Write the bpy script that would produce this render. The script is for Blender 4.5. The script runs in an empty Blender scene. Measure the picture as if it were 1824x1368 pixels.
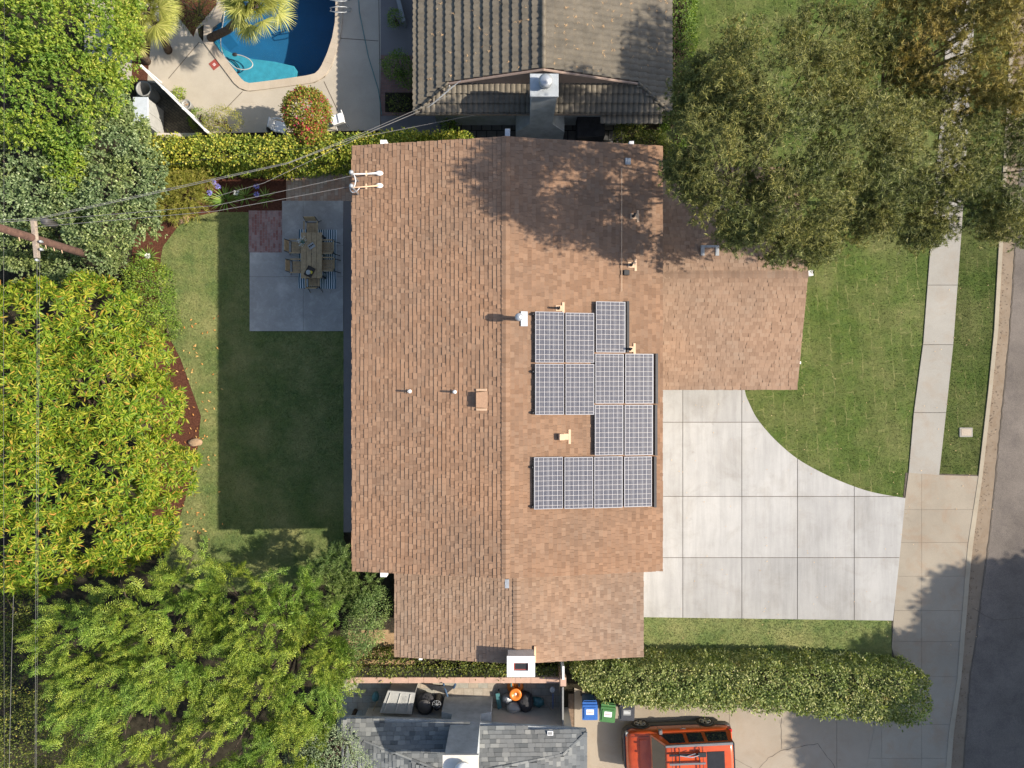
import bpy, math, random
import numpy as np
from mathutils import Vector, Matrix
from mathutils.geometry import tessellate_polygon

random.seed(7)
SC = bpy.context.scene
COL = SC.collection
R = math.radians

# ------------------------------------------------------------------ camera, sky, sun, exposure
CAM_H = 28.3
F = 1217.0                                   # focal length in photo pixels (24 mm equivalent)
cam_d = bpy.data.cameras.new('camera')
cam = bpy.data.objects.new('camera', cam_d)
COL.objects.link(cam)
cam_d.sensor_fit = 'HORIZONTAL'
cam_d.sensor_width = 36.0
cam_d.lens = 36.0 * F / 1824.0
cam_d.clip_start = 0.1
cam_d.clip_end = 1000
cam.location = (0, 0, CAM_H)
cam.rotation_euler = (0, 0, 0)
SC.camera = cam

SUN_L = Vector((-6.74, 0.32, -5.1)).normalized()      # direction the light travels
SUN_EL = math.asin(-SUN_L.z)
sun_d = bpy.data.lights.new('sun', 'SUN')
sun = bpy.data.objects.new('sun', sun_d)
COL.objects.link(sun)
sun_d.energy = 5.0
sun_d.angle = R(0.6)
sun_d.color = (1.0, 0.905, 0.77)
sun.rotation_euler = SUN_L.to_track_quat('-Z', 'Y').to_euler()
sun.location = (30, 0, 40)

world = bpy.data.worlds.new('World')
SC.world = world
world.use_nodes = True
wn = world.node_tree
for n in list(wn.nodes):
    wn.nodes.remove(n)
wo = wn.nodes.new('ShaderNodeOutputWorld')
wb = wn.nodes.new('ShaderNodeBackground')
ws = wn.nodes.new('ShaderNodeTexSky')
ws.sky_type = 'NISHITA'
ws.sun_disc = False
ws.sun_elevation = SUN_EL
to_sun = -SUN_L
ws.sun_rotation = math.atan2(to_sun.x, to_sun.y)
ws.altitude = 50
ws.air_density = 1.0
ws.dust_density = 1.5
ws.ozone_density = 1.0
wb.inputs['Strength'].default_value = 0.135
wn.links.new(ws.outputs[0], wb.inputs[0])
wn.links.new(wb.outputs[0], wo.inputs[0])
SC.view_settings.view_transform = 'Standard'
SC.view_settings.look = 'None'
SC.view_settings.exposure = 0.60
SC.view_settings.gamma = 1.0
SC.render.engine = 'CYCLES'
SC.cycles.max_bounces = 6
SC.cycles.diffuse_bounces = 3
SC.cycles.transparent_max_bounces = 12

def W(px, py, z=0.0):
    """photo pixel -> world point at height z under the nadir camera"""
    k = (CAM_H - z) / F
    return Vector(((px - 912.0) * k, (684.0 - py) * k, z))

def WL(pts, z=0.0):
    return [W(p[0], p[1], z) for p in pts]

# ------------------------------------------------------------------ materials
def new_mat(name):
    m = bpy.data.materials.new(name)
    m.use_nodes = True
    nt = m.node_tree
    for n in list(nt.nodes):
        nt.nodes.remove(n)
    out = nt.nodes.new('ShaderNodeOutputMaterial')
    b = nt.nodes.new('ShaderNodeBsdfPrincipled')
    nt.links.new(b.outputs[0], out.inputs[0])
    return m, nt, b, out

def ramp(nt, fac, stops):
    r = nt.nodes.new('ShaderNodeValToRGB')
    e = r.color_ramp.elements
    while len(e) < len(stops):
        e.new(0.5)
    for i, (p, c) in enumerate(stops):
        e[i].position = p
        e[i].color = (c[0], c[1], c[2], 1)
    nt.links.new(fac, r.inputs[0])
    return r.outputs[0]

def noise(nt, scale, detail=4, rough=0.6, vec=None, dist=0.0):
    n = nt.nodes.new('ShaderNodeTexNoise')
    n.inputs['Scale'].default_value = scale
    n.inputs['Detail'].default_value = detail
    n.inputs['Roughness'].default_value = rough
    n.inputs['Distortion'].default_value = dist
    if vec is None:
        g = nt.nodes.new('ShaderNodeNewGeometry')
        vec = g.outputs['Position']
    nt.links.new(vec, n.inputs['Vector'])
    return n.outputs[0]

def mixc(nt, fac, a, b, mode='MIX'):
    m = nt.nodes.new('ShaderNodeMix')
    m.data_type = 'RGBA'
    m.blend_type = mode
    for sock, v in ((m.inputs[0], fac), (m.inputs[6], a), (m.inputs[7], b)):
        if isinstance(v, (int, float)):
            sock.default_value = v
        elif isinstance(v, tuple):
            sock.default_value = (v[0], v[1], v[2], 1)
        else:
            nt.links.new(v, sock)
    return m.outputs[2]

def math_n(nt, op, a, b=None):
    m = nt.nodes.new('ShaderNodeMath')
    m.operation = op
    for i, v in enumerate((a, b)):
        if v is None:
            continue
        if isinstance(v, (int, float)):
            m.inputs[i].default_value = v
        else:
            nt.links.new(v, m.inputs[i])
    return m.outputs[0]

def bump(nt, b, h, dist=0.01, strength=1.0):
    n = nt.nodes.new('ShaderNodeBump')
    n.inputs['Strength'].default_value = strength
    n.inputs['Distance'].default_value = dist
    nt.links.new(h, n.inputs['Height'])
    nt.links.new(n.outputs[0], b.inputs['Normal'])

def island(nt):
    g = nt.nodes.new('ShaderNodeNewGeometry')
    return g.outputs['Random Per Island']

def scl(c, k):
    return tuple(min(1.0, x * k) for x in c)

def m_plain(name, c, rough=0.6, var=0.12, scale=6.0, metal=0.0, bmp=0.0, spec=0.5):
    m, nt, b, o = new_mat(name)
    f = noise(nt, scale, 5, 0.65)
    nt.links.new(ramp(nt, f, [(0.25, scl(c, 1 - var * 1.6)), (0.75, scl(c, 1 + var))]), b.inputs['Base Color'])
    b.inputs['Roughness'].default_value = rough
    b.inputs['Metallic'].default_value = metal
    b.inputs['Specular IOR Level'].default_value = spec
    if bmp:
        bump(nt, b, noise(nt, scale * 12, 3), bmp)
    return m

def m_concrete(name, c, stain=(0.6, 0.5, 0.4), stain_amt=0.25, isl=0.10, streak=False, rough=0.9, big=0.5, blot=0.15, fine=0.10):
    m, nt, b, o = new_mat(name)
    base = ramp(nt, noise(nt, big, 6, 0.65), [(0.3, scl(c, 1 - blot)), (0.7, scl(c, 1 + blot * 0.5))])
    sp = ramp(nt, noise(nt, 45, 4, 0.8), [(0.3, (1 - fine * 1.8,) * 3), (0.7, (1 + fine * 0.3,) * 3)])
    base = mixc(nt, 1.0, base, sp, 'MULTIPLY')
    iv = ramp(nt, island(nt), [(0.0, (1 - isl,) * 3), (1.0, (1.0,) * 3)])
    base = mixc(nt, 1.0, base, iv, 'MULTIPLY')
    sm = ramp(nt, noise(nt, big * 2.3, 5, 0.7, dist=0.6), [(0.48, (0, 0, 0)), (0.72, (1, 1, 1))])
    base = mixc(nt, math_n(nt, 'MULTIPLY', sm, stain_amt), base, tuple(stain), 'MULTIPLY')
    spt = ramp(nt, noise(nt, 2.6, 3, 0.5, dist=0.3), [(0.70, (0, 0, 0)), (0.78, (1, 1, 1))])
    base = mixc(nt, math_n(nt, 'MULTIPLY', spt, 0.30), base, (0.45, 0.40, 0.36), 'MULTIPLY')
    if streak:
        g = nt.nodes.new('ShaderNodeNewGeometry')
        mp = nt.nodes.new('ShaderNodeMapping')
        mp.inputs['Scale'].default_value = (3.2, 0.28, 1.0)
        nt.links.new(g.outputs['Position'], mp.inputs[0])
        st = ramp(nt, noise(nt, 1.0, 5, 0.7, vec=mp.outputs[0]), [(0.34, (0.88, 0.88, 0.885)), (0.60, (1.04, 1.04, 1.04))])
        base = mixc(nt, 1.0, base, st, 'MULTIPLY')
    nt.links.new(base, b.inputs['Base Color'])
    b.inputs['Roughness'].default_value = rough
    b.inputs['Specular IOR Level'].default_value = 0.25
    bump(nt, b, noise(nt, 60, 4, 0.8), 0.004)
    return m

def m_leaf(name, stops, rough=0.55, trans=0.35, patch=None, patch_scale=0.7, spec=0.35, tint=(1.2, 1.25, 0.5), gain=1.15, brown=0.0):
    m, nt, b, out = new_mat(name)
    c = ramp(nt, island(nt), [(p_, scl(q_, gain)) for p_, q_ in stops])
    f = noise(nt, patch_scale, 3, 0.6)
    if patch:
        pm = ramp(nt, f, [(0.42, (0, 0, 0)), (0.60, (1, 1, 1))])
        c = mixc(nt, math_n(nt, 'MULTIPLY', pm, 0.7), c, mixc(nt, 1.0, c, patch, 'MULTIPLY'))
    if brown:
        bf = ramp(nt, noise(nt, 1.1, 4, 0.7), [(0.60, (0, 0, 0)), (0.70, (1, 1, 1))])
        c = mixc(nt, math_n(nt, 'MULTIPLY', bf, brown), c, (0.34, 0.20, 0.09))
    nt.links.new(c, b.inputs['Base Color'])
    b.inputs['Roughness'].default_value = rough
    b.inputs['Specular IOR Level'].default_value = spec
    t = nt.nodes.new('ShaderNodeBsdfTranslucent')
    nt.links.new(mixc(nt, 1.0, c, tint, 'MULTIPLY'), t.inputs[0])
    mx = nt.nodes.new('ShaderNodeMixShader')
    mx.inputs[0].default_value = trans
    nt.links.new(b.outputs[0], mx.inputs[1])
    nt.links.new(t.outputs[0], mx.inputs[2])
    nt.links.new(mx.outputs[0], out.inputs[0])
    return m

def m_shingle(name, lo, mid, hi, rough=0.95):
    m, nt, b, o = new_mat(name)
    c = ramp(nt, island(nt), [(0.0, lo), (0.35, mid), (0.75, scl(mid, 1.12)), (1.0, hi)])
    g = ramp(nt, noise(nt, 90, 3, 0.8), [(0.3, (0.80,) * 3), (0.7, (1.08,) * 3)])
    c = mixc(nt, 1.0, c, g, 'MULTIPLY')
    w = ramp(nt, noise(nt, 0.35, 4, 0.6), [(0.35, (0.88, 0.90, 0.93)), (0.65, (1.05, 1.0, 0.97))])
    c = mixc(nt, 1.0, c, w, 'MULTIPLY')
    nt.links.new(c, b.inputs['Base Color'])
    b.inputs['Roughness'].default_value = rough
    b.inputs['Specular IOR Level'].default_value = 0.15
    return m

def m_lawn(name, a, b_, dry, sod=True, dryamt=0.5):
    m, nt, b, o = new_mat(name)
    c = ramp(nt, noise(nt, 22, 6, 0.8), [(0.30, scl(a, 0.55)), (0.52, a), (0.72, b_)])
    mot = ramp(nt, noise(nt, 3.5, 5, 0.75), [(0.32, (0.72, 0.80, 0.85)), (0.68, (1.12, 1.08, 1.0))])
    c = mixc(nt, 1.0, c, mot, 'MULTIPLY')
    bigf = ramp(nt, noise(nt, 0.55, 5, 0.65), [(0.40, (0, 0, 0)), (0.66, (1, 1, 1))])
    c = mixc(nt, math_n(nt, 'MULTIPLY', bigf, dryamt), c, dry)
    if sod:
        g = nt.nodes.new('ShaderNodeNewGeometry')
        nz = nt.nodes.new('ShaderNodeTexNoise')
        nz.inputs['Scale'].default_value = 2.2
        nt.links.new(g.outputs['Position'], nz.inputs['Vector'])
        vm = nt.nodes.new('ShaderNodeVectorMath')
        vm.operation = 'MULTIPLY_ADD'
        nt.links.new(nz.outputs['Color'], vm.inputs[0])
        vm.inputs[1].default_value = (0.30, 0.30, 0)
        nt.links.new(g.outputs['Position'], vm.inputs[2])
        mp = nt.nodes.new('ShaderNodeMapping')
        mp.inputs['Rotation'].default_value = (0, 0, R(86))
        nt.links.new(vm.outputs[0], mp.inputs[0])
        br = nt.nodes.new('ShaderNodeTexBrick')
        nt.links.new(mp.outputs[0], br.inputs['Vector'])
        br.inputs['Color1'].default_value = (0.7, 0.7, 0.7, 1)
        br.inputs['Color2'].default_value = (1.15, 1.15, 1.15, 1)
        br.inputs['Mortar'].default_value = (1, 1, 1, 1)
        br.inputs['Scale'].default_value = 1.0
        br.inputs['Brick Width'].default_value = 1.15
        br.inputs['Row Height'].default_value = 0.42
        br.inputs['Mortar Size'].default_value = 0.03
        br.inputs['Mortar Smooth'].default_value = 0.5
        c = mixc(nt, 0.45, c, mixc(nt, 1.0, c, br.outputs['Color'], 'MULTIPLY'))
        mk = ramp(nt, noise(nt, 1.7, 4, 0.7), [(0.47, (0, 0, 0)), (0.6, (1, 1, 1))])
        mk = math_n(nt, 'MULTIPLY', mk, br.outputs['Fac'])
        c = mixc(nt, math_n(nt, 'MULTIPLY', mk, 0.42), c, scl(dry, 1.4))
    iv = ramp(nt, island(nt), [(0.0, (0.72,) * 3), (0.7, (1.05,) * 3), (1.0, (1.45,) * 3)])
    c = mixc(nt, 1.0, c, iv, 'MULTIPLY')
    nt.links.new(c, b.inputs['Base Color'])
    b.inputs['Roughness'].default_value = 1.0
    b.inputs['Specular IOR Level'].default_value = 0.1
    bump(nt, b, noise(nt, 35, 5, 0.8), 0.04)
    return m

def m_brick(name, c1, c2, mortar, w, h, ms=0.008, rot=0.0, bias=0.0, rough=0.9):
    m, nt, b, o = new_mat(name)
    g = nt.nodes.new('ShaderNodeNewGeometry')
    mp = nt.nodes.new('ShaderNodeMapping')
    mp.inputs['Rotation'].default_value = (0, 0, rot)
    nt.links.new(g.outputs['Position'], mp.inputs[0])
    br = nt.nodes.new('ShaderNodeTexBrick')
    nt.links.new(mp.outputs[0], br.inputs['Vector'])
    for k, v in (('Color1', c1), ('Color2', c2), ('Mortar', mortar)):
        br.inputs[k].default_value = (*v, 1)
    br.inputs['Scale'].default_value = 1.0
    br.inputs['Brick Width'].default_value = w
    br.inputs['Row Height'].default_value = h
    br.inputs['Mortar Size'].default_value = ms
    br.inputs['Bias'].default_value = bias
    f = ramp(nt, noise(nt, 3.0, 5, 0.7), [(0.3, (0.72,) * 3), (0.7, (1.12,) * 3)])
    f2 = ramp(nt, noise(nt, 40, 3, 0.7), [(0.3, (0.82,) * 3), (0.7, (1.08,) * 3)])
    c = mixc(nt, 1.0, mixc(nt, 1.0, br.outputs['Color'], f, 'MULTIPLY'), f2, 'MULTIPLY')
    nt.links.new(c, b.inputs['Base Color'])
    b.inputs['Roughness'].default_value = rough
    return m

M = {}
M['soil'] = m_plain('soil', (0.040, 0.034, 0.022), 1.0, 0.45, 3.0, bmp=0.03, spec=0.1)
M['dirt_dark'] = m_plain('dark_dirt', (0.20, 0.145, 0.105), 1.0, 0.25, 8, bmp=0.02, spec=0.1)
M['dirt'] = m_plain('dry_dirt', (0.40, 0.27, 0.155), 1.0, 0.22, 2.5, bmp=0.02, spec=0.1)
M['mulch'] = m_plain('mulch', (0.135, 0.055, 0.035), 1.0, 0.35, 14.0, bmp=0.03, spec=0.1)
M['lawn'] = m_lawn('lawn_grass', (0.080, 0.116, 0.028), (0.130, 0.162, 0.047), (0.18, 0.165, 0.072), True, 0.45)
M['lawn_back'] = m_lawn('back_lawn_grass', (0.17, 0.225, 0.075), (0.29, 0.33, 0.115), (0.40, 0.365, 0.16), False, 0.6)
M['drive'] = m_concrete('driveway_concrete', (0.46, 0.45, 0.43), (0.80, 0.77, 0.73), 0.7, 0.20, True, big=0.35, blot=0.14, fine=0.06)
M['walk'] = m_concrete('sidewalk_concrete', (0.36, 0.34, 0.30), (0.92, 0.78, 0.66), 0.5, 0.07, False, blot=0.10)
M['apron'] = m_concrete('apron_concrete', (0.345, 0.30, 0.235), (0.95, 0.72, 0.58), 0.55, 0.06, False, blot=0.14)
M['curb'] = m_concrete('curb_concrete', (0.38, 0.33, 0.25), (0.8, 0.7, 0.6), 0.4, 0.05)
M['gutter'] = m_concrete('gutter_concrete', (0.27, 0.21, 0.15), (0.8, 0.7, 0.6), 0.6, 0.08, big=1.2)
M['asphalt'] = m_concrete('asphalt', (0.205, 0.175, 0.150), (0.65, 0.65, 0.70), 0.7, 0.0, False, big=0.5, blot=0.28, fine=0.30)
M['patio'] = m_concrete('patio_concrete', (0.40, 0.385, 0.365), (1.4, 1.4, 1.4), 0.8, 0.06, False, big=0.8, blot=0.2)
M['deck'] = m_concrete('pool_deck_concrete', (0.47, 0.42, 0.345), (0.85, 0.8, 0.75), 0.35, 0.06, False, big=0.6, blot=0.12)
M['coping'] = m_concrete('coping_stone', (0.50, 0.425, 0.335), (0.9, 0.82, 0.75), 0.4, 0.08)
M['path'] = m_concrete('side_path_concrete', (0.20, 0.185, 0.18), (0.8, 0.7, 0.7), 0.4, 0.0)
M['ndrive'] = m_concrete('neighbour_driveway_concrete', (0.375, 0.32, 0.25), (0.85, 0.76, 0.66), 0.5, 0.05, False, big=0.35, blot=0.12)
M['joint'] = m_plain('joint', (0.11, 0.09, 0.07), 1.0, 0.2, 8)
M['brick_pale'] = m_brick('pale_brick', (0.42, 0.25, 0.17), (0.46, 0.37, 0.29), (0.30, 0.22, 0.17), 0.30, 0.15, 0.010, R(90))
M['brick_red'] = m_brick('red_brick', (0.27, 0.11, 0.095), (0.36, 0.25, 0.23), (0.30, 0.25, 0.23), 0.22, 0.11, 0.008, R(90))
M['brick_dark'] = m_brick('dark_pavers', (0.10, 0.085, 0.065), (0.16, 0.135, 0.10), (0.05, 0.045, 0.04), 0.20, 0.10, 0.010, R(35))
M['brick_bed'] = m_brick('bed_brick', (0.20, 0.10, 0.08), (0.26, 0.14, 0.11), (0.16, 0.13, 0.12), 0.20, 0.10, 0.008)
M['tile_walk'] = m_brick('grey_tile', (0.11, 0.11, 0.11), (0.14, 0.135, 0.13), (0.02, 0.02, 0.02), 0.42, 0.42, 0.02)
M['paver'] = m_brick('sand_pavers', (0.42, 0.35, 0.27), (0.36, 0.35, 0.30), (0.25, 0.21, 0.17), 0.40, 0.30, 0.008)
M['shingle'] = m_shingle('brown_shingle', (0.262, 0.160, 0.100), (0.294, 0.184, 0.117), (0.330, 0.214, 0.139))
M['shingle_p'] = m_shingle('weathered_brown_shingle', (0.275, 0.184, 0.126), (0.310, 0.212, 0.147), (0.350, 0.250, 0.178))
M['shingle_g'] = m_shingle('grey_shingle', (0.105, 0.115, 0.118), (0.165, 0.175, 0.175), (0.29, 0.30, 0.285))
M['deckboard'] = m_plain('roof_deck', (0.11, 0.06, 0.04), 0.95, 0.2)
M['fascia'] = m_plain('fascia_paint', (0.33, 0.24, 0.19), 0.8, 0.1)
M['stucco'] = m_plain('stucco', (0.55, 0.50, 0.42), 0.9, 0.08, 3, bmp=0.01)
M['stucco_w'] = m_plain('white_stucco', (0.72, 0.72, 0.70), 0.9, 0.08, 5, bmp=0.01)
M['stucco_g'] = m_plain('grey_stucco', (0.42, 0.45, 0.47), 0.9, 0.2, 2.5, bmp=0.02)
M['white'] = m_plain('white_paint', (0.80, 0.80, 0.79), 0.5, 0.05, 5)
M['cream'] = m_plain('chimney_cap', (0.62, 0.58, 0.52), 0.8, 0.08, 5)
M['tan'] = m_plain('tan_flashing', (0.62, 0.42, 0.27), 0.6, 0.08, 5)
M['ventbrown'] = m_plain('vent_brown', (0.31, 0.19, 0.12), 0.9, 0.15, 20)
M['plategrey'] = m_plain('pale_plate', (0.50, 0.55, 0.60), 0.6, 0.1, 8)
M['galv'] = m_plain('galvanised_metal', (0.42, 0.44, 0.46), 0.45, 0.12, 8, metal=0.4)
M['black'] = m_plain('black_plastic', (0.02, 0.02, 0.022), 0.5, 0.2)
M['blackmetal'] = m_plain('black_metal', (0.025, 0.025, 0.028), 0.45, 0.2, metal=0.3)
M['darkglass'] = m_plain('dark_glass', (0.022, 0.026, 0.030), 0.05, 0.1, 1, spec=0.7)
M['wood'] = m_plain('teak_wood', (0.40, 0.28, 0.15), 0.7, 0.25, 9)
M['polewood'] = m_plain('pole_wood', (0.115, 0.062, 0.045), 0.95, 0.3, 6, bmp=0.01)
M['armwood'] = m_plain('weathered_arm_wood', (0.36, 0.29, 0.23), 0.95, 0.25, 8, bmp=0.01)
M['bark'] = m_plain('bark', (0.15, 0.11, 0.085), 1.0, 0.35, 9, bmp=0.03, spec=0.1)
M['wire'] = m_plain('grey_wire', (0.17, 0.165, 0.16), 0.7, 0.1)
M['orange_pl'] = m_plain('orange_plastic', (0.75, 0.21, 0.03), 0.4, 0.1)
M['teal_pl'] = m_plain('teal_plastic', (0.07, 0.20, 0.21), 0.5, 0.2)
M['grey_pl'] = m_plain('grey_plastic', (0.27, 0.27, 0.26), 0.5, 0.1)
M['lightgrey_pl'] = m_plain('light_grey_plastic', (0.40, 0.40, 0.38), 0.5, 0.1)
M['dark_cloth'] = m_plain('dark_cover_cloth', (0.045, 0.045, 0.05), 0.9, 0.35, 5, bmp=0.02)
M['blue_cloth'] = m_plain('blue_cloth', (0.05, 0.10, 0.18), 0.9, 0.2, 5)
M['bin_blue'] = m_plain('blue_bin', (0.035, 0.13, 0.42), 0.45, 0.1)
M['bin_green'] = m_plain('green_bin', (0.065, 0.18, 0.055), 0.45, 0.1)
M['bin_black'] = m_plain('black_bin', (0.05, 0.05, 0.055), 0.45, 0.1)
M['terracotta'] = m_plain('red_tile', (0.30, 0.06, 0.045), 0.7, 0.15)
M['yellow'] = m_plain('lemon_yellow', (0.70, 0.55, 0.05), 0.5, 0.1)
M['tray'] = m_plain('dark_wicker', (0.06, 0.045, 0.035), 0.8, 0.3, 20)
M['rock'] = m_plain('sandstone_rock', (0.42, 0.28, 0.17), 0.9, 0.25, 5, bmp=0.02)
M['petal_b'] = m_plain('blue_petals', (0.32, 0.30, 0.75), 0.7, 0.15, 20)
M['petal_w'] = m_plain('white_petals', (0.72, 0.74, 0.70), 0.7, 0.1, 20)
M['leaf_dry'] = m_leaf('dry_leaf', [(0, (0.50, 0.20, 0.05)), (0.5, (0.62, 0.30, 0.09)), (1, (0.70, 0.45, 0.16))], trans=0.1)
M['leaf_pale'] = m_leaf('pale_dry_leaf', [(0, (0.40, 0.24, 0.12)), (1, (0.60, 0.42, 0.24))], trans=0.1)
M['pool_dark'] = m_plain('deep_water_tone_plaster', (0.002, 0.090, 0.20), 0.8, 0.12, 1.2)  # dark blue of deep water put into the plaster colour
M['pool_light'] = m_plain('sunlit_shallow_plaster', (0.035, 0.26, 0.34), 0.8, 0.15, 4)  # turquoise of sunlit shallow water put into the plaster colour

def m_car():
    m, nt, b, o = new_mat('orange_car_paint')
    b.inputs['Base Color'].default_value = (0.68, 0.085, 0.012, 1)
    b.inputs['Roughness'].default_value = 0.35
    b.inputs['Coat Weight'].default_value = 0.6
    b.inputs['Coat Roughness'].default_value = 0.08
    f = noise(nt, 3, 4)
    nt.links.new(ramp(nt, f, [(0.3, (0.46, 0.060, 0.012)), (0.7, (0.60, 0.090, 0.018))]), b.inputs['Base Color'])
    return m
M['car'] = m_car()
M['clad'] = m_plain('grey_cladding', (0.075, 0.07, 0.068), 0.55, 0.1)
M['railgrey'] = m_plain('grey_roof_trim', (0.17, 0.17, 0.175), 0.45, 0.1)
M['alloy'] = m_plain('alloy_rim', (0.42, 0.40, 0.36), 0.4, 0.1, metal=0.5)
M['tyre'] = m_plain('tyre_rubber', (0.02, 0.019, 0.018), 0.8, 0.2)
M['redlamp'] = m_plain('red_lamp', (0.55, 0.02, 0.02), 0.25, 0.05)

def m_water():
    m, nt, b, out = new_mat('pool_water')
    nt.nodes.remove(b)
    tr = nt.nodes.new('ShaderNodeBsdfTransparent')
    tr.inputs[0].default_value = (0.88, 0.97, 0.99, 1)
    gl = nt.nodes.new('ShaderNodeBsdfGlossy')
    gl.inputs['Roughness'].default_value = 0.03
    fr = nt.nodes.new('ShaderNodeFresnel')
    fr.inputs[0].default_value = 1.33
    bp = nt.nodes.new('ShaderNodeBump')
    bp.inputs['Distance'].default_value = 0.03
    nt.links.new(noise(nt, 9, 3, 0.5, dist=0.5), bp.inputs['Height'])
    nt.links.new(bp.outputs[0], gl.inputs['Normal'])
    mx = nt.nodes.new('ShaderNodeMixShader')
    gg = nt.nodes.new('ShaderNodeNewGeometry')
    nt.links.new(math_n(nt, 'MULTIPLY', fr.outputs[0], math_n(nt, 'SUBTRACT', 1.0, gg.outputs['Backfacing'])), mx.inputs[0])
    nt.links.new(tr.outputs[0], mx.inputs[1])
    nt.links.new(gl.outputs[0], mx.inputs[2])
    nt.links.new(mx.outputs[0], out.inputs[0])
    return m
M['water'] = m_water()

def m_solar():
    m, nt, b, out = new_mat('solar_cells')
    tc = nt.nodes.new('ShaderNodeTexCoord')
    sx = nt.nodes.new('ShaderNodeSeparateXYZ')
    nt.links.new(tc.outputs['Object'], sx.inputs[0])
    def lines(sock, period, width, off=0.0):
        a = math_n(nt, 'ADD', sock, off)
        a = math_n(nt, 'DIVIDE', a, period)
        a = math_n(nt, 'FRACT', a)
        a = math_n(nt, 'SUBTRACT', a, 0.5)
        a = math_n(nt, 'ABSOLUTE', a)
        return math_n(nt, 'GREATER_THAN', a, 0.5 - width / period / 2)
    cellx, celly = 0.1585, 0.1625
    lx = lines(sx.outputs[0], cellx / 3, 0.0075, 10.0)
    gx = lines(sx.outputs[0], cellx, 0.014, 10.0)
    gy = lines(sx.outputs[1], celly, 0.012, 10.0)
    tone = ramp(nt, noise(nt, 5, 3, 0.6, vec=tc.outputs['Object']), [(0.3, (0.045, 0.050, 0.076)), (0.7, (0.092, 0.090, 0.105))])
    c = mixc(nt, math_n(nt, 'MULTIPLY', lx, 0.62), tone, (0.46, 0.44, 0.42))
    c = mixc(nt, math_n(nt, 'MULTIPLY', gx, 0.8), c, (0.56, 0.56, 0.56))
    c = mixc(nt, math_n(nt, 'MULTIPLY', gy, 0.75), c, (0.58, 0.53, 0.48))
    nt.links.new(c, b.inputs['Base Color'])
    b.inputs['Roughness'].default_value = 0.3
    b.inputs['Specular IOR Level'].default_value = 0.35
    return m
M['solar'] = m_solar()
M['alum'] = m_plain('aluminium', (0.34, 0.34, 0.36), 0.45, 0.05, metal=0.2)

def m_stripes():
    m, nt, b, out = new_mat('striped_rug')
    g = nt.nodes.new('ShaderNodeNewGeometry')
    sx = nt.nodes.new('ShaderNodeSeparateXYZ')
    nt.links.new(g.outputs['Position'], sx.inputs[0])
    a = math_n(nt, 'DIVIDE', math_n(nt, 'ADD', sx.outputs[0], math_n(nt, 'MULTIPLY', noise(nt, 1.5, 2), 0.05)), 0.092)
    a = math_n(nt, 'FRACT', a)
    s = math_n(nt, 'GREATER_THAN', a, 0.45)
    nt.links.new(mixc(nt, s, (0.62, 0.66, 0.68), (0.03, 0.09, 0.13)), b.inputs['Base Color'])
    b.inputs['Roughness'].default_value = 0.95
    return m
M['rug'] = m_stripes()

# foliage
M['lf_lime'] = m_leaf('lime_leaves', [(0, (0.10, 0.17, 0.015)), (0.45, (0.21, 0.29, 0.028)), (0.85, (0.33, 0.38, 0.045)), (1, (0.48, 0.46, 0.09))], patch=(0.48, 0.72, 1.1), patch_scale=0.9, gain=1.1)
M['lf_cool'] = m_leaf('cool_green_leaves', [(0, (0.055, 0.085, 0.032)), (0.5, (0.115, 0.165, 0.068)), (0.9, (0.22, 0.27, 0.13)), (1, (0.34, 0.40, 0.24))], patch=(1.25, 1.1, 0.7), tint=(1.1, 1.2, 0.6), gain=1.4)
M['lf_mango'] = m_leaf('long_bright_leaves', [(0, (0.07, 0.14, 0.012)), (0.4, (0.18, 0.28, 0.020)), (0.75, (0.36, 0.40, 0.035)), (0.93, (0.50, 0.43, 0.06)), (1, (0.55, 0.25, 0.06))], patch=(0.8, 0.92, 0.9), trans=0.35, spec=0.25, rough=0.5, gain=1.0)
M['lf_cyp'] = m_leaf('golden_cypress_sprays', [(0, (0.09, 0.145, 0.014)), (0.5, (0.20, 0.27, 0.028)), (1, (0.38, 0.42, 0.065))], patch=(0.50, 0.78, 0.9), patch_scale=0.6, trans=0.2)
M['lf_pine'] = m_leaf('olive_needles', [(0, (0.085, 0.090, 0.026)), (0.5, (0.185, 0.185, 0.046)), (1, (0.40, 0.36, 0.105))], patch=(0.55, 0.72, 0.8), patch_scale=0.6, trans=0.2, tint=(1.0, 1.1, 0.5), gain=0.98)
M['lf_gold'] = m_leaf('golden_olive_needles', [(0, (0.17, 0.13, 0.032)), (0.5, (0.32, 0.24, 0.055)), (1, (0.47, 0.36, 0.11))], patch=(0.75, 0.88, 0.8), trans=0.25, tint=(1.1, 1.1, 0.6), gain=1.1)
M['lf_hedge_y'] = m_leaf('yellow_hedge_leaves', [(0, (0.09, 0.14, 0.02)), (0.4, (0.20, 0.24, 0.03)), (0.8, (0.40, 0.38, 0.05)), (1, (0.62, 0.50, 0.10))], patch=(0.7, 0.9, 1.0), brown=0.35, gain=1.25)
M['lf_hedge'] = m_leaf('pale_hedge_leaves', [(0, (0.09, 0.12, 0.035)), (0.45, (0.19, 0.22, 0.07)), (0.85, (0.35, 0.36, 0.14)), (1, (0.55, 0.50, 0.26))], patch=(0.78, 0.92, 0.75), gain=1.25, brown=0.55)
M['lf_ivy'] = m_leaf('ivy_leaves', [(0, (0.055, 0.075, 0.016)), (0.6, (0.13, 0.16, 0.03)), (0.92, (0.24, 0.25, 0.05)), (1, (0.42, 0.34, 0.08))], patch=(0.8, 0.9, 0.8))
M['lf_green'] = m_leaf('fresh_green_leaves', [(0, (0.06, 0.11, 0.02)), (0.6, (0.13, 0.20, 0.035)), (1, (0.25, 0.31, 0.07))], patch=(0.8, 0.9, 0.8))
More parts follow.
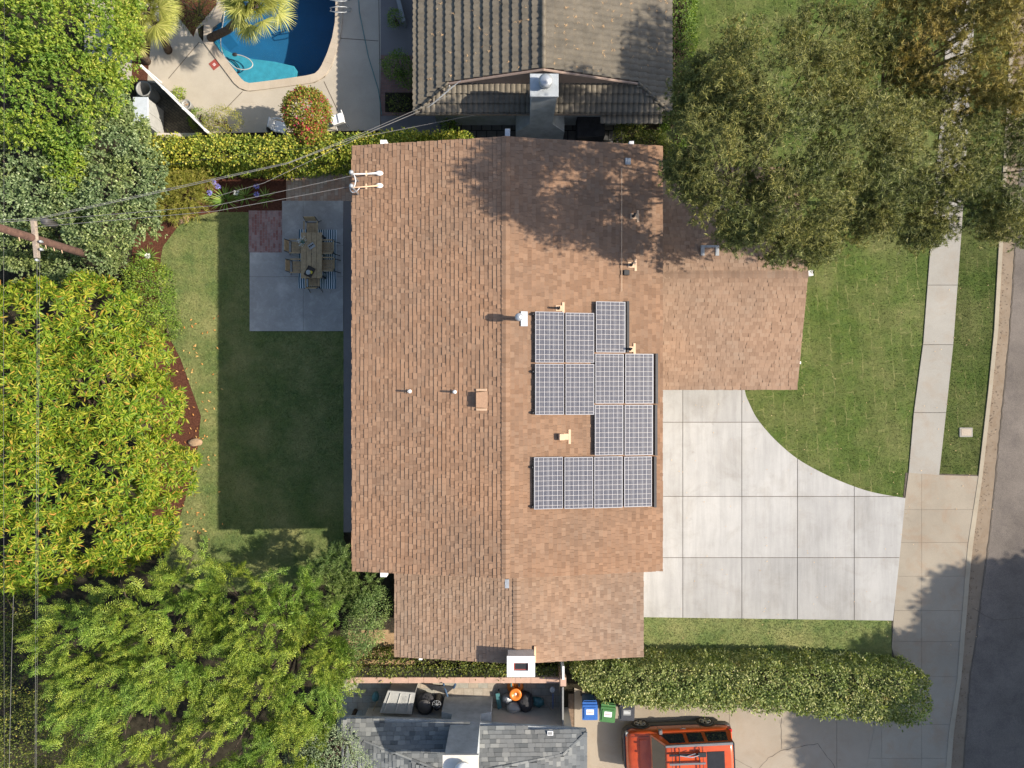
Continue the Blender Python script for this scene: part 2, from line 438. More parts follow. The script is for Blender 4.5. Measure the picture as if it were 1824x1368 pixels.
M['lf_grey'] = m_leaf('grey_green_leaves', [(0, (0.13, 0.17, 0.09)), (0.6, (0.24, 0.29, 0.16)), (1, (0.42, 0.46, 0.30))], patch=(0.8, 0.9, 0.8), tint=(1, 1.1, 0.7))
M['lf_shrub'] = m_leaf('soft_green_needles', [(0, (0.08, 0.13, 0.035)), (0.6, (0.17, 0.235, 0.06)), (1, (0.33, 0.38, 0.14))], patch=(0.7, 0.85, 0.9))
M['lf_red'] = m_leaf('bougainvillea_leaves', [(0, (0.11, 0.14, 0.02)), (0.55, (0.25, 0.25, 0.035)), (0.80, (0.42, 0.34, 0.06)), (0.86, (0.38, 0.03, 0.05)), (1, (0.50, 0.035, 0.09))], patch=(0.8, 0.95, 1))
M['lf_palm'] = m_leaf('fan_palm_leaves', [(0, (0.20, 0.22, 0.05)), (0.6, (0.36, 0.37, 0.09)), (1, (0.50, 0.48, 0.16))], trans=0.3)
M['lf_bamboo'] = m_leaf('golden_grass_leaves', [(0, (0.14, 0.16, 0.025)), (0.6, (0.27, 0.27, 0.05)), (1, (0.42, 0.36, 0.10))], trans=0.3)
M['lf_strap'] = m_leaf('strap_leaves', [(0, (0.10, 0.19, 0.03)), (0.6, (0.20, 0.31, 0.06)), (1, (0.36, 0.43, 0.11))], trans=0.3)
M['grass'] = m_leaf('grass_blades', [(0, (0.09, 0.115, 0.03)), (0.6, (0.165, 0.185, 0.06)), (1, (0.33, 0.30, 0.14))], trans=0.25, rough=0.8, spec=0.1)
M['grass_b'] = m_leaf('back_grass_blades', [(0, (0.20, 0.22, 0.08)), (0.6, (0.32, 0.325, 0.13)), (1, (0.50, 0.44, 0.22))], trans=0.25, rough=0.8, spec=0.1)

# ------------------------------------------------------------------ object helpers
def tag(o, label=None, cat=None, group=None, kind=None):
    if label: o['label'] = label
    if cat: o['category'] = cat
    if group: o['group'] = group
    if kind: o['kind'] = kind
    return o

def thing(name, label, cat, loc=(0, 0, 0), rz=0.0, group=None):
    o = bpy.data.objects.new(name, None)
    COL.objects.link(o)
    o.location = loc
    o.rotation_euler = (0, 0, rz)
    o.empty_display_size = 0.2
    tag(o, label, cat, group)
    return o

def link_mesh(name, me, mat, parent=None, smooth=False):
    o = bpy.data.objects.new(name, me)
    COL.objects.link(o)
    if mat is not None:
        me.materials.append(M[mat] if isinstance(mat, str) else mat)
    if parent is not None:
        o.parent = parent
        # geometry is given in world coordinates: take the parent's transform out (all parents here are unscaled)
        pm = parent_world(parent)
        o.matrix_parent_inverse = Matrix.Identity(4)
        me.transform(pm.inverted())
    if smooth:
        me.polygons.foreach_set('use_smooth', [True] * len(me.polygons))
    return o

def parent_world(o):
    m = Matrix.Translation(o.location) @ o.rotation_euler.to_matrix().to_4x4()
    return parent_world(o.parent) @ m if o.parent else m

class MB:
    def __init__(s, xf=None):
        s.v = []; s.f = []; s.xf = xf
    def add(s, vs, fs):
        k = len(s.v)
        s.v += [tuple(s.xf @ Vector(p)) if s.xf is not None else tuple(p) for p in vs]
        s.f += [tuple(i + k for i in f) for f in fs]
        return s
    def box(s, lo, hi, rz=0.0, about=None, bev=0.0):
        x0, y0, z0 = lo; x1, y1, z1 = hi
        if bev > 0:
            b = min(bev, (x1 - x0) / 2.1, (y1 - y0) / 2.1, (z1 - z0) / 2.1)
            ring = lambda i, z: [(x0 + i, y0 + b + 0, z), (x0 + b, y0 + i, z), (x1 - b, y0 + i, z), (x1 - i, y0 + b, z),
                                 (x1 - i, y1 - b, z), (x1 - b, y1 - i, z), (x0 + b, y1 - i, z), (x0 + i, y1 - b, z)]
            def inner(z):
                return [(x0 + b, y0 + b, z), (x0 + b, y0 + b, z), (x1 - b, y0 + b, z), (x1 - b, y0 + b, z),
                        (x1 - b, y1 - b, z), (x1 - b, y1 - b, z), (x0 + b, y1 - b, z), (x0 + b, y1 - b, z)]
            rings = [ring(0, z0 + 0), ring(0, z1 - b), [((p[0] + q[0]) / 2, (p[1] + q[1]) / 2, z1) for p, q in zip(ring(0, z1), inner(z1))]]
            vs = rings[0] + rings[1] + rings[2]
            fs = [tuple(range(7, -1, -1)), tuple(range(16, 24))]
            for k in (0, 8):
                for i in range(8):
                    j = (i + 1) % 8
                    fs.append((k + i, k + j, k + 8 + j, k + 8 + i))
        else:
            vs = [(x0, y0, z0), (x1, y0, z0), (x1, y1, z0), (x0, y1, z0), (x0, y0, z1), (x1, y0, z1), (x1, y1, z1), (x0, y1, z1)]
            fs = [(0, 3, 2, 1), (4, 5, 6, 7), (0, 1, 5, 4), (1, 2, 6, 5), (2, 3, 7, 6), (3, 0, 4, 7)]
        if rz:
            c = about or ((x0 + x1) / 2, (y0 + y1) / 2)
            co, si = math.cos(rz), math.sin(rz)
            vs = [(c[0] + (x - c[0]) * co - (y - c[1]) * si, c[1] + (x - c[0]) * si + (y - c[1]) * co, z) for x, y, z in vs]
        return s.add(vs, fs)
    def prism(s, pts, z0, z1):
        """pts: CCW polygon of (x, y); z0/z1 numbers or lists"""
        pts = [(p[0], p[1]) for p in pts]
        ar = sum(a[0] * b[1] - b[0] * a[1] for a, b in zip(pts, pts[1:] + pts[:1]))
        if ar < 0: pts = pts[::-1]
        n = len(pts)
        vs = [(x, y, z0) for x, y in pts] + [(x, y, z1) for x, y in pts]
        tris = tessellate_polygon([[Vector((x, y, 0)) for x, y in pts]])
        fs = []
        for t in tris:
            a, b, c = t
            cr = (pts[b][0] - pts[a][0]) * (pts[c][1] - pts[a][1]) - (pts[b][1] - pts[a][1]) * (pts[c][0] - pts[a][0])
            if cr < 0: t = (a, c, b)
            fs.append(tuple(i + n for i in t))
            fs.append(tuple(reversed(t)))
        for i in range(n):
            j = (i + 1) % n
            fs.append((i, j, n + j, n + i))
        return s.add(vs, fs)
    def quadsheet(s, a, b, c, d, th):
        """a slab between 4 top corners, th thick downwards"""
        vs = [Vector(p) for p in (a, b, c, d)]
        dn = Vector((0, 0, -th))
        return s.add(vs + [v + dn for v in vs], [(0, 1, 2, 3), (7, 6, 5, 4), (0, 4, 5, 1), (1, 5, 6, 2), (2, 6, 7, 3), (3, 7, 4, 0)])
    def tube(s, path, r, n=8, cap=True, r1=None):
        path = [Vector(p) for p in path]
        m = len(path)
        vs = []; fs = []
        prev = None
        for i, p in enumerate(path):
            t = (path[min(i + 1, m - 1)] - path[max(i - 1, 0)]).normalized()
            if prev is None:
                u = t.orthogonal().normalized()
            else:
                u = (prev - t * prev.dot(t))
                u = u.normalized() if u.length > 1e-6 else t.orthogonal().normalized()
            prev = u
            w = t.cross(u)
            rr = r[i] if isinstance(r, (list, tuple)) else (r if r1 is None else r + (r1 - r) * i / (m - 1))
            for k in range(n):
                a = 2 * math.pi * k / n
                vs.append(p + (u * math.cos(a) + w * math.sin(a)) * rr)
        for i in range(m - 1):
            for k in range(n):
                j = (k + 1) % n
                fs.append((i * n + k, i * n + j, (i + 1) * n + j, (i + 1) * n + k))
        if cap:
            fs.append(tuple(reversed(range(n))))
            fs.append(tuple(range((m - 1) * n, m * n)))
        return s.add(vs, fs)
    def lathe(s, c, prof, n=20):
        """prof: list of (r, z) from bottom up"""
        vs = []; fs = []
        for r, z in prof:
            for k in range(n):
                a = 2 * math.pi * k / n
                vs.append((c[0] + r * math.cos(a), c[1] + r * math.sin(a), c[2] + z))
        for i in range(len(prof) - 1):
            for k in range(n):
                j = (k + 1) % n
                fs.append((i * n + k, i * n + j, (i + 1) * n + j, (i + 1) * n + k))
        if prof[0][0] > 1e-4: fs.append(tuple(reversed(range(n))))
        if prof[-1][0] > 1e-4: fs.append(tuple(range((len(prof) - 1) * n, len(prof) * n)))
        return s.add(vs, fs)
    def blob(s, c, r, seed=0, amp=0.15, nu=14, nv=9):
        rs = random.Random(seed)
        vs = []; fs = []
        for i in range(nv + 1):
            th = math.pi * i / nv
            for k in range(nu):
                ph = 2 * math.pi * k / nu
                q = 1 + amp * (rs.random() - 0.5) * 2 * (0 < i < nv)
                vs.append((c[0] + r[0] * q * math.sin(th) * math.cos(ph), c[1] + r[1] * q * math.sin(th) * math.sin(ph), c[2] - r[2] * q * math.cos(th)))
        for i in range(nv):
            for k in range(nu):
                j = (k + 1) % nu
                fs.append((i * nu + k, i * nu + j, (i + 1) * nu + j, (i + 1) * nu + k))
        return s.add(vs, fs)
    def build(s, name, mat, parent=None, smooth=False):
        me = bpy.data.meshes.new(name)
        me.from_pydata([tuple(v) for v in s.v], [], s.f)
        me.validate()
        return link_mesh(name, me, mat, parent, smooth)

def catenary(a, b, sag, n=14):
    a, b = Vector(a), Vector(b)
    return [a.lerp(b, t / n) + Vector((0, 0, -sag * 4 * (t / n) * (1 - t / n))) for t in range(n + 1)]

# ------------------------------------------------------------------ ground and paving
def sheet(name, pts, z, mat, holes=(), kind='structure', parent=None):
    loops = [[Vector((p[0], p[1], 0)) for p in pts]] + [[Vector((p[0], p[1], 0)) for p in h] for h in holes]
    allp = [v for l in loops for v in l]
    tris = tessellate_polygon(loops)
    fs = []
    for a, b, c in tris:
        A, B, C = allp[a], allp[b], allp[c]
        if (B - A).cross(C - A).z < 0: a, b, c = a, c, b
        fs.append((a, b, c))
    me = bpy.data.meshes.new(name)
    me.from_pydata([(v.x, v.y, z) for v in allp], [], fs)
    o = link_mesh(name, me, mat, parent)
    if kind: o['kind'] = kind
    return o

pool_px = [(437, -60), (415, -20), (398, 18), (392, 40), (376, 52), (374, 66), (392, 92), (432, 143), (441, 149), (452, 148), (500, 142), (548, 135),
           (563, 131), (571, 122), (583, 96), (592, 68), (597, 40), (598, 10), (600, -60)]
pool_w = WL(pool_px)
cop_px = [(420, -60), (400, -18), (385, 14), (376, 34), (362, 44), (352, 52), (354, 64), (372, 88), (420, 152), (432, 161), (445, 163), (470, 160), (515, 154), (560, 148),
          (578, 138), (590, 120), (600, 92), (607, 68), (610, 40), (611, 10), (612, -60)]
cop_w = WL(cop_px)
S = 160.0
sheet('ground', [(-S, -S), (S, -S), (S, S), (-S, S)], -0.03, 'soil', [pool_w])

def clip(poly, xa, ya, xb, yb):
    """keep the part left of the line a->b"""
    out = []
    n = len(poly)
    side = lambda p: (xb - xa) * (p[1] - ya) - (yb - ya) * (p[0] - xa)
    for i in range(n):
        p, q = poly[i], poly[(i + 1) % n]
        sp, sq = side(p), side(q)
        if sp >= 0: out.append(p)
        if (sp > 0 > sq) or (sp < 0 < sq):
            t = sp / (sp - sq)
            out.append((p[0] + (q[0] - p[0]) * t, p[1] + (q[1] - p[1]) * t))
    return out

def slabs(name, poly, xs, ys, z0, z1, mat, gap=0.008):
    """poly px polygon cut by px grid lines xs, ys into slabs with open joints"""
    mb = MB()
    for xa, xb in zip(xs, xs[1:]):
        for ya, yb in zip(ys, ys[1:]):
            p = [tuple(q) for q in poly]
            p = clip(p, xa, 0, xa, -1); p = p and clip(p, xb, 0, xb, 1)
            p = p and clip(p, 0, ya, 1, ya); p = p and clip(p, 0, yb, -1, yb)
            # (image y points down, so the sense of each clip is checked by area below)
            if not p or len(p) < 3: continue
            w = [W(*q) for q in p]
            cx = sum(v.x for v in w) / len(w); cy = sum(v.y for v in w) / len(w)
            ext = max(max(v.x for v in w) - min(v.x for v in w), 0.3)
            k = 1 - gap * 2 / ext
            w2 = [(cx + (v.x - cx) * k, cy + (v.y - cy) * k) for v in w]
            mb.prism(w2, z0, z1)
    o = mb.build(name, mat)
    o['kind'] = 'structure'
    return o

# clip senses for image coordinates
def clip_rect(poly, xa, xb, ya, yb):
    def half(poly, f):
        out = []
        for i in range(len(poly)):
            p, q = poly[i], poly[(i + 1) % len(poly)]
            a, b = f(p), f(q)
            if a >= 0: out.append(p)
            if (a > 0 > b) or (a < 0 < b):
                t = a / (a - b)
                out.append((p[0] + (q[0] - p[0]) * t, p[1] + (q[1] - p[1]) * t))
        return out
    for f in (lambda p: p[0] - xa, lambda p: xb - p[0], lambda p: p[1] - ya, lambda p: yb - p[1]):
        poly = half(poly, f)
        if len(poly) < 3: return []
    return poly

def slabs(name, poly, xs, ys, z0, z1, mat, gap=0.009):
    mb = MB()
    for xa, xb in zip(xs, xs[1:]):
        for ya, yb in zip(ys, ys[1:]):
            g = gap * 43
            p = clip_rect([tuple(q) for q in poly], xa + g, xb - g, ya + g, yb - g)
            q = []
            for a in p:
                if not q or abs(a[0] - q[-1][0]) + abs(a[1] - q[-1][1]) > 0.3: q.append(a)
            if len(q) < 3: continue
            ar = abs(sum(a[0] * b[1] - b[0] * a[1] for a, b in zip(q, q[1:] + q[:1]))) / 2
            if ar < 20: continue
            mb.prism([W(*a)[:2] for a in q], z0, z1)
    o = mb.build(name, mat)
    o['kind'] = 'structure'
    return o

# driveway
curve = [(1322, 640), (1326, 694), (1335, 720), (1350, 748), (1380, 783), (1420, 817), (1470, 845), (1520, 866), (1560, 878), (1612, 887)]
def crm(pts, n=5):
    out = []
    for i in range(len(pts) - 1):
        p0, p1, p2, p3 = [np.array(pts[k], float) for k in (max(i - 1, 0), i, i + 1, min(i + 2, len(pts) - 1))]
        for k in range(n):
            t = k / n
            out.append(tuple(0.5 * (2 * p1 + (p2 - p0) * t + (2 * p0 - 5 * p1 + 4 * p2 - p3) * t * t + (3 * p1 - p0 - 3 * p2 + p3) * t ** 3)))
    return out + [tuple(pts[-1])]
curve = crm(curve)
drive_px = [(1080, 640)] + curve + [(1601, 1000), (1590, 1105), (1080, 1098)]
sheet('driveway_joint_base', WL(drive_px), 0.012, 'joint')
slabs('driveway', drive_px, [1080, 1216, 1321, 1420, 1521, 1640], [640, 752, 884, 993, 1110], 0.0, 0.030, 'drive', gap=0.012)
# front lawn, verge and side strip
lawn_front = [(1322, 640), (1300, 300), (1230, 250), (1243, -700), (1735, -700), (1676, 200), (1659, 411), (1644, 610), (1627, 737), (1618, 842), (1613, 887)] + curve[::-1][1:-1]
sheet('front_lawn', WL(lawn_front), 0.0, 'lawn')
verge_px = [(1780, -700), (1728, 150), (1712, 411), (1697, 614), (1684, 737), (1672, 846), (1742, 848), (1759, 700), (1770, 587), (1777, 460), (1786, 300), (1842, -700)]
sheet('verge_lawn', WL(verge_px), 0.0, 'lawn')
side_px = [(1080, 1098), (1590, 1105), (1588, 1153), (1595, 1172), (1600, 1262), (1560, 1275), (1050, 1262), (1012, 1160)]
sheet('side_lawn', WL(side_px), 0.0, 'lawn_back')
# pavement
walk_px = [(1735, -700), (1676, 200), (1659, 411), (1644, 610), (1627, 737), (1618, 842), (1672, 846), (1684, 737), (1697, 614), (1712, 411), (1728, 150), (1780, -700)]
slabs('sidewalk', walk_px, [1500, 1900], [-700, -520, -370, -220, -80, 60, 200, 350, 508, 614, 735, 846], 0.0, 0.034, 'walk')
curb_in = [(1842, -700), (1786, 300), (1777, 460), (1770, 587), (1759, 700), (1742, 848), (1723, 971), (1718, 1028), (1708, 1153), (1704, 1210), (1689, 1304), (1684, 1368), (1668, 1480)]
curb_out = [(1849, -700), (1793, 300), (1784, 460), (1777, 587), (1766, 700), (1749, 848), (1732, 971), (1726, 1028), (1716, 1153), (1711, 1210), (1698, 1304), (1693, 1368), (1677, 1480)]
gut_out = [(1873, -700), (1816, 300), (1807, 460), (1797, 610), (1786, 719), (1773, 850), (1761, 964), (1752, 1028), (1738, 1140), (1727, 1210), (1719, 1330), (1716, 1368), (1702, 1480)]
apron_px = [(1618, 842), (1672, 846)] + curb_in[5:] + [(1500, 1480), (1540, 1380), (1560, 1280), (1598, 1280), (1600, 1230), (1598, 1180), (1594, 1174), (1588, 1153), (1591, 1104), (1600, 1001), (1612, 887)]
slabs('apron_pavement', apron_px, [1490, 1570, 1641, 1800], [842, 907, 966, 1026, 1087, 1142, 1205, 1290, 1350, 1480], 0.0, 0.028, 'apron', gap=0.004)
sheet('pavement_joint_base', WL([(1613, 842), (1745, 846)] + curb_in[5:] + [(1490, 1480), (1490, 1280), (1590, 1280), (1588, 1104)]), 0.010, 'joint')
nd_px = [(1023, 1225), (1100, 1255), (1560, 1255), (1600, 1290), (1568, 1300), (1545, 1370), (1500, 1480), (1023, 1480)]
slabs('neighbour_driveway', nd_px, [1000, 1299, 1490, 1700], [1200, 1480], 0.0, 0.024, 'ndrive', gap=0.006)
def strip(name, a, b, z0, z1, mat):
    mb = MB()
    for i in range(len(a) - 1):
        p = [W(*a[i])[:2], W(*b[i])[:2], W(*b[i + 1])[:2], W(*a[i + 1])[:2]]
        mb.prism([(*q,) for q in p], z0, z1)
    o = mb.build(name, mat)
    o['kind'] = 'structure'
    return o
strip('curb', curb_in, curb_out, -0.12, 0.040, 'curb')
strip('gutter', curb_out, gut_out, -0.12, -0.02, 'gutter')
far = [(2400, p[1]) for p in gut_out]
strip('road', gut_out, far, -0.15, -0.012, 'asphalt')
# crack lines of the road edge and driveway
def crack(name, pts, z, w, mat='joint', seed=1, jit=1.2):
    rs = random.Random(seed)
    fine = []
    for a, b in zip(pts, pts[1:]):
        n = max(2, int(math.dist(a, b) / 7))
        for i in range(n):
            t = i / n
            fine.append((a[0] + (b[0] - a[0]) * t + rs.uniform(-jit, jit), a[1] + (b[1] - a[1]) * t + rs.uniform(-jit, jit)))
    fine.append(pts[-1])
    vs = []; fs = []
    for i, p in enumerate(fine):
        q = fine[min(i + 1, len(fine) - 1)]; o = fine[max(i - 1, 0)]
        d = Vector((q[0] - o[0], q[1] - o[1])).normalized()
        ww = w * 43 * rs.uniform(0.5, 1.2) / 2
        for sgn in (1, -1):
            vs.append(W(p[0] - d.y * ww * sgn, p[1] + d.x * ww * sgn, z))
    for i in range(len(fine) - 1):
        fs.append((2 * i, 2 * i + 2, 2 * i + 3, 2 * i + 1))
    o = MB().add(vs, fs).build(name, mat)
    o['kind'] = 'structure'
    return o
crack('road_edge_crack', [(gut_out[i][0] + 1, gut_out[i][1]) for i in range(len(gut_out))], -0.008, 0.05, seed=3)
crack('road_crack', [(1735, 1085), (1770, 1105), (1824, 1100), (1900, 1108)], -0.008, 0.03, seed=4)
crack('driveway_crack', [(1330, 1390), (1370, 1350), (1390, 1338), (1440, 1326), (1456, 1325), (1480, 1355), (1500, 1390)], 0.028, 0.02, seed=5)
crack('driveway_crack', [(1392, 1278), (1392, 1335)], 0.028, 0.02, seed=6)
crack('driveway_crack', [(1300, 1345), (1318, 1358), (1340, 1368)], 0.028, 0.02, seed=8)

# back garden
lawn_back = [(384, 378), (445, 378), (445, 590), (612, 590), (612, 960), (640, 1010), (600, 1040), (330, 1060), (290, 1010), (318, 930), (330, 890), (352, 800), (358, 740), (340, 690),
             (322, 640), (304, 605), (284, 560), (281, 500), (290, 440), (318, 402), (350, 385)]
sheet('back_lawn', WL(lawn_back), 0.0, 'lawn_back')
sheet('garden_bed', WL([(286, 296), (512, 296), (512, 378), (384, 378), (350, 385), (318, 402), (290, 440), (281, 500), (284, 560), (304, 605), (322, 640), (340, 690), (358, 740), (352, 800),
                        (330, 890), (318, 930), (270, 930), (250, 600), (235, 450), (250, 350)]), -0.006, 'mulch')
slabs('patio', [(503, 358), (612, 358), (612, 590), (445, 590), (445, 450), (503, 450)], [445, 540.5, 612], [340, 438, 493, 590], 0.0, 0.035, 'patio', gap=0.005)
sheet('patio_joint_base', WL([(504, 359), (611, 359), (611, 589), (446, 589), (446, 451), (504, 451)]), 0.014, 'joint')
sheet('red_brick_paving', WL([(443, 375), (503, 375), (503, 450), (443, 450)]), 0.010, 'brick_red')
sheet('pale_brick_paving', WL([(510, 290), (690, 290), (690, 358), (510, 358)]), 0.010, 'brick_pale')
sheet('side_path', WL([(612, 358), (700, 358), (700, 948), (612, 948)]), 0.006, 'path')
sheet('dirt_patch', WL([(620, 1100), (740, 1100), (740, 1210), (620, 1210)]), 0.0, 'dirt')
# pool neighbour
deck = [(150, -80), (678, -80), (678, 232), (345, 238), (286, 178), (240, 145), (150, 140)]
sheet('pool_deck', WL(deck), 0.0, 'deck', [cop_w])
mb = MB()
for a, b in (((355, 75), (300, 140)), ((432, 163), (400, 196)), ((577, 145), (601, 196)), ((604, 68), (674, 73)), ((674, -60), (678, 232))):
    A, B = W(*a), W(*b)
    d = (B - A).normalized(); n = Vector((-d.y, d.x, 0)) * 0.014
    mb.add([p + Vector((0, 0, 0.005)) for p in (A + n, A - n, B - n, B + n)], [(0, 3, 2, 1)])
mb.build('pool_deck_joints', 'joint')['kind'] = 'structure'
mb = MB()
cw, pw = WL(cop_px), WL(pool_px)
# coping: pieces between outer and inner outline (same number of samples taken along each)
def resample(pts, n):
    L = [0]
    for a, b in zip(pts, pts[1:]): L.append(L[-1] + (b - a).length)
    out = []
    for i in range(n):
        t = L[-1] * i / (n - 1)
        for k in range(len(pts) - 1):
            if L[k + 1] >= t - 1e-9:
                u = (t - L[k]) / max(L[k + 1] - L[k], 1e-9)
                out.append(pts[k].lerp(pts[k + 1], u)); break
    return out
def nearest_on(path, p):
    best = None
    for a, b in zip(path, path[1:]):
        ab = b - a
        t = max(0, min(1, (p - a).dot(ab) / ab.length_squared))
        q = a + ab * t
        d = (q - p).length
        if best is None or d < best[0]: best = (d, q)
    return best[1]
inner = resample(pw, 64)
outer = [nearest_on(cw, p) for p in inner]
for i in range(63):
    e = 0.004 if i % 4 == 3 else 0
    mb.prism([inner[i][:2], outer[i][:2], outer[i + 1].lerp(outer[i], e * 4)[:2], inner[i + 1].lerp(inner[i], e * 4)[:2]], -0.10, 0.05)
cop = mb.build('pool_coping', 'coping'); cop['kind'] = 'structure'
mb = MB()
pts = [v[:2] for v in pool_w]
n = len(pts)
vs = [(x, y, 0.0) for x, y in pts] + [(x, y, -1.9) for x, y in pts]
mb.add(vs, [(i, (i + 1) % n, n + (i + 1) % n, n + i) for i in range(n)])
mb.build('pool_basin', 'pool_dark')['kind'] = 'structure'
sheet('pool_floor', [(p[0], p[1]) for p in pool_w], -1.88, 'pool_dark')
sh = [(376, 56), (384, 70), (400, 88), (420, 98), (450, 105), (490, 110), (524, 118), (524, 142), (500, 145), (440, 152), (424, 140), (388, 92), (370, 62)]  # right end is the step; curved upper edge follows a shadow line
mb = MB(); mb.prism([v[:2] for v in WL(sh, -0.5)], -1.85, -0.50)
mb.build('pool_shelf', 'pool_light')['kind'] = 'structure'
sheet('pool_water', [(p[0], p[1]) for p in pool_w], -0.11, 'water')
sheet('paver_yard', WL([(245, 143), (290, 150), (372, 236), (240, 240)]), 0.008, 'brick_dark')
sheet('planting_bed', WL([(235, 60), (270, 60), (262, 150), (235, 150)]), 0.006, 'mulch')
sheet('palm_bed', WL([(300, -80), (400, -80), (385, 10), (350, 50), (345, 66), (318, 30), (300, 0)]), 0.010, 'mulch')
sheet('neighbour_side_paving', WL([(678, -80), (790, -80), (790, 240), (678, 240)]), -0.002, 'path')
sheet('brick_bed_edging', WL([(678, 98), (745, 98), (745, 206), (678, 206)]), 0.006, 'brick_bed')
sheet('bed_soil', WL([(686, 165), (738, 165), (738, 200), (686, 200)]), 0.012, 'soil')
sheet('tiled_walk', WL([(790, 190), (1110, 190), (1110, 270), (790, 270)]), 0.004, 'tile_walk')
sheet('side_yard_pavers', WL([(600, 1208), (1003, 1208), (1003, 1330), (600, 1330)]), 0.004, 'paver')
sheet('planting_strip', WL([(1012, 1235), (1022, 1235), (1022, 1300), (1012, 1300)]), 0.030, 'dirt_dark')

# ------------------------------------------------------------------ shingle roofs
def shingle_plane(mb, O, u, v, ulen, vlen, expo=0.143, inside=None, seed=0, thick=0.012, wmin=0.08, wmax=0.24):
    """tabs laid over the plane O + a*u + b*v (v runs DOWN the slope); each tab is its own island"""
    rs = random.Random(seed)
    u = u.normalized(); v = v.normalized()
    nrm = u.cross(v)
    if nrm.z < 0: nrm = -nrm
    rows = int(math.ceil(vlen / expo))
    for i in range(rows):
        b0, b1 = i * expo, min((i + 1) * expo, vlen + 0.01)
        a = -rs.uniform(0, 0.2)
        while a < ulen:
            w = rs.uniform(wmin, wmax)
            a0, a1 = max(a, 0), min(a + w - 0.005, ulen)
            a += w
            if a1 - a0 < 0.02: continue
            if inside and not inside((a0 + a1) / 2, (b0 + b1) / 2): continue
            h = thick + (0.010 if rs.random() < 0.6 else -0.006) + rs.uniform(0, 0.003)
            ja = rs.uniform(-0.006, 0.006)
            P = lambda a_, b_, h_: O + u * a_ + v * b_ + nrm * h_
            q = [P(a0, b0 - 0.01, 0.001), P(a1, b0 - 0.01, 0.001), P(a1, b1 + ja, h), P(a0, b1 + ja, h), P(a0, b1 + ja, -0.003), P(a1, b1 + ja, -0.003)]
            mb.add(q, [(0, 1, 2, 3), (3, 2, 5, 4), (1, 5, 2), (0, 3, 4)])

def orient_up(mb):
    pass

def gable_roof(parent, x0, x1, xr, y0, y1, ze, zr, mat, seed, axis='y', th=0.16, expo=0.143, name='roof', kname='ridge_cap', rake=0.10):
    """ridge along y (axis 'y') at x=xr, or along x (axis 'x') at y=xr with x0..x1 meaning y0..y1 swapped"""
    T = (lambda x, y, z: Vector((x, y, z))) if axis == 'y' else (lambda x, y, z: Vector((y, x, z)))
    sb = MB()
    e = 0.02
    A, B, C, D = T(x0, y0, ze - e), T(xr, y0, zr - e), T(xr, y1, zr - e), T(x0, y1, ze - e)
    E_, F_ = T(x1, y0, ze - e), T(x1, y1, ze - e)
    dn = Vector((0, 0, -th))
    vs = [A, B, C, D, E_, F_] + [p + dn for p in (A, B, C, D, E_, F_)]
    sb.add(vs, [(0, 1, 2, 3), (1, 4, 5, 2), (9, 8, 7, 6), (8, 11, 10, 7), (0, 3, 9, 6), (4, 10, 11, 5), (0, 6, 7, 1), (1, 7, 10, 4), (3, 2, 8, 9), (2, 5, 11, 8)])
    roof = sb.build(name, 'fascia', parent)
    mb = MB()
    O = T(xr, y0, zr); u = T(xr, y1, zr) - O
    v1 = T(x0, y0, ze) - O
    shingle_plane(mb, O, u, v1, u.length, v1.length, expo, None, seed)
    v2 = T(x1, y0, ze) - O
    shingle_plane(mb, O, u, v2, u.length, v2.length, expo, None, seed + 1)
    mb.build('shingles', mat, roof)
    # ridge caps
    rs = random.Random(seed + 5)
    rc = MB()
    L = u.length; d = u.normalized()
    s = T(0.14, 0, 0); up = Vector((0, 0, 1))
    drop = 0.14 * (zr - ze) / abs(x1 - xr)
    t = 0.0
    while t < L:
        t2 = min(t + 0.16, L)
        h = 0.032 + rs.uniform(0, 0.006)
        p, q = O + d * t, O + d * t2
        rc.add([p - s + up * (0.012 - drop), p + up * 0.014, p + s + up * (0.012 - drop), q - s + up * (h - drop), q + up * (h + 0.004), q + s + up * (h - drop),
                q - s - up * (drop + 0.01), q + s - up * (drop + 0.01), q + up * 0.0],
               [(0, 1, 4, 3), (1, 2, 5, 4), (3, 4, 8, 6), (4, 5, 7, 8)])
        t = t2
    rc.build(kname, mat, roof)
    return roof

house = thing('brown_shingle_house', 'two-storey house with brown shingle gable roof carrying solar panels', 'house', (0, 0, 0))
# main block
HX0 = (627 - 912) * (CAM_H - 5.1) / F; HX1 = (1180 - 912) * (CAM_H - 5.1) / F
HY1 = (684 - 259.5) * (CAM_H - 5.1) / F; HY0 = (684 - 1017.5) * (CAM_H - 5.1) / F
XR = -0.20; ZE = 5.1; ZR = 5.98
gable_roof(house, HX0, HX1, XR, HY0, HY1, ZE, ZR, 'shingle', 11)
# lower south wing
LX0 = (703 - 912) * (CAM_H - 2.4) / F; LX1 = (1146 - 912) * (CAM_H - 2.4) / F
LY0 = (684 - 1170) * (CAM_H - 2.4) / F
LR = 0.18; LZR = 3.05
gable_roof(house, LX0, LX1, LR, LY0, HY0 + 0.55, 2.4, LZR, 'shingle_p', 21, name='wing_roof')
# garage wing, ridge along x
GX1 = (1420 - 912) * (CAM_H - 2.6) / F
GY0 = (684 - 694) * (CAM_H - 2.6) / F; GY1 = (684 - 298) * (CAM_H - 2.6) / F
GYR = (GY0 + GY1) / 2; GZR = 3.56
gable_roof(house, GY0, GY1, GYR, 4.4, GX1, 2.6, GZR, 'shingle_p', 31, axis='x', name='garage_roof')

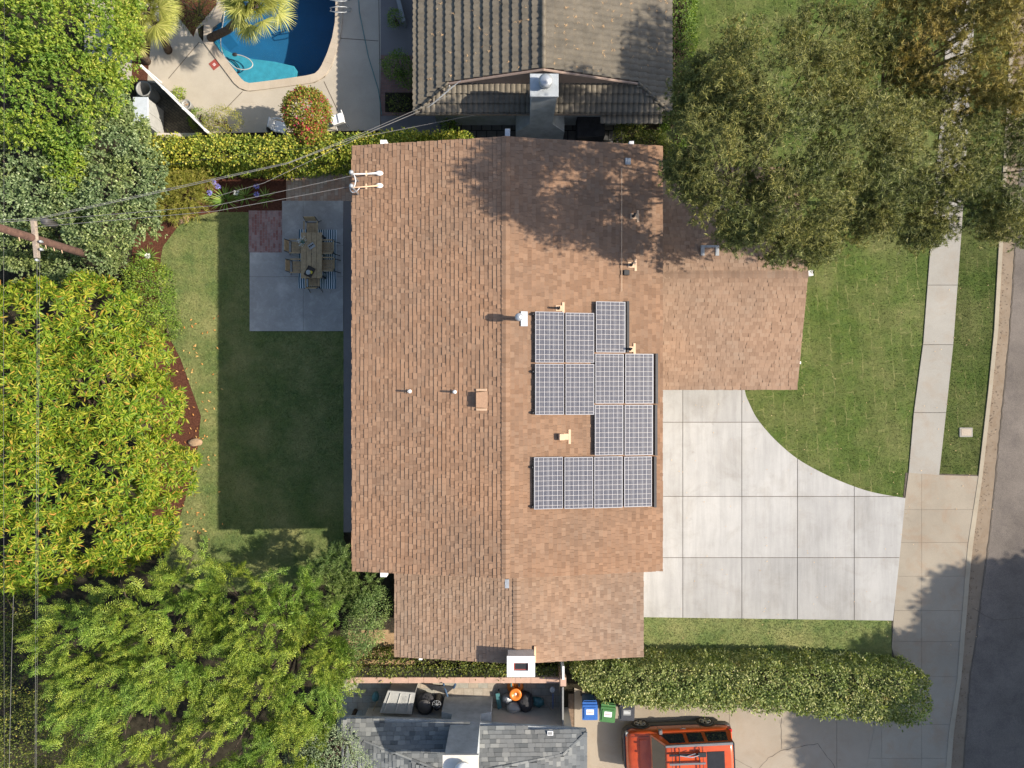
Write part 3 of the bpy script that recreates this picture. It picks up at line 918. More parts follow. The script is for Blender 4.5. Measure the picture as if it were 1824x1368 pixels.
def gable_walls(parent, x0, x1, xr, y0, y1, ze, zr, mat, axis='y'):
    T = (lambda x, y, z: Vector((x, y, z))) if axis == 'y' else (lambda x, y, z: Vector((y, x, z)))
    mb = MB()
    b = [T(x0, y0, -0.05), T(x1, y0, -0.05), T(x1, y1, -0.05), T(x0, y1, -0.05)]
    t = [T(x0, y0, ze), T(x1, y0, ze), T(x1, y1, ze), T(x0, y1, ze), T(xr, y0, zr), T(xr, y1, zr)]
    mb.add(b + t, [(0, 1, 5, 8, 4), (1, 2, 6, 5), (2, 3, 7, 9, 6), (3, 0, 4, 7)])
    return mb.build('wall', mat, parent)
def roofz(x): return ZE + (ZR - ZE) * (1 - abs(x - XR) / (HX1 - XR if x > XR else XR - HX0))
def lroofz(x): return 2.4 + (LZR - 2.4) * (1 - abs(x - LR) / (LX1 - LR if x > LR else LR - LX0))
def groofz(y): return 2.6 + (GZR - 2.6) * (1 - abs(y - GYR) / (GY1 - GYR))
OV = 0.62
gable_walls(house, HX0 + OV, HX1 - OV, XR, HY0 + OV, HY1 - OV, roofz(HX0 + OV) - 0.2, ZR - 0.2, 'stucco')
gable_walls(house, LX0 + 0.5, LX1 - 0.5, LR, LY0 + 0.4, HY0 + OV + 0.02, lroofz(LX0 + 0.5) - 0.2, LZR - 0.2, 'stucco')
gable_walls(house, GY0 + 0.5, GY1 - 0.5, GYR, HX1 - OV - 0.02, GX1 - 0.5, groofz(GY0 + 0.5) - 0.2, GZR - 0.2, 'stucco', axis='x')

def window(x, y, z, w, h, face, parent=house):
    """a window on a wall; face is '-x', '+x', '-y' or '+y'"""
    sx = {'-x': -1, '+x': 1}.get(face, 0); sy = {'-y': -1, '+y': 1}.get(face, 0)
    def bx(a0, a1, z0, z1, d0, d1, mb):
        if sx: mb.box((min(x + sx * d0, x + sx * d1), y + a0, z0), (max(x + sx * d0, x + sx * d1), y + a1, z1))
        else: mb.box((x + a0, min(y + sy * d0, y + sy * d1), z0), (x + a1, max(y + sy * d0, y + sy * d1), z1))
    g = MB(); bx(-w / 2 + 0.05, w / 2 - 0.05, z + 0.05, z + h - 0.05, 0.0, 0.02, g)
    win = g.build('window', 'darkglass', parent)
    f = MB()
    bx(-w / 2, -w / 2 + 0.06, z, z + h, 0.003, 0.05, f); bx(w / 2 - 0.06, w / 2, z, z + h, 0.003, 0.05, f)
    bx(-w / 2 + 0.06, w / 2 - 0.06, z, z + 0.06, 0.003, 0.05, f); bx(-w / 2 + 0.06, w / 2 - 0.06, z + h - 0.06, z + h, 0.003, 0.05, f)
    bx(-0.025, 0.025, z + 0.06, z + h - 0.06, 0.003, 0.04, f)
    f.build('frame', 'white', win)
for yy in (-4.5, -1.2, 2.2, 5.4):
    window(HX0 + OV, yy, 3.3, 1.4, 1.1, '-x')
window(HX0 + OV, 3.4, 0.15, 2.4, 2.0, '-x'); window(HX0 + OV, -2.5, 0.9, 1.6, 1.2, '-x')
window(HX1 - OV, -3.0, 3.4, 1.4, 1.1, '+x'); window(HX1 - OV, 5.6, 3.5, 1.2, 1.0, '+x')
gd = MB()
for k in range(4):
    gd.box((HX1 - OV, -4.9, 0.05 + k * 0.52), (HX1 - OV + 0.05, -0.9, 0.05 + k * 0.52 + 0.50), bev=0.01)
gd.build('garage_door', 'white', house)
window(GX1 - 0.5, 2.2, 0.9, 1.6, 1.2, '+x')

# beam ends at the gables
def beam(px, py, z, L, mat='white', w=0.16, h=0.22, sgn=1, axis='y', cap=True):
    p = W(px, py, z)
    mb = MB()
    if axis == 'y': mb.box((p.x - w / 2, p.y - L if sgn > 0 else p.y, z - h), (p.x + w / 2, p.y if sgn > 0 else p.y + L, z), bev=0.01)
    else: mb.box((p.x - L, p.y - w / 2, z - h), (p.x, p.y + w / 2, z), bev=0.01)
    return mb.build('beam_end', mat, house)
beam(683, 249, 5.16, 0.8, w=0.22, h=0.3); beam(1125, 251, 5.10, 0.8, w=0.16)
beam(904, 229, 5.86, 0.8, w=0.17, h=0.3, mat='galv')
beam(683, 1028, 5.16, 0.8, sgn=-1, w=0.22, h=0.3); beam(903, 1048, 5.78, 0.3, mat='galv', w=0.14, sgn=-1)
beam(749, 1176, 2.36, 0.7, sgn=-1, w=0.13); beam(1101, 1173, 2.36, 0.7, sgn=-1, w=0.11)
beam(1449, 486, 3.36, 0.7, axis='x', w=0.20); beam(1427, 646, 2.60, 0.5, axis='x', w=0.10)

# chimney
zt = 3.72
cx0, cx1 = W(903, 0, zt).x, W(953, 0, zt).x
cy1, cy0 = W(0, 1169, zt).y, W(0, 1206, zt).y
mb = MB(); mb.box((cx0 + 0.03, cy0 + 0.03, 0), (cx1 - 0.03, cy1 - 0.03, zt - 0.10))
ch = mb.build('chimney', 'stucco_w', house)
fx0, fx1 = W(915, 0, zt).x, W(941, 0, zt).x
fy1, fy0 = W(0, 1181, zt).y, W(0, 1195, zt).y
mb = MB()
mb.box((cx0, cy0, zt - 0.10), (fx0, cy1, zt)); mb.box((fx1, cy0, zt - 0.10), (cx1, cy1, zt))
mb.box((fx0, cy0, zt - 0.10), (fx1, fy0, zt)); mb.box((fx0, fy1, zt - 0.10), (fx1, cy1, zt))
mb.build('cap', 'white', ch)
mb = MB(); mb.box((fx0 + 0.001, fy0 + 0.001, zt - 0.16), (fx1 - 0.001, fy1 - 0.001, zt - 0.07)); mb.build('flue', 'terracotta', ch)
mb = MB(); mb.box((fx0 + 0.05, fy0 + 0.04, zt - 0.08), (fx1 - 0.05, fy1 - 0.04, zt - 0.06)); mb.build('flue_opening', 'black', ch)
mb = MB(); mb.box((cx1 - 0.01, cy0 + 0.25, 2.95), (cx1 + 0.06, cy1 + 0.10, 3.06)); mb.build('flashing', 'tan', ch)

# roof vents. T flashings lie on the roof, pipes stand up
SLR = math.atan2(ZR - ZE, HX1 - XR); SLL = math.atan2(ZR - ZE, XR - HX0)
def on_roof(px, py, which='main'):
    z = 5.5
    for _ in range(4):
        p = W(px, py, z)
        z = (roofz(p.x) if which == 'main' else groofz(p.y) if which == 'garage' else lroofz(p.x)) + 0.02
    return W(px, py, z)
def vent(px, py, h=0.32, r=0.035, mat='tan', pmat='black', plate=(0.20, 0.16), flip=1):
    p = on_roof(px, py)
    ang = SLR if p.x > XR else -SLL
    xf = Matrix.Translation(p) @ Matrix.Rotation(ang, 4, 'Y')
    mb = MB(xf)
    mb.box((-0.10, -0.09, -0.01), (0.13, 0.09, 0.012)); mb.box((0.12, -0.20, -0.01), (0.20, 0.20, 0.014))
    fl = mb.build('flashing', mat, house)
    mb = MB(); mb.lathe(p, [(r * 1.8, -0.03), (r * 1.5, 0.07), (r, 0.10), (r, h), (r * 0.75, h), (r * 0.75, h - 0.02)], 12)
    mb.build('vent_pipe', pmat, house, True)
for a in ((1124, 472), (1122, 622), (995, 549), (1128, 385)):
    vent(*a)
for a in ((730, 697), (810, 698)):
    p = on_roof(*a)
    mb = MB(); mb.lathe(p, [(0.09, -0.03), (0.06, 0.04), (0.035, 0.07), (0.035, 0.26), (0.026, 0.26), (0.026, 0.2)], 12)
    mb.build('vent_pipe', 'white', house, True)
    mb = MB(Matrix.Translation(p) @ Matrix.Rotation(-SLL, 4, 'Y')); mb.box((-0.10, -0.08, -0.01), (0.08, 0.08, 0.02)); mb.build('flashing', 'shingle', house)
# box vent on the east slope
p = on_roof(1003, 778)
mb = MB(Matrix.Translation(p) @ Matrix.Rotation(SLR, 4, 'Y')); mb.box((-0.16, -0.11, 0), (0.02, 0.11, 0.16), bev=0.02)
bv = mb.build('box_vent', 'tan', house)
mb = MB(Matrix.Translation(p) @ Matrix.Rotation(SLR, 4, 'Y')); mb.box((0.02, -0.10, -0.01), (0.18, 0.10, 0.012)); mb.box((0.181, -0.24, -0.01), (0.26, 0.24, 0.014)); mb.build('flashing', 'tan', bv)
# dormer vent on the west slope
p = on_roof(858, 712)
xf = Matrix.Translation(p) @ Matrix.Rotation(-SLL, 4, 'Y')
mb = MB(xf); mb.add([(-0.15, -0.24, 0.17), (-0.15, 0.24, 0.17), (0.20, 0.28, 0.02), (0.20, -0.28, 0.02), (-0.15, -0.24, 0), (-0.15, 0.24, 0), (0.20, 0.28, 0), (0.20, -0.28, 0)],
                    [(0, 3, 2, 1), (0, 1, 5, 4), (1, 2, 6, 5), (2, 3, 7, 6), (3, 0, 4, 7)])
dv = mb.build('dormer_vent', 'ventbrown', house)
mb = MB(xf); mb.box((-0.18, 0.285, -0.01), (0.17, 0.36, 0.03)); mb.build('flashing', 'tan', dv)
mb = MB(xf); mb.box((-0.18, -0.36, -0.01), (0.17, -0.285, 0.03)); mb.build('flashing', 'tan', dv)
# flue with round cap on the ridge
p = on_roof(924, 568)
mb = MB(); mb.lathe(p, [(0.075, -0.05), (0.075, 0.55)], 16); fp = mb.build('flue_pipe', 'galv', house, True)
mb = MB(); mb.lathe(p, [(0.06, 0.50), (0.13, 0.52), (0.13, 0.68), (0.09, 0.73), (0.001, 0.75)], 18); mb.build('cap', 'galv', fp, True)
mb = MB(Matrix.Translation(on_roof(933, 568)) @ Matrix.Rotation(SLR, 4, 'Y')); mb.box((-0.1, -0.24, -0.01), (0.12, 0.24, 0.035)); mb.build('flashing', 'plategrey', fp)
# conduit and junction boxes
mb = MB()
path = [on_roof(1107, y) + Vector((0, 0, 0.05)) for y in range(300, 540, 20)]
mb.tube(path, 0.013, 6); mb.build('conduit', 'tan', house)
p = on_roof(1115, 486); mb = MB(Matrix.Translation(p) @ Matrix.Rotation(SLR, 4, 'Y')); mb.box((-0.10, -0.09, 0), (0.10, 0.09, 0.10), bev=0.02); mb.build('junction_box', 'blackmetal', house)
p = on_roof(1118, 287); mb = MB(Matrix.Translation(p) @ Matrix.Rotation(SLR, 4, 'Y')); mb.box((-0.09, -0.12, 0), (0.10, 0.10, 0.04), bev=0.01); mb.build('junction_box', 'galv', house)
# bracket vent on the garage roof
p = on_roof(1264, 446, 'garage')
mb = MB(Matrix.Translation(p)); mb.box((-0.33, -0.2, -0.03), (-0.20, 0.18, 0.06)); mb.box((0.20, -0.2, -0.03), (0.33, 0.18, 0.06)); mb.box((-0.199, 0.10, -0.03), (0.199, 0.18, 0.05)); 
sv = mb.build('skylight_frame', 'galv', house)
mb = MB(Matrix.Translation(p)); mb.box((-0.199, -0.18, -0.04), (0.199, 0.099, 0.035)); mb.build('skylight_panel', 'shingle_p', sv)

# service masts with stiff-arm braces
mast = thing('service_mast', 'white electric service masts braced on the north-west roof edge', 'service mast', (0, 0, 0))
for k, (fy, ay) in enumerate(((309, 310), (331, 334))):
    foot = on_roof(676, fy)
    top = W(628, ay, 5.95)
    mb = MB(); mb.blob(foot + Vector((0, 0, 0.03)), (0.13, 0.085, 0.06), 3, 0.02); mb.build('foot', 'white', mast, True)
    mb = MB(); mb.tube([foot + Vector((0, 0, 0.05)), foot.lerp(top, 0.5), top], [0.035, 0.022, 0.02], 8); mb.build('brace', 'tan' if k else 'white', mast, True)
    base = Vector((top.x, top.y, 5.05))
    mb = MB(); mb.tube([base, top, top + Vector((0, 0, 0.15))], 0.035, 10); mb.build('pole', 'galv', mast, True)
    mb = MB(); mb.lathe(top + Vector((0, 0, 0.12)), [(0.05, 0), (0.08, 0.05), (0.06, 0.12), (0.001, 0.15)], 12); mb.build('weatherhead', 'galv', mast, True)
    mid = foot.lerp(top, 0.5)
    mb = MB(); mb.box((mid.x - 0.02, mid.y - 0.09, mid.z - 0.02), (mid.x + 0.03, mid.y + 0.09, mid.z + 0.03)); mb.build('clamp', 'tan', mast)
A, B = W(631, 312, 5.9), W(631, 334, 5.9)
mb = MB(); mb.tube([A, A.lerp(B, 0.5) + Vector((0.06, 0, 0.05)), B], 0.018, 6); mb.build('jumper_cable', 'white', mast, True)
mb = MB(); mb.tube([W(623, 331, 5.8), W(624, 339, 5.6), W(628, 343, 5.6), W(635, 341, 5.7), W(640, 335, 5.9)], 0.015, 6); mb.build('jumper_cable', 'white', mast, True)

# ------------------------------------------------------------------ solar panels
PAN = [((953, 555, 1005, 646), 'leftmost solar panel of the uppermost row, next to the silver flue'),
       ((1007, 557, 1059, 646), 'solar panel second from left in the upper block, below the topmost tan vent'),
       ((1061, 537, 1115, 628), 'topmost solar panel, sticking up above all the others at the conduit end'),
       ((953, 648, 1005, 739), 'leftmost solar panel in the second row down, above the bare roof gap'),
       ((1007, 648, 1059, 739), 'second-row solar panel just above and left of the box vent gap'),
       ((1060, 630, 1112, 719), 'solar panel directly below the topmost one'),
       ((1113, 630, 1165, 719), 'uppermost solar panel of the right-hand column beside the eave'),
       ((1059, 721, 1111, 811), 'solar panel directly right of the bare roof gap with the box vent'),
       ((1112, 721, 1164, 811), 'middle solar panel of the right-hand column beside the eave'),
       ((951, 814, 1003, 907), 'leftmost solar panel of the bottom row of four'),
       ((1005, 814, 1057, 906), 'second solar panel from the left in the bottom row of four'),
       ((1058, 813, 1110, 905), 'third solar panel from the left in the bottom row of four'),
       ((1111, 813, 1162, 903), 'rightmost solar panel of the bottom row of four, by the eave')]
for (a, b, c, d), lab in PAN:
    cxp, cyp = (a + c) / 2, (b + d) / 2
    p0 = on_roof(cxp, cyp)
    z = p0.z + 0.12
    p = W(cxp, cyp, z)
    w = (c - a - 0.6) * (CAM_H - z) / F / math.cos(SLR); h = (d - b - 0.6) * (CAM_H - z) / F
    t = thing('solar_panel', lab, 'solar panel', p, 0, 'solar panels on the east roof slope')
    t.rotation_euler = (0, SLR, 0)
    xf = Matrix.Translation(p) @ Matrix.Rotation(SLR, 4, 'Y')
    mb = MB(); fr = 0.022
    mb.box((-w / 2, -h / 2, -0.035), (w / 2, -h / 2 + fr, 0.004)); mb.box((-w / 2, h / 2 - fr, -0.035), (w / 2, h / 2, 0.004))
    mb.box((-w / 2, -h / 2 + fr, -0.035), (-w / 2 + fr, h / 2 - fr, 0.004)); mb.box((w / 2 - fr, -h / 2 + fr, -0.035), (w / 2, h / 2 - fr, 0.004))
    me = bpy.data.meshes.new('frame'); me.from_pydata(mb.v, [], mb.f); o = bpy.data.objects.new('frame', me); COL.objects.link(o); me.materials.append(M['alum']); o.parent = t
    mb = MB(); mb.box((-w / 2 + fr, -h / 2 + fr, -0.03), (w / 2 - fr, h / 2 - fr, 0.0))
    me = bpy.data.meshes.new('cell_sheet'); me.from_pydata(mb.v, [], mb.f); o = bpy.data.objects.new('cell_sheet', me); COL.objects.link(o); me.materials.append(M['solar']); o.parent = t
rack = thing('panel_racking', 'black mounting rails and clamps under the edges of the solar panels', 'racking', (0, 0, 0))
for (px, ya, yb) in ((1117, 537, 628), (1168, 630, 719), (1167, 721, 811), (1165.5, 813, 903)):
    A, B = on_roof(px, ya), on_roof(px, yb)
    mb = MB(Matrix.Translation((A.x, 0, A.z)) @ Matrix.Rotation(SLR, 4, 'Y')); mb.box((-0.045, B.y, 0.01), (0.045, A.y, 0.10)); mb.build('rail', 'blackmetal', rack)
for (px, py) in ((949, 560), (949, 662), (949, 735), (948, 832), (948, 902)):
    p = on_roof(px, py)
    mb = MB(); mb.lathe(p, [(0.05, -0.01), (0.05, 0.06), (0.03, 0.10), (0.001, 0.11)], 10); mb.build('clamp', 'blackmetal', rack, True)

# ------------------------------------------------------------------ tiled neighbour house (north)
nh = thing('tiled_roof_house', 'neighbour house with grey-brown scalloped tile roof strewn with dry leaves', 'house', (0, 0, 0))
NZ = 2.58; NR = 4.15; NRX = 1.10
NX0 = (738 - 912) * (CAM_H - NZ) / F; NX1 = (1195 - 912) * (CAM_H - NZ) / F
NYT = 22.0
def m_tile():
    m, nt, b, o = new_mat('roof_tile')
    c = ramp(nt, noise(nt, 2.0, 6, 0.7), [(0.3, (0.105, 0.090, 0.066)), (0.7, (0.195, 0.165, 0.120))])
    c2 = ramp(nt, noise(nt, 25, 4, 0.7), [(0.3, (0.75,) * 3), (0.7, (1.12,) * 3)])
    nt.links.new(mixc(nt, 1.0, c, c2, 'MULTIPLY'), b.inputs['Base Color'])
    b.inputs['Roughness'].default_value = 0.7
    return m
M['tile'] = m_tile()
def tile_plane(O, u, v, ulen, vlen, expo=0.37, wave=0.23, amp=0.034, step=0.085, clipf=None, parent=None, name='tiles'):
    u = u.normalized(); v = v.normalized(); nrm = u.cross(v)
    if nrm.z < 0: nrm = -nrm
    mb = MB()
    rows = int(math.ceil(vlen / expo))
    du = wave / 6
    nu = int(ulen / du)
    rs = random.Random(3)
    for i in range(rows):
        b0, b1 = i * expo, min((i + 1) * expo, vlen)
        vs = []; fs = []; ok = []
        jig = [rs.uniform(-0.008, 0.008) for _ in range(nu // 6 + 2)]
        for k in range(nu + 1):
            a = k * du
            s_ = abs(math.sin(math.pi * a / wave)) ** 0.8 * amp
            P = lambda b_, h_: O + u * a + v * b_ + nrm * h_
            e = jig[k // 6] + 0.018 * abs(math.sin(math.pi * a / wave))
            vs += [P(b0 - 0.02, s_), P(b1 + e, s_ + step), P(b1 + e, -0.01)]
            ok.append(clipf is None or clipf(a, (b0 + b1) / 2))
        for k in range(nu):
            if not (ok[k] and ok[k + 1]): continue
            fs += [(3 * k, 3 * k + 3, 3 * k + 4, 3 * k + 1), (3 * k + 1, 3 * k + 4, 3 * k + 5, 3 * k + 2)]
        mb.add(vs, fs)
    return mb.build(name, 'tile', parent)
yR = 10.45; yE = W(0, 207, 2.35).y
mb = MB()
ySk = W(0, 150, 2.9).y
hipx = W(800, 150, 2.9).x
A = Vector((NX0, NYT, NZ - 0.03)); B = Vector((NRX, NYT, NR - 0.03)); C = Vector((NRX, ySk, NR - 0.03)); D = Vector((hipx, ySk, NZ + (NR - NZ) * (hipx - NX0) / (NRX - NX0) - 0.03)); E = Vector((NX0, yE, NZ - 0.03))
hipx2 = NX1 - (hipx - NX0)
B2 = Vector((NX1, NYT, NZ - 0.03)); D2 = Vector((hipx2, ySk, D.z)); E2 = Vector((NX1, yE, NZ - 0.03))
dn = Vector((0, 0, -0.14))
roofpts = [A, B, C, D, E, B2, D2, E2]
mb.add(roofpts + [p + dn for p in roofpts], [(0, 4, 3, 2, 1), (1, 2, 6, 7, 5), (4, 7, 6, 3), (8, 9, 10, 11, 12), (9, 13, 15, 14, 10), (12, 11, 14, 15),
                                              (0, 8, 12, 4), (5, 7, 15, 13), (4, 12, 15, 7), (2, 3, 6)])
nroof = mb.build('roof', 'fascia', nh)
sl = (NR - NZ)
vl = Vector((NX0 - NRX, 0, -sl)); vr = Vector((NX1 - NRX, 0, -sl))
LL = vl.length
hipd = LL * (NRX - hipx) / (NRX - NX0)
def cl(a, b):
    y = yE + a
    if b < hipd: return y > ySk
    return y > ySk - (ySk - yE) * (b - hipd) / (LL - hipd)
tile_plane(Vector((NRX, yE, NR)), Vector((0, 1, 0)), vl, NYT - yE, LL, clipf=cl, parent=nroof)
tile_plane(Vector((NRX, yE, NR)), Vector((0, 1, 0)), vr, NYT - yE, vr.length, clipf=cl, parent=nroof)
# skirt slope facing south
skv = Vector((0, yE - ySk, NZ - D.z))
def ck(a, b):
    x = NX0 + a
    t = b / skv.length
    lo = hipx + (NX0 - hipx) * t; hi = hipx2 + (NX1 - hipx2) * t
    return lo < x < hi
tile_plane(Vector((NX0, ySk, D.z - 0.02)), Vector((1, 0, 0)), skv, NX1 - NX0, skv.length, expo=0.33, wave=0.20, clipf=ck, parent=nroof, name='skirt_tiles')
# the eave of the skirt runs lower on the east side
mb = MB(); xa, xb = W(1068, 0, 2.3).x, W(1178, 0, 2.3).x
tile_plane(Vector((xa, yE + 0.02, NZ - 0.06)), Vector((1, 0, 0)), Vector((0, -0.34, -0.12)), xb - xa, 0.33, expo=0.33, wave=0.20, parent=nroof, name='skirt_tiles')
# ridge, hips, gable flashing
mb = MB()
t = ySk
while t < NYT:
    mb.tube([(NRX, t, NR + 0.03), (NRX, t + 0.38, NR + 0.045)], 0.085, 8, r1=0.10); t += 0.36
mb.build('ridge_tiles', 'tile', nroof, True)
for (P, Q) in ((D, E), (D2, E2)):
    mb = MB(); n_ = 8
    for i in range(n_):
        a, b = P.lerp(Q, i / n_), P.lerp(Q, (i + 1.08) / n_)
        mb.tube([a + Vector((0, 0, 0.05)), b + Vector((0, 0, 0.08))], 0.06, 7)
    mb.build('hip_tiles', 'tile', nroof, True)
mb = MB()
for (P, Q) in ((D, C), (C, D2)):
    mb.tube([P + Vector((0, -0.05, 0.06)), Q + Vector((0, -0.05, 0.06))], 0.045, 6)
mb.build('gable_trim', 'fascia', nroof)
mb = MB()
mb.box((NX0 + 0.6, yE + 0.55, 0), (NX1 - 0.6, NYT - 0.5, NZ - 0.15)); mb.build('wall', 'stucco_g', nh)
# its chimney: broad base, shoulders, shaft, slab and round cap
mb = MB()
zt2 = 4.6
x0, x1 = W(944, 0, zt2).x, W(995, 0, zt2).x
y1, y0 = W(0, 131, zt2).y, W(0, 172, zt2).y
bx0, bx1 = W(919, 0, 1.4).x, W(1006, 0, 1.4).x
by = y0 + 0.03
prof = [(bx0, 0), (bx1, 0), (bx1, 1.2), (x1 - 0.05, 2.0), (x1 - 0.05, zt2 - 0.08), (x0 + 0.05, zt2 - 0.08), (x0 + 0.05, 2.0), (bx0, 1.2)]
vs = [(x, by, z) for x, z in prof] + [(x, y1 - 0.03, z) for x, z in prof]
n = len(prof)
mb.add(vs, [tuple(range(n)), tuple(range(2 * n - 1, n - 1, -1))] + [(i, n + i, n + (i + 1) % n, (i + 1) % n) for i in range(n)])
nch = mb.build('chimney', 'stucco_g', nh)
mb = MB(); mb.box((x0, y0, zt2 - 0.08), (x1, y1, zt2), bev=0.01); mb.build('slab', 'stucco_g', nch)
pc = W(972, 144, zt2 + 0.3)
mb = MB(); mb.lathe((pc.x, pc.y, zt2), [(0.16, 0), (0.17, 0.22), (0.24, 0.24), (0.24, 0.34), (0.16, 0.41), (0.001, 0.44)], 22); mb.build('cap', 'galv', nch, True)
# aerial on the neighbour roof
an = thing('roof_aerial', 'bent wire television aerial on the corner of the tiled roof', 'aerial', (0, 0, 0))
mb = MB()
a0 = W(797, 158, 3.2)
mb.tube([a0 + Vector((0, 0, -0.5)), a0, a0 + Vector((0.1, 0, 0.25))], 0.02, 6); mb.build('pole', 'galv', an)
mb = MB()
b0, b1 = W(770, 186, 3.2), W(812, 150, 3.4)
mb.tube([b0, b1], 0.012, 5)
for i in range(9):
    c = b0.lerp(b1, i / 8)
    mb.tube([c + Vector((-0.18, -0.12, 0)), c + Vector((0.18, 0.12, 0.02))], 0.008, 4)
mb.build('elements', 'galv', an)

# ------------------------------------------------------------------ grey-shingle neighbour house (south)
sh_ = thing('grey_shingle_house', 'neighbour house with grey shingle hip roof and tall stucco chimney', 'house', (0, 0, 0))
def P3(px, py, z): return W(px, py, z)
e1 = P3(600, 1278, 2.35); e2 = P3(1045, 1302, 2.35)
ya = P3(0, 1290, 2.35).y
ycor = P3(0, 1302, 2.35).y
# simple hip: eave along y=ye, hips rising inwards, ridge running south
ex0 = P3(590, 0, 2.35).x; ex1 = P3(1045, 0, 2.35).x
ye = P3(0, 1291, 2.35).y
L0 = P3(648, 1319, 2.62); Lr = P3(790, 1374, 2.95)
R0 = P3(1003, 1343, 2.62); Rr = P3(850, 1374, 2.95)
cornerR = Vector((ex1, P3(0, 1303, 2.35).y, 2.35)); cornerL = Vector((P3(610, 0, 2.35).x, P3(0, 1280, 2.35).y, 2.35))
YS = -24.0
mb = MB()
pts3 = [cornerL, P3(800, 1288, 2.38), cornerR, R0, Rr, Lr, L0]
botR = Vector((ex1, YS, 2.35)); midR = Vector((Rr.x, YS, Rr.z)); midL = Vector((Lr.x, YS, Lr.z)); botL = Vector((cornerL.x, YS, 2.35))
P_ = pts3 + [botR, midR, midL, botL]
mb.add([p - Vector((0, 0, 0.16)) for p in P_] + [p - Vector((0, 0, 0.30)) for p in P_],
       [(0, 6, 5, 4, 3, 2, 1), (2, 3, 4, 8, 7), (4, 5, 9, 8), (5, 6, 0, 10, 9), (11, 12, 1, 0), (12, 13, 2, 1), (13, 18, 7, 2), (11, 0, 10, 21)])
sroof = mb.build('roof', 'stucco_g', sh_)
def in_poly(poly):
    def f(x, y):
        c = False; n = len(poly); j = n - 1
        for i in range(n):
            xi, yi = poly[i]; xj, yj = poly[j]
            if (yi > y) != (yj > y) and x < (xj - xi) * (y - yi) / (yj - yi) + xi: c = not c
            j = i
        return c
    return f
def drape_shingles(mb, poly3, down, expo, seed, wmin=0.14, wmax=0.34):
    """shingles over a near-planar 3D polygon, rows perpendicular to the horizontal direction `down`"""
    # least-squares plane
    A = np.array([[p.x, p.y, 1] for p in poly3]); zz = np.array([p.z for p in poly3])
    co = np.linalg.lstsq(A, zz, rcond=None)[0]
    zf = lambda x, y: co[0] * x + co[1] * y + co[2]
    d = Vector((down[0], down[1], 0)).normalized(); u = Vector((-d.y, d.x, 0))
    s = [p.x * d.x + p.y * d.y for p in poly3]; t = [p.x * u.x + p.y * u.y for p in poly3]
    o2 = d * min(s) + u * min(t)
    O = Vector((o2.x, o2.y, zf(o2.x, o2.y)))
    q = o2 + d; v = Vector((d.x, d.y, zf(q.x, q.y) - O.z)); k = v.length
    q = o2 + u; uu = Vector((u.x, u.y, zf(q.x, q.y) - O.z))
    f = in_poly([(p.x, p.y) for p in poly3])
    def inside(a, b):
        P = O + uu.normalized() * a + v.normalized() * b
        return f(P.x, P.y)
    shingle_plane(mb, O + Vector((0, 0, 0.01)), uu, v, (max(t) - min(t)) * uu.length, (max(s) - min(s)) * k, expo, inside, seed, 0.012, wmin, wmax)
mb = MB()
drape_shingles(mb, [cornerL, P3(800, 1288, 2.38), cornerR, R0, Rr, Lr, L0], (0, 1), 0.15, 41)
drape_shingles(mb, [cornerR, R0, Rr, midR, botR], (1, 0), 0.15, 42)
drape_shingles(mb, [L0, Lr, midL, botL, cornerL], (-1, 0), 0.15, 43)
drape_shingles(mb, [Rr, Lr, midL, midR], (0, -1), 0.15, 44)
mb.build('shingles', 'shingle_g', sroof)
mb = MB()
for a, b in ((cornerR, R0), (R0, Rr), (L0, Lr), (Rr, midR), (Lr, midL)):
    mb = MB()
    n_ = max(2, int((b - a).length / 0.3))
    for i in range(n_):
        p, q = a.lerp(b, i / n_), a.lerp(b, (i + 1.05) / n_)
        mb.tube([p + Vector((0, 0, 0.0)), q + Vector((0, 0, 0.012))], 0.055, 6)
    mb.build('hip_cap', 'shingle_g', sroof)
mb = MB()
mb.box((cornerL.x + 0.5, YS + 0.5, 0), (ex1 - 0.5, P3(0, 1291, 2.35).y - 0.45, 2.25)); mb.build('wall', 'stucco', sh_)
# chimney
zt3 = 4.55
x0, x1 = W(790, 0, zt3).x, W(851, 0, zt3).x
y1 = W(0, 1345, zt3).y; y0 = y1 - 0.9
bx0, bx1 = W(789, 0, 0.8).x, W(876, 0, 0.8).x
mb = MB()
prof = [(bx0, 0), (bx1, 0), (bx1, 1.35), (x1 - 0.03, 1.55), (x1 - 0.03, zt3 - 0.1), (x0 + 0.03, zt3 - 0.1), (x0 + 0.03, 1.55), (bx0, 1.35)]
vs = [(x, y0, z) for x, z in prof] + [(x, y1 - 0.03, z) for x, z in prof]
n = len(prof)
mb.add(vs, [tuple(range(n)), tuple(range(2 * n - 1, n - 1, -1))] + [(i, n + i, n + (i + 1) % n, (i + 1) % n) for i in range(n)])
sch = mb.build('chimney', 'stucco_g', sh_)
mb = MB(); mb.box((x0 - 0.03, y0 - 0.05, zt3 - 0.1), (x1 + 0.03, y1, zt3)); mb.build('cap', 'cream', sch)
pc = W(825, 1372, zt3 + 0.2)
mb = MB(); mb.lathe((pc.x, pc.y, zt3), [(0.2, 0), (0.2, 0.18), (0.30, 0.20), (0.30, 0.32), (0.1, 0.40), (0.001, 0.41)], 22); mb.build('flue_cap', 'white', sch, True)
# downpipe head
p = P3(980, 1305, 2.4)
mb = MB(); mb.box((p.x - 0.11, p.y - 0.08, 2.36), (p.x + 0.11, p.y + 0.08, 2.46)); g_ = mb.build('skylight', 'white', sh_)
mb = MB(); mb.box((p.x - 0.08, p.y - 0.05, 2.461), (p.x + 0.08, p.y + 0.05, 2.47)); mb.build('pane', 'grey_pl', g_)

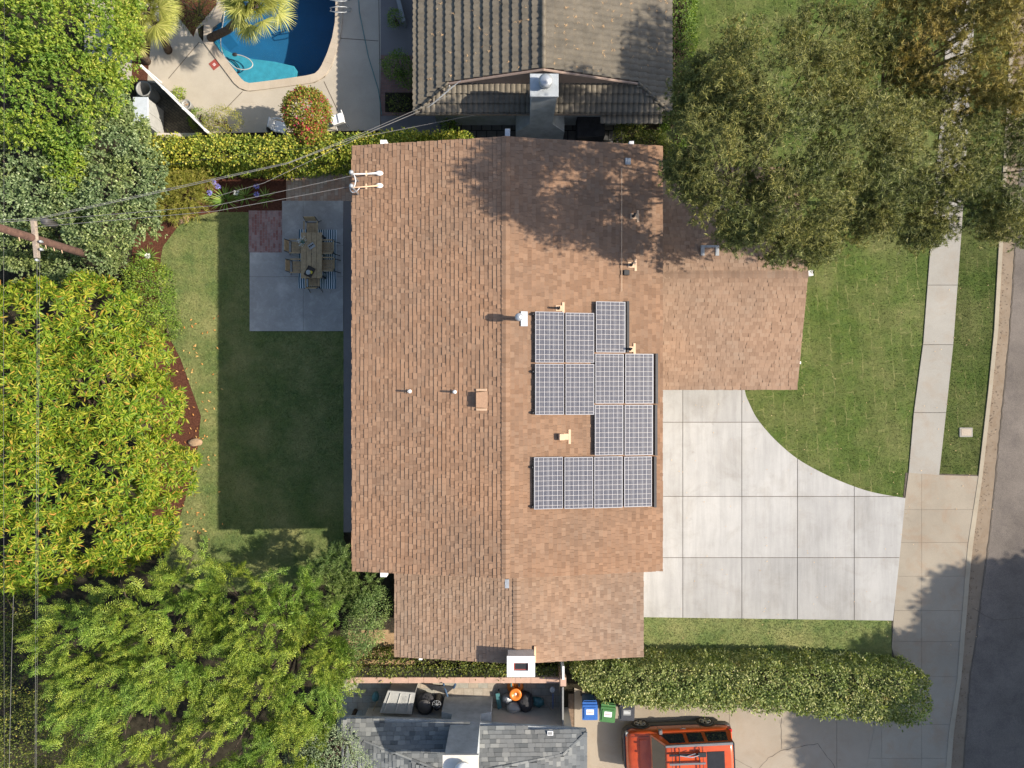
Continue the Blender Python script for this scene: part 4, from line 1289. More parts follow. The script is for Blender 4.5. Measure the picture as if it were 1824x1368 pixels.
# ------------------------------------------------------------------ foliage machinery
class Leaves:
    TPL = {
        'quad': (np.array([(0, 0, 0), (.5, .5, .03), (1, 0, -.12), (.5, -.5, .03)]), [(0, 1, 2, 3)]),
        'long': (np.array([(0, 0, 0), (.3, .5, .04), (.7, .38, -.04), (1, 0, -.22), (.7, -.38, -.04), (.3, -.5, .04)]), [(0, 1, 5), (1, 2, 4, 5), (2, 3, 4)]),
        'blade': (np.array([(0, -.5, 0), (0, .5, 0), (.6, .35, .04), (1, 0, -.1), (.6, -.35, .04)]), [(0, 1, 2, 4), (2, 3, 4)]),
        'needle': (np.array([(0, -.5, 0), (0, .5, 0), (1, 0, 0)]), [(0, 1, 2)]),
        'spray': (np.array([(0, -.03, 0), (0, .03, 0), (1, 0, -.08), (.12, 0, 0), (.34, .42, -.03), (.26, 0, 0), (.48, -.46, -.03), (.40, 0, 0), (.62, .40, -.05), (.55, 0, 0),
                            (.74, -.34, -.06), (.68, 0, -.03), (.86, .24, -.08), (.8, 0, -.05), (.95, -.18, -.1)]),
                  [(0, 1, 2), (3, 4, 5), (5, 6, 7), (7, 8, 9), (9, 10, 11), (11, 12, 13), (13, 14, 2)]),
    }
    def __init__(s, kind):
        s.kind = kind; s.P = []; s.D = []; s.N = []; s.L = []; s.Wd = []
    def add(s, P, D, N, L, Wd):
        n = len(P)
        s.P.append(P); s.D.append(D); s.N.append(N)
        s.L.append(np.broadcast_to(np.asarray(L, float), (n,)).copy()); s.Wd.append(np.broadcast_to(np.asarray(Wd, float), (n,)).copy())
    def count(s): return sum(len(p) for p in s.P)
    def build(s, name, mat, parent=None, kind=None):
        P = np.concatenate(s.P); D = np.concatenate(s.D); N = np.concatenate(s.N); L = np.concatenate(s.L); Wd = np.concatenate(s.Wd)
        D = D / (np.linalg.norm(D, axis=1, keepdims=True) + 1e-9)
        N = N - D * (N * D).sum(1, keepdims=True)
        N = N / (np.linalg.norm(N, axis=1, keepdims=True) + 1e-9)
        S_ = np.cross(D, N)
        tv, tf = s.TPL[s.kind]
        k = len(tv); n = len(P)
        V = (P[:, None, :] + tv[None, :, 0:1] * (L[:, None] * 1.0)[:, :, None] * D[:, None, :] + tv[None, :, 1:2] * Wd[:, None, None] * S_[:, None, :]
             + tv[None, :, 2:3] * L[:, None, None] * N[:, None, :]).reshape(-1, 3)
        if s.kind == 'spray':   # side barbs scale with the width
            pass
        idx = np.concatenate([np.array(f) for f in tf]); cnt = np.array([len(f) for f in tf])
        loops = (idx[None, :] + (np.arange(n) * k)[:, None]).reshape(-1).astype(np.int32)
        totals = np.tile(cnt, n).astype(np.int32)
        starts = np.concatenate([[0], np.cumsum(totals)[:-1]]).astype(np.int32)
        me = bpy.data.meshes.new(name)
        me.vertices.add(len(V)); me.vertices.foreach_set('co', V.astype(np.float32).reshape(-1))
        me.loops.add(len(loops)); me.loops.foreach_set('vertex_index', loops)
        me.polygons.add(len(totals)); me.polygons.foreach_set('loop_start', starts)
        me.polygons.foreach_set('loop_total', totals)
        me.update(calc_edges=True)
        return link_mesh(name, me, mat, parent)

def unit(v): return v / (np.linalg.norm(v, axis=-1, keepdims=True) + 1e-9)

def surf_points(lobes, dens, rng, zmin=-0.35, shell=(0.82, 1.06), keep=0.86):
    """points and outward normals over the union of ellipsoids; lobes: (x,y,z,rx,ry,rz)"""
    lobes = np.array(lobes, float)
    Ps, Us = [], []
    for i, l in enumerate(lobes):
        r = l[3:6]
        area = 4 * math.pi * ((r[0] * r[1]) ** 1.6 + (r[0] * r[2]) ** 1.6 + (r[1] * r[2]) ** 1.6) ** (1 / 1.6) / 3 ** (1 / 1.6)
        n = max(4, int(area * (1 - zmin) / 2 * dens))
        u = unit(rng.normal(size=(n * 3, 3)))
        u = u[u[:, 2] > zmin][:n]
        rad = rng.uniform(shell[0], shell[1], size=(len(u), 1))
        p = l[:3] + u * r * rad
        ok = np.ones(len(p), bool)
        for j, m in enumerate(lobes):
            if j == i: continue
            q = (p - m[:3]) / (m[3:6] * keep)
            ok &= (q ** 2).sum(1) > 1
        Ps.append(p[ok]); Us.append(unit(u[ok] / r))
    return np.concatenate(Ps), np.concatenate(Us)

def thin(P, U, rng, gap, wl):
    """drop points where a slow 3D pattern is low, so that openings show between the clumps"""
    if gap <= 0: return P, U
    k = 2 * math.pi / wl
    v = np.zeros(len(P))
    for _ in range(7):
        d = rng.normal(size=3); d /= np.linalg.norm(d)
        v += np.sin(P @ d * k * rng.uniform(0.6, 1.5) + rng.uniform(0, 6.28))
    t = np.quantile(v, gap)
    ok = v > t
    return P[ok], U[ok]

def auto_lobes(lobes, rng, n=5, f=0.45, out=0.7):
    """give each big lobe a set of knobbly sub-lobes so the outline is uneven"""
    res = []
    for l in lobes:
        x, y, z, rx, ry, rz = l
        res.append((x, y, z, rx * 0.88, ry * 0.88, rz * 0.88))
        for _ in range(n):
            u = unit(rng.normal(size=3)); u[2] = abs(u[2]) * 0.8
            k = rng.uniform(f * 0.7, f * 1.2)
            res.append((x + u[0] * rx * out, y + u[1] * ry * out, z + u[2] * rz * out, rx * k, ry * k, rz * k))
    return res

def leafy(name, label, cat, lobes, mat, seed, leaf=(0.10, 0.045), dens=14, per=16, cr=0.16, kind='quad', up=0.5, trunk=None, group=None, knobs=5, base_z=0.0, jitter=0.5, zmin=-0.35, limbs=None, nb=(0.45, 0, 0.6), gap=0.0, gapw=1.1, tufts=0, inner=0.0, shell=(0.82, 1.06),
          tname='tree', extra=None, fill=True, f=0.45):
    """a plant: top-level Empty > trunk, crown. lobes in (px, py, z, rx, ry, rz) photo pixels at height z, radii in metres"""
    rng = np.random.default_rng(seed)
    lb = []
    for (px, py, z, rx, ry, rz) in lobes:
        p = W(px, py, z); lb.append((p.x, p.y, z, rx, ry, rz))
    c = np.mean(np.array(lb)[:, :3], axis=0)
    tx, ty = (trunk if trunk else (c[0], c[1]))
    t = thing(tname, label, cat, (tx, ty, base_z), 0, group)
    kl = auto_lobes(lb, rng, knobs, f) if knobs else lb
    P, U = surf_points(kl, dens, rng, zmin, shell)
    P, U = thin(P, U, rng, gap, gapw)
    if inner:
        P2, U2 = surf_points([(l[0], l[1], l[2] - 0.15, l[3] * .72, l[4] * .72, l[5] * .72) for l in kl], dens * inner, rng, 0.0)
        P = np.concatenate([P, P2]); U = np.concatenate([U, U2])
    lv = Leaves(kind)
    n = len(P)
    off = rng.normal(size=(n, per, 3)) * cr
    if tufts:
        cen = rng.normal(size=(n, tufts, 3)) * cr
        off = np.repeat(cen, int(math.ceil(per / tufts)), axis=1)[:, :per] + rng.normal(size=(n, per, 3)) * 0.02
    off -= U[:, None, :] * (off * U[:, None, :]).sum(2, keepdims=True) * 0.4
    pos = P[:, None, :] + off
    size = rng.uniform(0.7, 1.3, size=(n, per))
    d = unit(off) * (0.25 if tufts else 0.8) + U[:, None, :] * up + rng.normal(size=(n, per, 3)) * jitter
    nn = U[:, None, :] * 0.7 + np.array(nb) + rng.normal(size=(n, per, 3)) * 0.45
    lv.add(pos.reshape(-1, 3), d.reshape(-1, 3), nn.reshape(-1, 3), (size * leaf[0]).reshape(-1), (size * leaf[1]).reshape(-1))
    crown = lv.build('crown', mat, t)
    # trunk and limbs to the biggest lobes
    mb = MB()
    zc = float(c[2])
    r0 = 0.05 + 0.03 * max(l[5] for l in lb)
    hub = Vector((tx, ty, base_z + max(0.2, (zc - base_z) * 0.4)))
    mb.tube([(tx, ty, base_z), hub], r0 * 1.2, 8, r1=r0)
    for l in (kl[::max(1, len(kl) // 9)] if limbs is None else kl[:limbs]):
        e = Vector((l[0], l[1], l[2]))
        m = hub.lerp(e, 0.5) + Vector((0, 0, 0.15 * l[5]))
        mb.tube([hub, m, e], [r0 * 0.7, r0 * 0.45, r0 * 0.15], 6)
    mb.build('trunk', 'bark', t, True)
    return t

def rosette_plant(name, label, cat, lobes, mat, seed, dens, per, leaf, group=None, tname='tree', knobs=5, zmin=-0.3, f=0.45):
    """long leaves in whorls at the twig ends"""
    rng = np.random.default_rng(seed)
    lb = [(*W(px, py, z), rx, ry, rz) for (px, py, z, rx, ry, rz) in lobes]
    kl = auto_lobes(lb, rng, knobs, f)
    c = np.mean(np.array(lb)[:, :3], axis=0)
    t = thing(tname, label, cat, (c[0], c[1], 0), 0, group)
    P, U = surf_points(kl, dens, rng, zmin, shell=(0.72, 1.08))
    P, U = thin(P, U, rng, 0.17, 0.8)
    n = len(P)
    ax = unit(U + np.array([0.25, 0, 0.5]) + rng.normal(size=(n, 3)) * 0.45)
    t1 = unit(np.cross(ax, rng.normal(size=(n, 3)))); t2 = np.cross(ax, t1)
    ph = rng.uniform(0, 2 * math.pi, size=(n, per, 1))
    el = rng.uniform(-0.25, 0.95, size=(n, per, 1))
    d = (t1[:, None] * np.cos(ph) + t2[:, None] * np.sin(ph)) * np.cos(el) + ax[:, None] * np.sin(el)
    pos = P[:, None] + ax[:, None] * rng.uniform(-0.10, 0.05, size=(n, per, 1)) + d * 0.015
    nn = ax[:, None] + rng.normal(size=(n, per, 3)) * 0.25
    sz = rng.uniform(0.6, 1.25, size=(n, per))
    lv = Leaves('long')
    lv.add(pos.reshape(-1, 3), d.reshape(-1, 3), nn.reshape(-1, 3), (sz * leaf[0]).reshape(-1), (sz * leaf[1]).reshape(-1))
    lv.build('crown', mat, t)
    mb = MB(); hub = Vector((c[0], c[1], c[2] * 0.4))
    mb.tube([(c[0], c[1], 0), hub], 0.2, 8, r1=0.15)
    for l in kl[:20]:
        mb.tube([hub, hub.lerp(Vector(l[:3]), 0.5) + Vector((0, 0, 0.3)), l[:3]], [0.11, 0.07, 0.02], 6)
    mb.build('trunk', 'bark', t, True)
    return t

def frond_tree(label, cat, lobes, mat, seed, dens, per, flen, leaf, kind, group=None, tname='tree', upw=0.6, outw=0.8, droop=0.25, spread=0.5, knobs=4, zmin=-0.2, trunk=None, bias=(0, 0, 0), f=0.45, jit=0.35, gap=0.0):
    """branchlets (a curved axis with sprays or needle tufts along it) growing from the crown surface"""
    rng = np.random.default_rng(seed)
    lb = [(*W(px, py, z), rx, ry, rz) for (px, py, z, rx, ry, rz) in lobes]
    kl = auto_lobes(lb, rng, knobs, f)
    c = np.mean(np.array(lb)[:, :3], axis=0)
    tx, ty = trunk if trunk else (c[0], c[1])
    t = thing(tname, label, cat, (tx, ty, 0), 0, group)
    P, U = surf_points(kl, dens, rng, zmin, shell=(0.6, 1.0), keep=0.75)
    P, U = thin(P, U, rng, gap, 1.0)
    n = len(P)
    ax = unit(U * outw + np.array([0, 0, upw]) + np.array(bias) + rng.normal(size=(n, 3)) * jit)
    side = unit(np.cross(ax, np.array([0, 0, 1.0]) + rng.normal(size=(n, 3)) * 0.3))
    nrm = np.cross(side, ax)
    tt = (np.arange(per) + rng.uniform(0, 1, size=(n, per))) / per
    FL = flen * rng.uniform(0.6, 1.3, size=(n, 1))
    pos = P[:, None] + ax[:, None] * (tt * FL)[:, :, None] - np.array([0, 0, 1.0]) * (droop * (tt ** 2) * FL)[:, :, None]
    sgn = np.where(rng.random((n, per)) < 0.5, -1, 1)[:, :, None]
    lv = Leaves(kind)
    if kind == 'spray':
        d = ax[:, None] * 0.9 + side[:, None] * sgn * spread + rng.normal(size=(n, per, 3)) * 0.18
        nn = nrm[:, None] + np.array([0.15, 0, 0.2]) + rng.normal(size=(n, per, 3)) * 0.25
        sz = rng.uniform(0.7, 1.2, size=(n, per)) * (1.15 - 0.5 * tt)
        lv.add(pos.reshape(-1, 3), d.reshape(-1, 3), nn.reshape(-1, 3), (sz * leaf[0]).reshape(-1), (sz * leaf[1]).reshape(-1))
    else:
        m = 6
        d = ax[:, None, None] * 0.8 + rng.normal(size=(n, per, m, 3)) * spread
        pp = np.repeat(pos[:, :, None], m, axis=2) + rng.normal(size=(n, per, m, 3)) * 0.03
        nn = rng.normal(size=(n, per, m, 3)) + np.array([0.2, 0, 0.8])
        sz = rng.uniform(0.6, 1.2, size=(n, per, m))
        lv.add(pp.reshape(-1, 3), d.reshape(-1, 3), nn.reshape(-1, 3), (sz * leaf[0]).reshape(-1), (sz * leaf[1]).reshape(-1))
    lv.build('crown', mat, t)
    mb = MB(); zc = c[2]
    r0 = 0.07 + 0.035 * max(l[5] for l in lb) 
    hub = Vector((tx, ty, zc * 0.45))
    mb.tube([(tx, ty, 0), hub], r0 * 1.3, 8, r1=r0)
    for l in kl[::4]:
        e = Vector(l[:3])
        mb.tube([hub, hub.lerp(e, 0.45) + Vector((0, 0, 0.3)), e, e + Vector(((e.x - hub.x) * 0.12, (e.y - hub.y) * 0.12, l[5] * 0.3))], [r0 * 0.6, r0 * 0.3, r0 * 0.15, 0.01], 5)
    mb.build('trunk', 'bark', t, True)
    return t, lv.count()

def hedge(label, px_pts, hw, z, mat, seed, leaf=(0.075, 0.04), dens=42, per=9, cr=0.10, tname='hedge', group=None, wob=0.12, up=0.5, jit=0.5, zlow=0.0, cat='hedge'):
    """a clipped hedge: box-like volume following a px polyline at its top height; hw half width in m (number or list)"""
    rng = np.random.default_rng(seed)
    pts = [W(a, b, z) for a, b in px_pts]
    t = thing(tname, label, cat, (pts[0].x, pts[0].y, 0), 0, group)
    Ps, Us = [], []
    Ls = [(b - a).length for a, b in zip(pts, pts[1:])]
    hwl = hw if isinstance(hw, (list, tuple)) else [hw] * len(pts)
    for i, (a, b) in enumerate(zip(pts, pts[1:])):
        d = (b - a).normalized(); nrm = Vector((-d.y, d.x, 0))
        L = Ls[i]
        h0, h1 = hwl[i], hwl[i + 1]
        hm = (h0 + h1) / 2
        nt_ = int(L * 2 * hm * dens); ns = int(L * (z - zlow) * dens)
        s = rng.random(nt_); q = rng.uniform(-1, 1, nt_)
        hh = h0 + (h1 - h0) * s
        base = np.array(a)[None] + np.array(d)[None] * (s * L)[:, None] + np.array(nrm)[None] * (q * hh)[:, None]
        base[:, 2] = z - 0.22 * np.abs(q) ** 4
        Ps.append(base); Us.append(unit(np.array([0, 0, 1.0]) + np.array(nrm)[None] * (q ** 5)[:, None]))
        for sg in (1, -1):
            s = rng.random(ns); zz = rng.uniform(zlow, z - 0.05, ns)
            hh = h0 + (h1 - h0) * s
            bulge = 0.04 * np.sin(zz * 3)
            base = np.array(a)[None] + np.array(d)[None] * (s * L)[:, None] + np.array(nrm)[None] * (sg * (hh + bulge))[:, None]
            base[:, 2] = zz
            Ps.append(base); Us.append(np.broadcast_to(np.array(nrm) * sg, base.shape) * 1.0)
    for (a, sgn, dd, hh) in ((pts[0], -1, (pts[1] - pts[0]).normalized(), hwl[0]), (pts[-1], 1, (pts[-1] - pts[-2]).normalized(), hwl[-1])):
        nrm = Vector((-dd.y, dd.x, 0)); ns = int(2 * hh * (z - zlow) * dens)
        q = rng.uniform(-1, 1, ns); zz = rng.uniform(zlow, z - 0.05, ns)
        base = np.array(a)[None] + np.array(nrm)[None] * (q * hh)[:, None] + np.array(dd)[None] * (sgn * 0.15 * (1 - q ** 2))[:, None]
        base[:, 2] = zz
        Ps.append(base); Us.append(np.broadcast_to(np.array(dd) * sgn, base.shape) * 1.0)
    P = np.concatenate(Ps); U = unit(np.concatenate(Us))
    ph = rng.uniform(0, 6.28, 6)
    sidef = np.where(U[:, 2] > 0.5, 1.0, 0.45)
    w = sidef * (np.sin(P[:, 0] * 3.1 + ph[0]) * np.sin(P[:, 1] * 3.7 + ph[1]) + 0.7 * np.sin(P[:, 0] * 7.3 + ph[2] + P[:, 1] * 4.1) * np.sin(P[:, 1] * 8.1 + ph[3]) + rng.normal(size=len(P)) * 0.5) * wob
    P = P + U * w[:, None]
    n = len(P)
    off = rng.normal(size=(n, per, 3)) * cr * np.where(U[:, 2:3] > 0.5, 1.0, 0.6)[:, None]
    pos = P[:, None] + off
    pos[:, :, 2] = np.maximum(pos[:, :, 2], 0.02)
    d = unit(off) * 0.8 + U[:, None] * up + rng.normal(size=(n, per, 3)) * jit
    nn = U[:, None] * 0.9 + np.array([0.45, 0, 0.6]) * np.clip(U[:, 2:3], 0.1, 1)[:, None] + rng.normal(size=(n, per, 3)) * np.where(U[:, 2:3] > 0.5, 0.45, 0.25)[:, None]
    sz = rng.uniform(0.6, 1.35, size=(n, per))
    lv = Leaves('quad')
    lv.add(pos.reshape(-1, 3), d.reshape(-1, 3), nn.reshape(-1, 3), (sz * leaf[0]).reshape(-1), (sz * leaf[1]).reshape(-1))
    lv.build('foliage', mat, t)
    # woody core
    mb = MB()
    mb.tube([(p.x, p.y, 0.12) for p in pts], 0.03, 5)
    for i, (a, b) in enumerate(zip(pts, pts[1:])):
        k = max(1, int(Ls[i] / 0.7))
        for j in range(k):
            p = a.lerp(b, (j + 0.5) / k)
            mb.tube([(p.x, p.y, 0), (p.x, p.y, 0.14), (p.x + 0.05, p.y, z * 0.5), (p.x, p.y + 0.05, z * 0.85)], [0.04, 0.04, 0.03, 0.01], 5)
            for sx_ in (-1, 1):
                nrm = Vector((-(b - a).normalized().y, (b - a).normalized().x, 0))
                mb.tube([(p.x, p.y, z * 0.35), p + nrm * sx_ * hwl[i] * 0.8 + Vector((0, 0, -z * 0.25))], [0.025, 0.008], 5)
    mb.build('stems', 'bark', t)
    return t

# ------------------------------------------------------------------ big trees
# olive-green feathery trees over the front garden
PN = dict(leaf=(0.12, 0.019), kind='needle', cr=0.21, up=0.35, jitter=0.8, nb=(0.1, 0, 0.35), knobs=13, tname='feathery_tree', zmin=-0.5, f=0.30, tufts=14, gap=0.30, gapw=1.7, inner=0.5, shell=(0.55, 1.12))
leafy('t', 'large olive-green feathery tree leaning over the house roof and garage roof', 'tree',
      [(1280, 250, 10.0, 1.3, 1.4, 0.8), (1380, 130, 10.2, 1.8, 1.6, 1.0), (1400, 250, 10.0, 1.7, 1.4, 0.9), (1440, 350, 9.2, 1.6, 1.2, 0.8), (1300, 350, 9.2, 1.2, 1.0, 0.7), (1290, 120, 9.2, 1.2, 1.2, 0.8), (1530, 240, 9.6, 1.7, 1.6, 1.0),
       (1330, 412, 7.8, 0.9, 0.5, 0.4), (1420, 435, 7.2, 1.2, 0.6, 0.5), (1240, 170, 8.6, 0.8, 1.0, 0.6), (1480, 60, 8.6, 1.5, 1.0, 0.7), (1225, 300, 9.6, 0.6, 0.6, 0.4)],
      'lf_pine', 101, dens=6.0, per=225, trunk=(8.0, 6.6), **{**PN, 'gap': 0.46, 'gapw': 1.7, 'inner': 0.35})
leafy('t', 'olive-green feathery tree at the kerb overhanging pavement and verge', 'tree',
      [(1630, 250, 8.2, 1.9, 1.9, 1.0), (1760, 260, 8.0, 1.9, 1.8, 0.9), (1580, 350, 7.2, 1.4, 1.1, 0.7), (1700, 370, 7.0, 1.7, 0.9, 0.6), (1860, 300, 7.6, 1.9, 2.0, 1.0), (1570, 130, 8.2, 1.4, 1.4, 0.8), (1500, 400, 6.6, 1.2, 0.8, 0.5),
       (1800, 395, 6.2, 1.1, 0.6, 0.4), (1640, 410, 6.2, 0.9, 0.5, 0.4)],
      'lf_pine', 102, dens=6.5, per=225, trunk=(14.6, 7.4), **{**PN, 'gap': 0.27})
leafy('t', 'golden-brown tinged feathery tree in the far corner above the kerb tree', 'tree',
      [(1700, 90, 8.6, 1.9, 1.8, 1.0), (1800, 70, 9.0, 2.0, 2.0, 1.1), (1620, 30, 8.0, 1.4, 1.2, 0.7), (1850, -30, 8.4, 2.0, 2.0, 1.1), (1740, -60, 8.6, 2.0, 1.5, 1.0)],
      'lf_gold', 103, dens=6.5, per=225, **{**PN, 'gap': 0.27})
# tree outside the frame whose shade lies over the street
leafy('street_tree', 'broad dense street tree beyond the road whose shade covers pavement and road', 'tree',
      [(912 + 30 / (CAM_H - 8) * F, 684 + 17.8 / (CAM_H - 8) * F, 8.0, 6.2, 6.6, 3.0), (912 + 33 / (CAM_H - 8) * F, 684 + 12.6 / (CAM_H - 8) * F, 8.0, 5.0, 4.3, 2.6), (912 + 27.0 / (CAM_H - 7) * F, 684 + 15.2 / (CAM_H - 7) * F, 7.0, 3.9, 4.0, 2.0)],
      'lf_cool', 104, leaf=(0.24, 0.14), dens=13, per=18, cr=0.26, knobs=9, inner=0.8, tname='street_tree')

# left side
leafy('lime_tree', 'yellow-green bushy tree filling the upper left corner', 'tree',
      [(40, 60, 5.2, 2.0, 2.0, 1.2), (130, 60, 5.4, 2.0, 2.0, 1.3), (50, 170, 5.3, 2.0, 1.9, 1.2), (130, 160, 5.2, 1.8, 1.6, 1.1), (190, 60, 4.6, 1.2, 1.5, 1.0), (190, 0, 4.6, 1.3, 1.2, 1.0), (200, 110, 4.2, 0.9, 1.0, 0.8), (-40, 100, 5.0, 2.2, 2.4, 1.2), (100, -30, 5.0, 2.4, 1.6, 1.2), (110, 240, 4.6, 0.9, 0.9, 0.8), (120, 300, 4.4, 0.7, 1.0, 0.6)],
      'lf_lime', 111, leaf=(0.105, 0.046), dens=15, per=36, cr=0.13, knobs=10, up=0.6, f=0.30, tufts=5, gap=0.22, gapw=0.9, inner=0.4)
leafy('grey_green_tree', 'cool green small-leaved tree between yellow-green tree and patio hedge', 'tree',
      [(185, 175, 3.8, 1.0, 1.1, 0.9), (200, 245, 3.9, 1.3, 1.4, 1.1), (240, 310, 3.6, 1.2, 1.2, 1.0), (200, 330, 3.8, 1.5, 1.4, 1.0), (185, 400, 3.8, 1.5, 1.3, 1.0), (240, 390, 3.3, 1.0, 1.0, 0.8)],
      'lf_cool', 112, leaf=(0.095, 0.052), dens=16, per=34, cr=0.13, knobs=10, f=0.30, tufts=8, gap=0.20, gapw=0.8, inner=0.4)
leafy('grey_green_tree', 'cool green small-leaved tree against the left edge above the utility pole', 'tree',
      [(30, 270, 4.2, 1.7, 1.5, 1.1), (90, 330, 4.0, 1.4, 1.4, 1.0), (20, 350, 4.0, 1.5, 1.4, 1.0), (-40, 300, 4.2, 1.5, 2.0, 1.0), (120, 410, 3.0, 1.2, 1.2, 0.9), (40, 440, 2.6, 1.4, 0.9, 0.8), (150, 470, 2.4, 1.6, 0.9, 0.7), (100, 510, 2.0, 1.5, 0.6, 0.5)],
      'lf_cool', 113, leaf=(0.095, 0.052), dens=16, per=34, cr=0.13, knobs=10, f=0.30, tufts=8, gap=0.20, gapw=0.8, inner=0.4)
rosette_plant('mango_tree', 'bright broad tree with long drooping yellow-green leaves beside the lawn', 'tree',
              [(60, 570, 4.4, 1.9, 1.6, 1.1), (170, 560, 4.0, 1.6, 1.5, 1.0), (60, 700, 4.6, 2.0, 2.0, 1.2), (180, 690, 4.4, 1.9, 1.9, 1.2), (250, 640, 3.5, 1.3, 1.2, 0.9), (275, 730, 3.2, 1.2, 1.2, 0.9),
               (60, 850, 4.6, 2.0, 2.0, 1.2), (190, 840, 4.4, 2.0, 1.8, 1.2), (290, 840, 3.2, 1.3, 1.2, 0.9), (60, 980, 4.3, 2.0, 1.7, 1.1), (190, 950, 4.0, 1.9, 1.6, 1.1), (270, 940, 3.2, 1.1, 1.1, 0.9),
               (-50, 750, 4.6, 1.8, 3.5, 1.2)],
              'lf_mango', 114, 36, 13, (0.215, 0.040), tname='mango_tree', knobs=7, f=0.36)
hedge('bright lime creeper hedge along the curved bark bed', [(238, 470), (242, 520), (256, 590)], [0.45, 0.5, 0.45], 2.0, 'lf_lime', 115, leaf=(0.08, 0.035), dens=50, per=10, zlow=0.0)
CY = dict(kind='spray', tname='cypress_tree', knobs=10, zmin=-0.2)
frond_tree('golden-green cypress with long feathery sprays, lower left', 'tree',
           [(150, 1130, 5.6, 1.5, 1.2, 1.2), (250, 1090, 5.8, 1.6, 1.3, 1.3), (190, 1210, 5.4, 1.6, 1.2, 1.2), (290, 1170, 5.6, 1.6, 1.4, 1.2), (170, 1290, 5.0, 1.3, 1.0, 1.0), (350, 1040, 4.8, 1.3, 1.0, 1.0), (250, 1280, 5.0, 1.3, 1.1, 1.0), (200, 1390, 4.6, 1.8, 1.0, 1.0)],
           'lf_cyp', 121, 8, 24, 0.8, (0.25, 0.22), upw=0.4, outw=0.5, droop=0.2, spread=0.8, f=0.30, bias=(-0.3, -0.15, 0), gap=0.28, **CY)
frond_tree('golden-green cypress clipped close to the brick side path', 'tree',
           [(420, 1060, 4.6, 1.5, 1.2, 1.1), (470, 1110, 4.8, 1.5, 1.3, 1.1), (390, 1180, 4.8, 1.5, 1.3, 1.1), (540, 1170, 4.6, 1.5, 1.4, 1.1), (470, 1240, 4.8, 1.6, 1.5, 1.2), (560, 1240, 4.2, 1.2, 1.4, 1.1), (400, 1310, 4.6, 1.5, 1.4, 1.1), (500, 1340, 4.4, 1.5, 1.2, 1.0), (590, 1120, 3.6, 0.9, 0.8, 0.8), (595, 1180, 3.8, 0.9, 0.9, 0.8), (520, 1070, 4.0, 1.1, 0.9, 0.8)],
           'lf_cyp', 122, 8, 24, 0.8, (0.25, 0.22), upw=0.4, outw=0.5, droop=0.2, spread=0.8, f=0.30, bias=(-0.2, -0.2, 0), gap=0.26, **CY)
leafy('dark_shrub', 'dark green undergrowth tree in the lower left corner', 'tree',
      [(40, 1180, 2.6, 1.4, 1.8, 0.9), (60, 1320, 2.8, 1.6, 1.4, 1.0), (120, 1350, 2.6, 1.4, 1.0, 0.9), (0, 1080, 3.0, 1.2, 1.4, 0.8)],
      'lf_ivy', 123, leaf=(0.08, 0.04), dens=26, per=12, cr=0.14, knobs=5, tname='dark_shrub')
frond_tree('loose grey-green shrub in the corner between lawn and house wing', 'shrub',
           [(600, 1010, 2.0, 0.8, 0.7, 0.6), (575, 1050, 2.4, 0.9, 0.8, 0.7), (640, 1040, 2.0, 0.7, 0.8, 0.6)],
           'lf_shrub', 124, 34, 10, 0.45, (0.12, 0.020), 'needle', tname='shrub', upw=0.5, outw=0.8, knobs=4, spread=0.45)
leafy('shrub', 'upright pale green shrub touching the south wing roof edge', 'shrub',
      [(665, 1080, 2.3, 0.7, 0.8, 0.7), (650, 1120, 2.1, 0.7, 0.7, 0.6), (640, 1150, 1.6, 0.45, 0.45, 0.5)], 'lf_shrub', 125, leaf=(0.07, 0.025), dens=60, per=12, cr=0.10, tname='shrub', knobs=5)
leafy('olive_tree', 'silvery grey-green tree beside the grey shingle roof', 'tree',
      [(590, 1340, 4.2, 1.1, 1.0, 0.9), (620, 1380, 4.0, 1.0, 0.9, 0.8), (550, 1370, 4.0, 1.0, 0.9, 0.8)], 'lf_grey', 126, leaf=(0.07, 0.03), dens=45, per=12, cr=0.11, tname='olive_tree', knobs=6)

# hedges
hedge('clipped yellow-green hedge between the pool garden and the brown-roofed house', [(268, 262), (400, 262), (480, 264), (540, 262), (640, 256), (720, 245), (830, 241)], [0.42, 0.42, 0.42, 0.40, 0.36, 0.22, 0.10], 2.1, 'lf_hedge_y', 131, leaf=(0.10, 0.058), dens=70, per=9, cr=0.08)
hedge('large pale green rounded hedge beside the orange car', [(1032, 1200), (1090, 1220), (1200, 1228), (1400, 1230), (1500, 1238), (1650, 1249)], [0.30, 0.66, 0.78, 0.82, 0.92, 0.93], 1.85, 'lf_hedge', 132, leaf=(0.10, 0.055), dens=62, per=10, cr=0.075, wob=0.10)
hedge('low ivy hedge strip along the south wing wall of the brown-roofed house', [(615, 1190), (700, 1190), (900, 1190), (1000, 1190)], [0.36, 0.40, 0.34, 0.24], 1.0, 'lf_ivy', 133, leaf=(0.075, 0.045), dens=60, per=9, cr=0.09, wob=0.06)
hedge('bright green hedge along the east wall of the tiled-roof house', [(1218, -60), (1217, 50), (1214, 150), (1208, 250)], [0.5, 0.5, 0.45, 0.4], 1.6, 'lf_green', 134, leaf=(0.08, 0.045), dens=50, per=9)
leafy('shrub', 'dark leafy shrub in the passage between the two houses, right end', 'shrub', [(1120, 240, 1.2, 0.6, 0.5, 0.5), (1160, 262, 1.3, 0.7, 0.6, 0.6), (1190, 280, 1.2, 0.5, 0.6, 0.5)], 'lf_ivy', 135, leaf=(0.08, 0.04), dens=60, per=10, cr=0.1, tname='shrub', knobs=4)
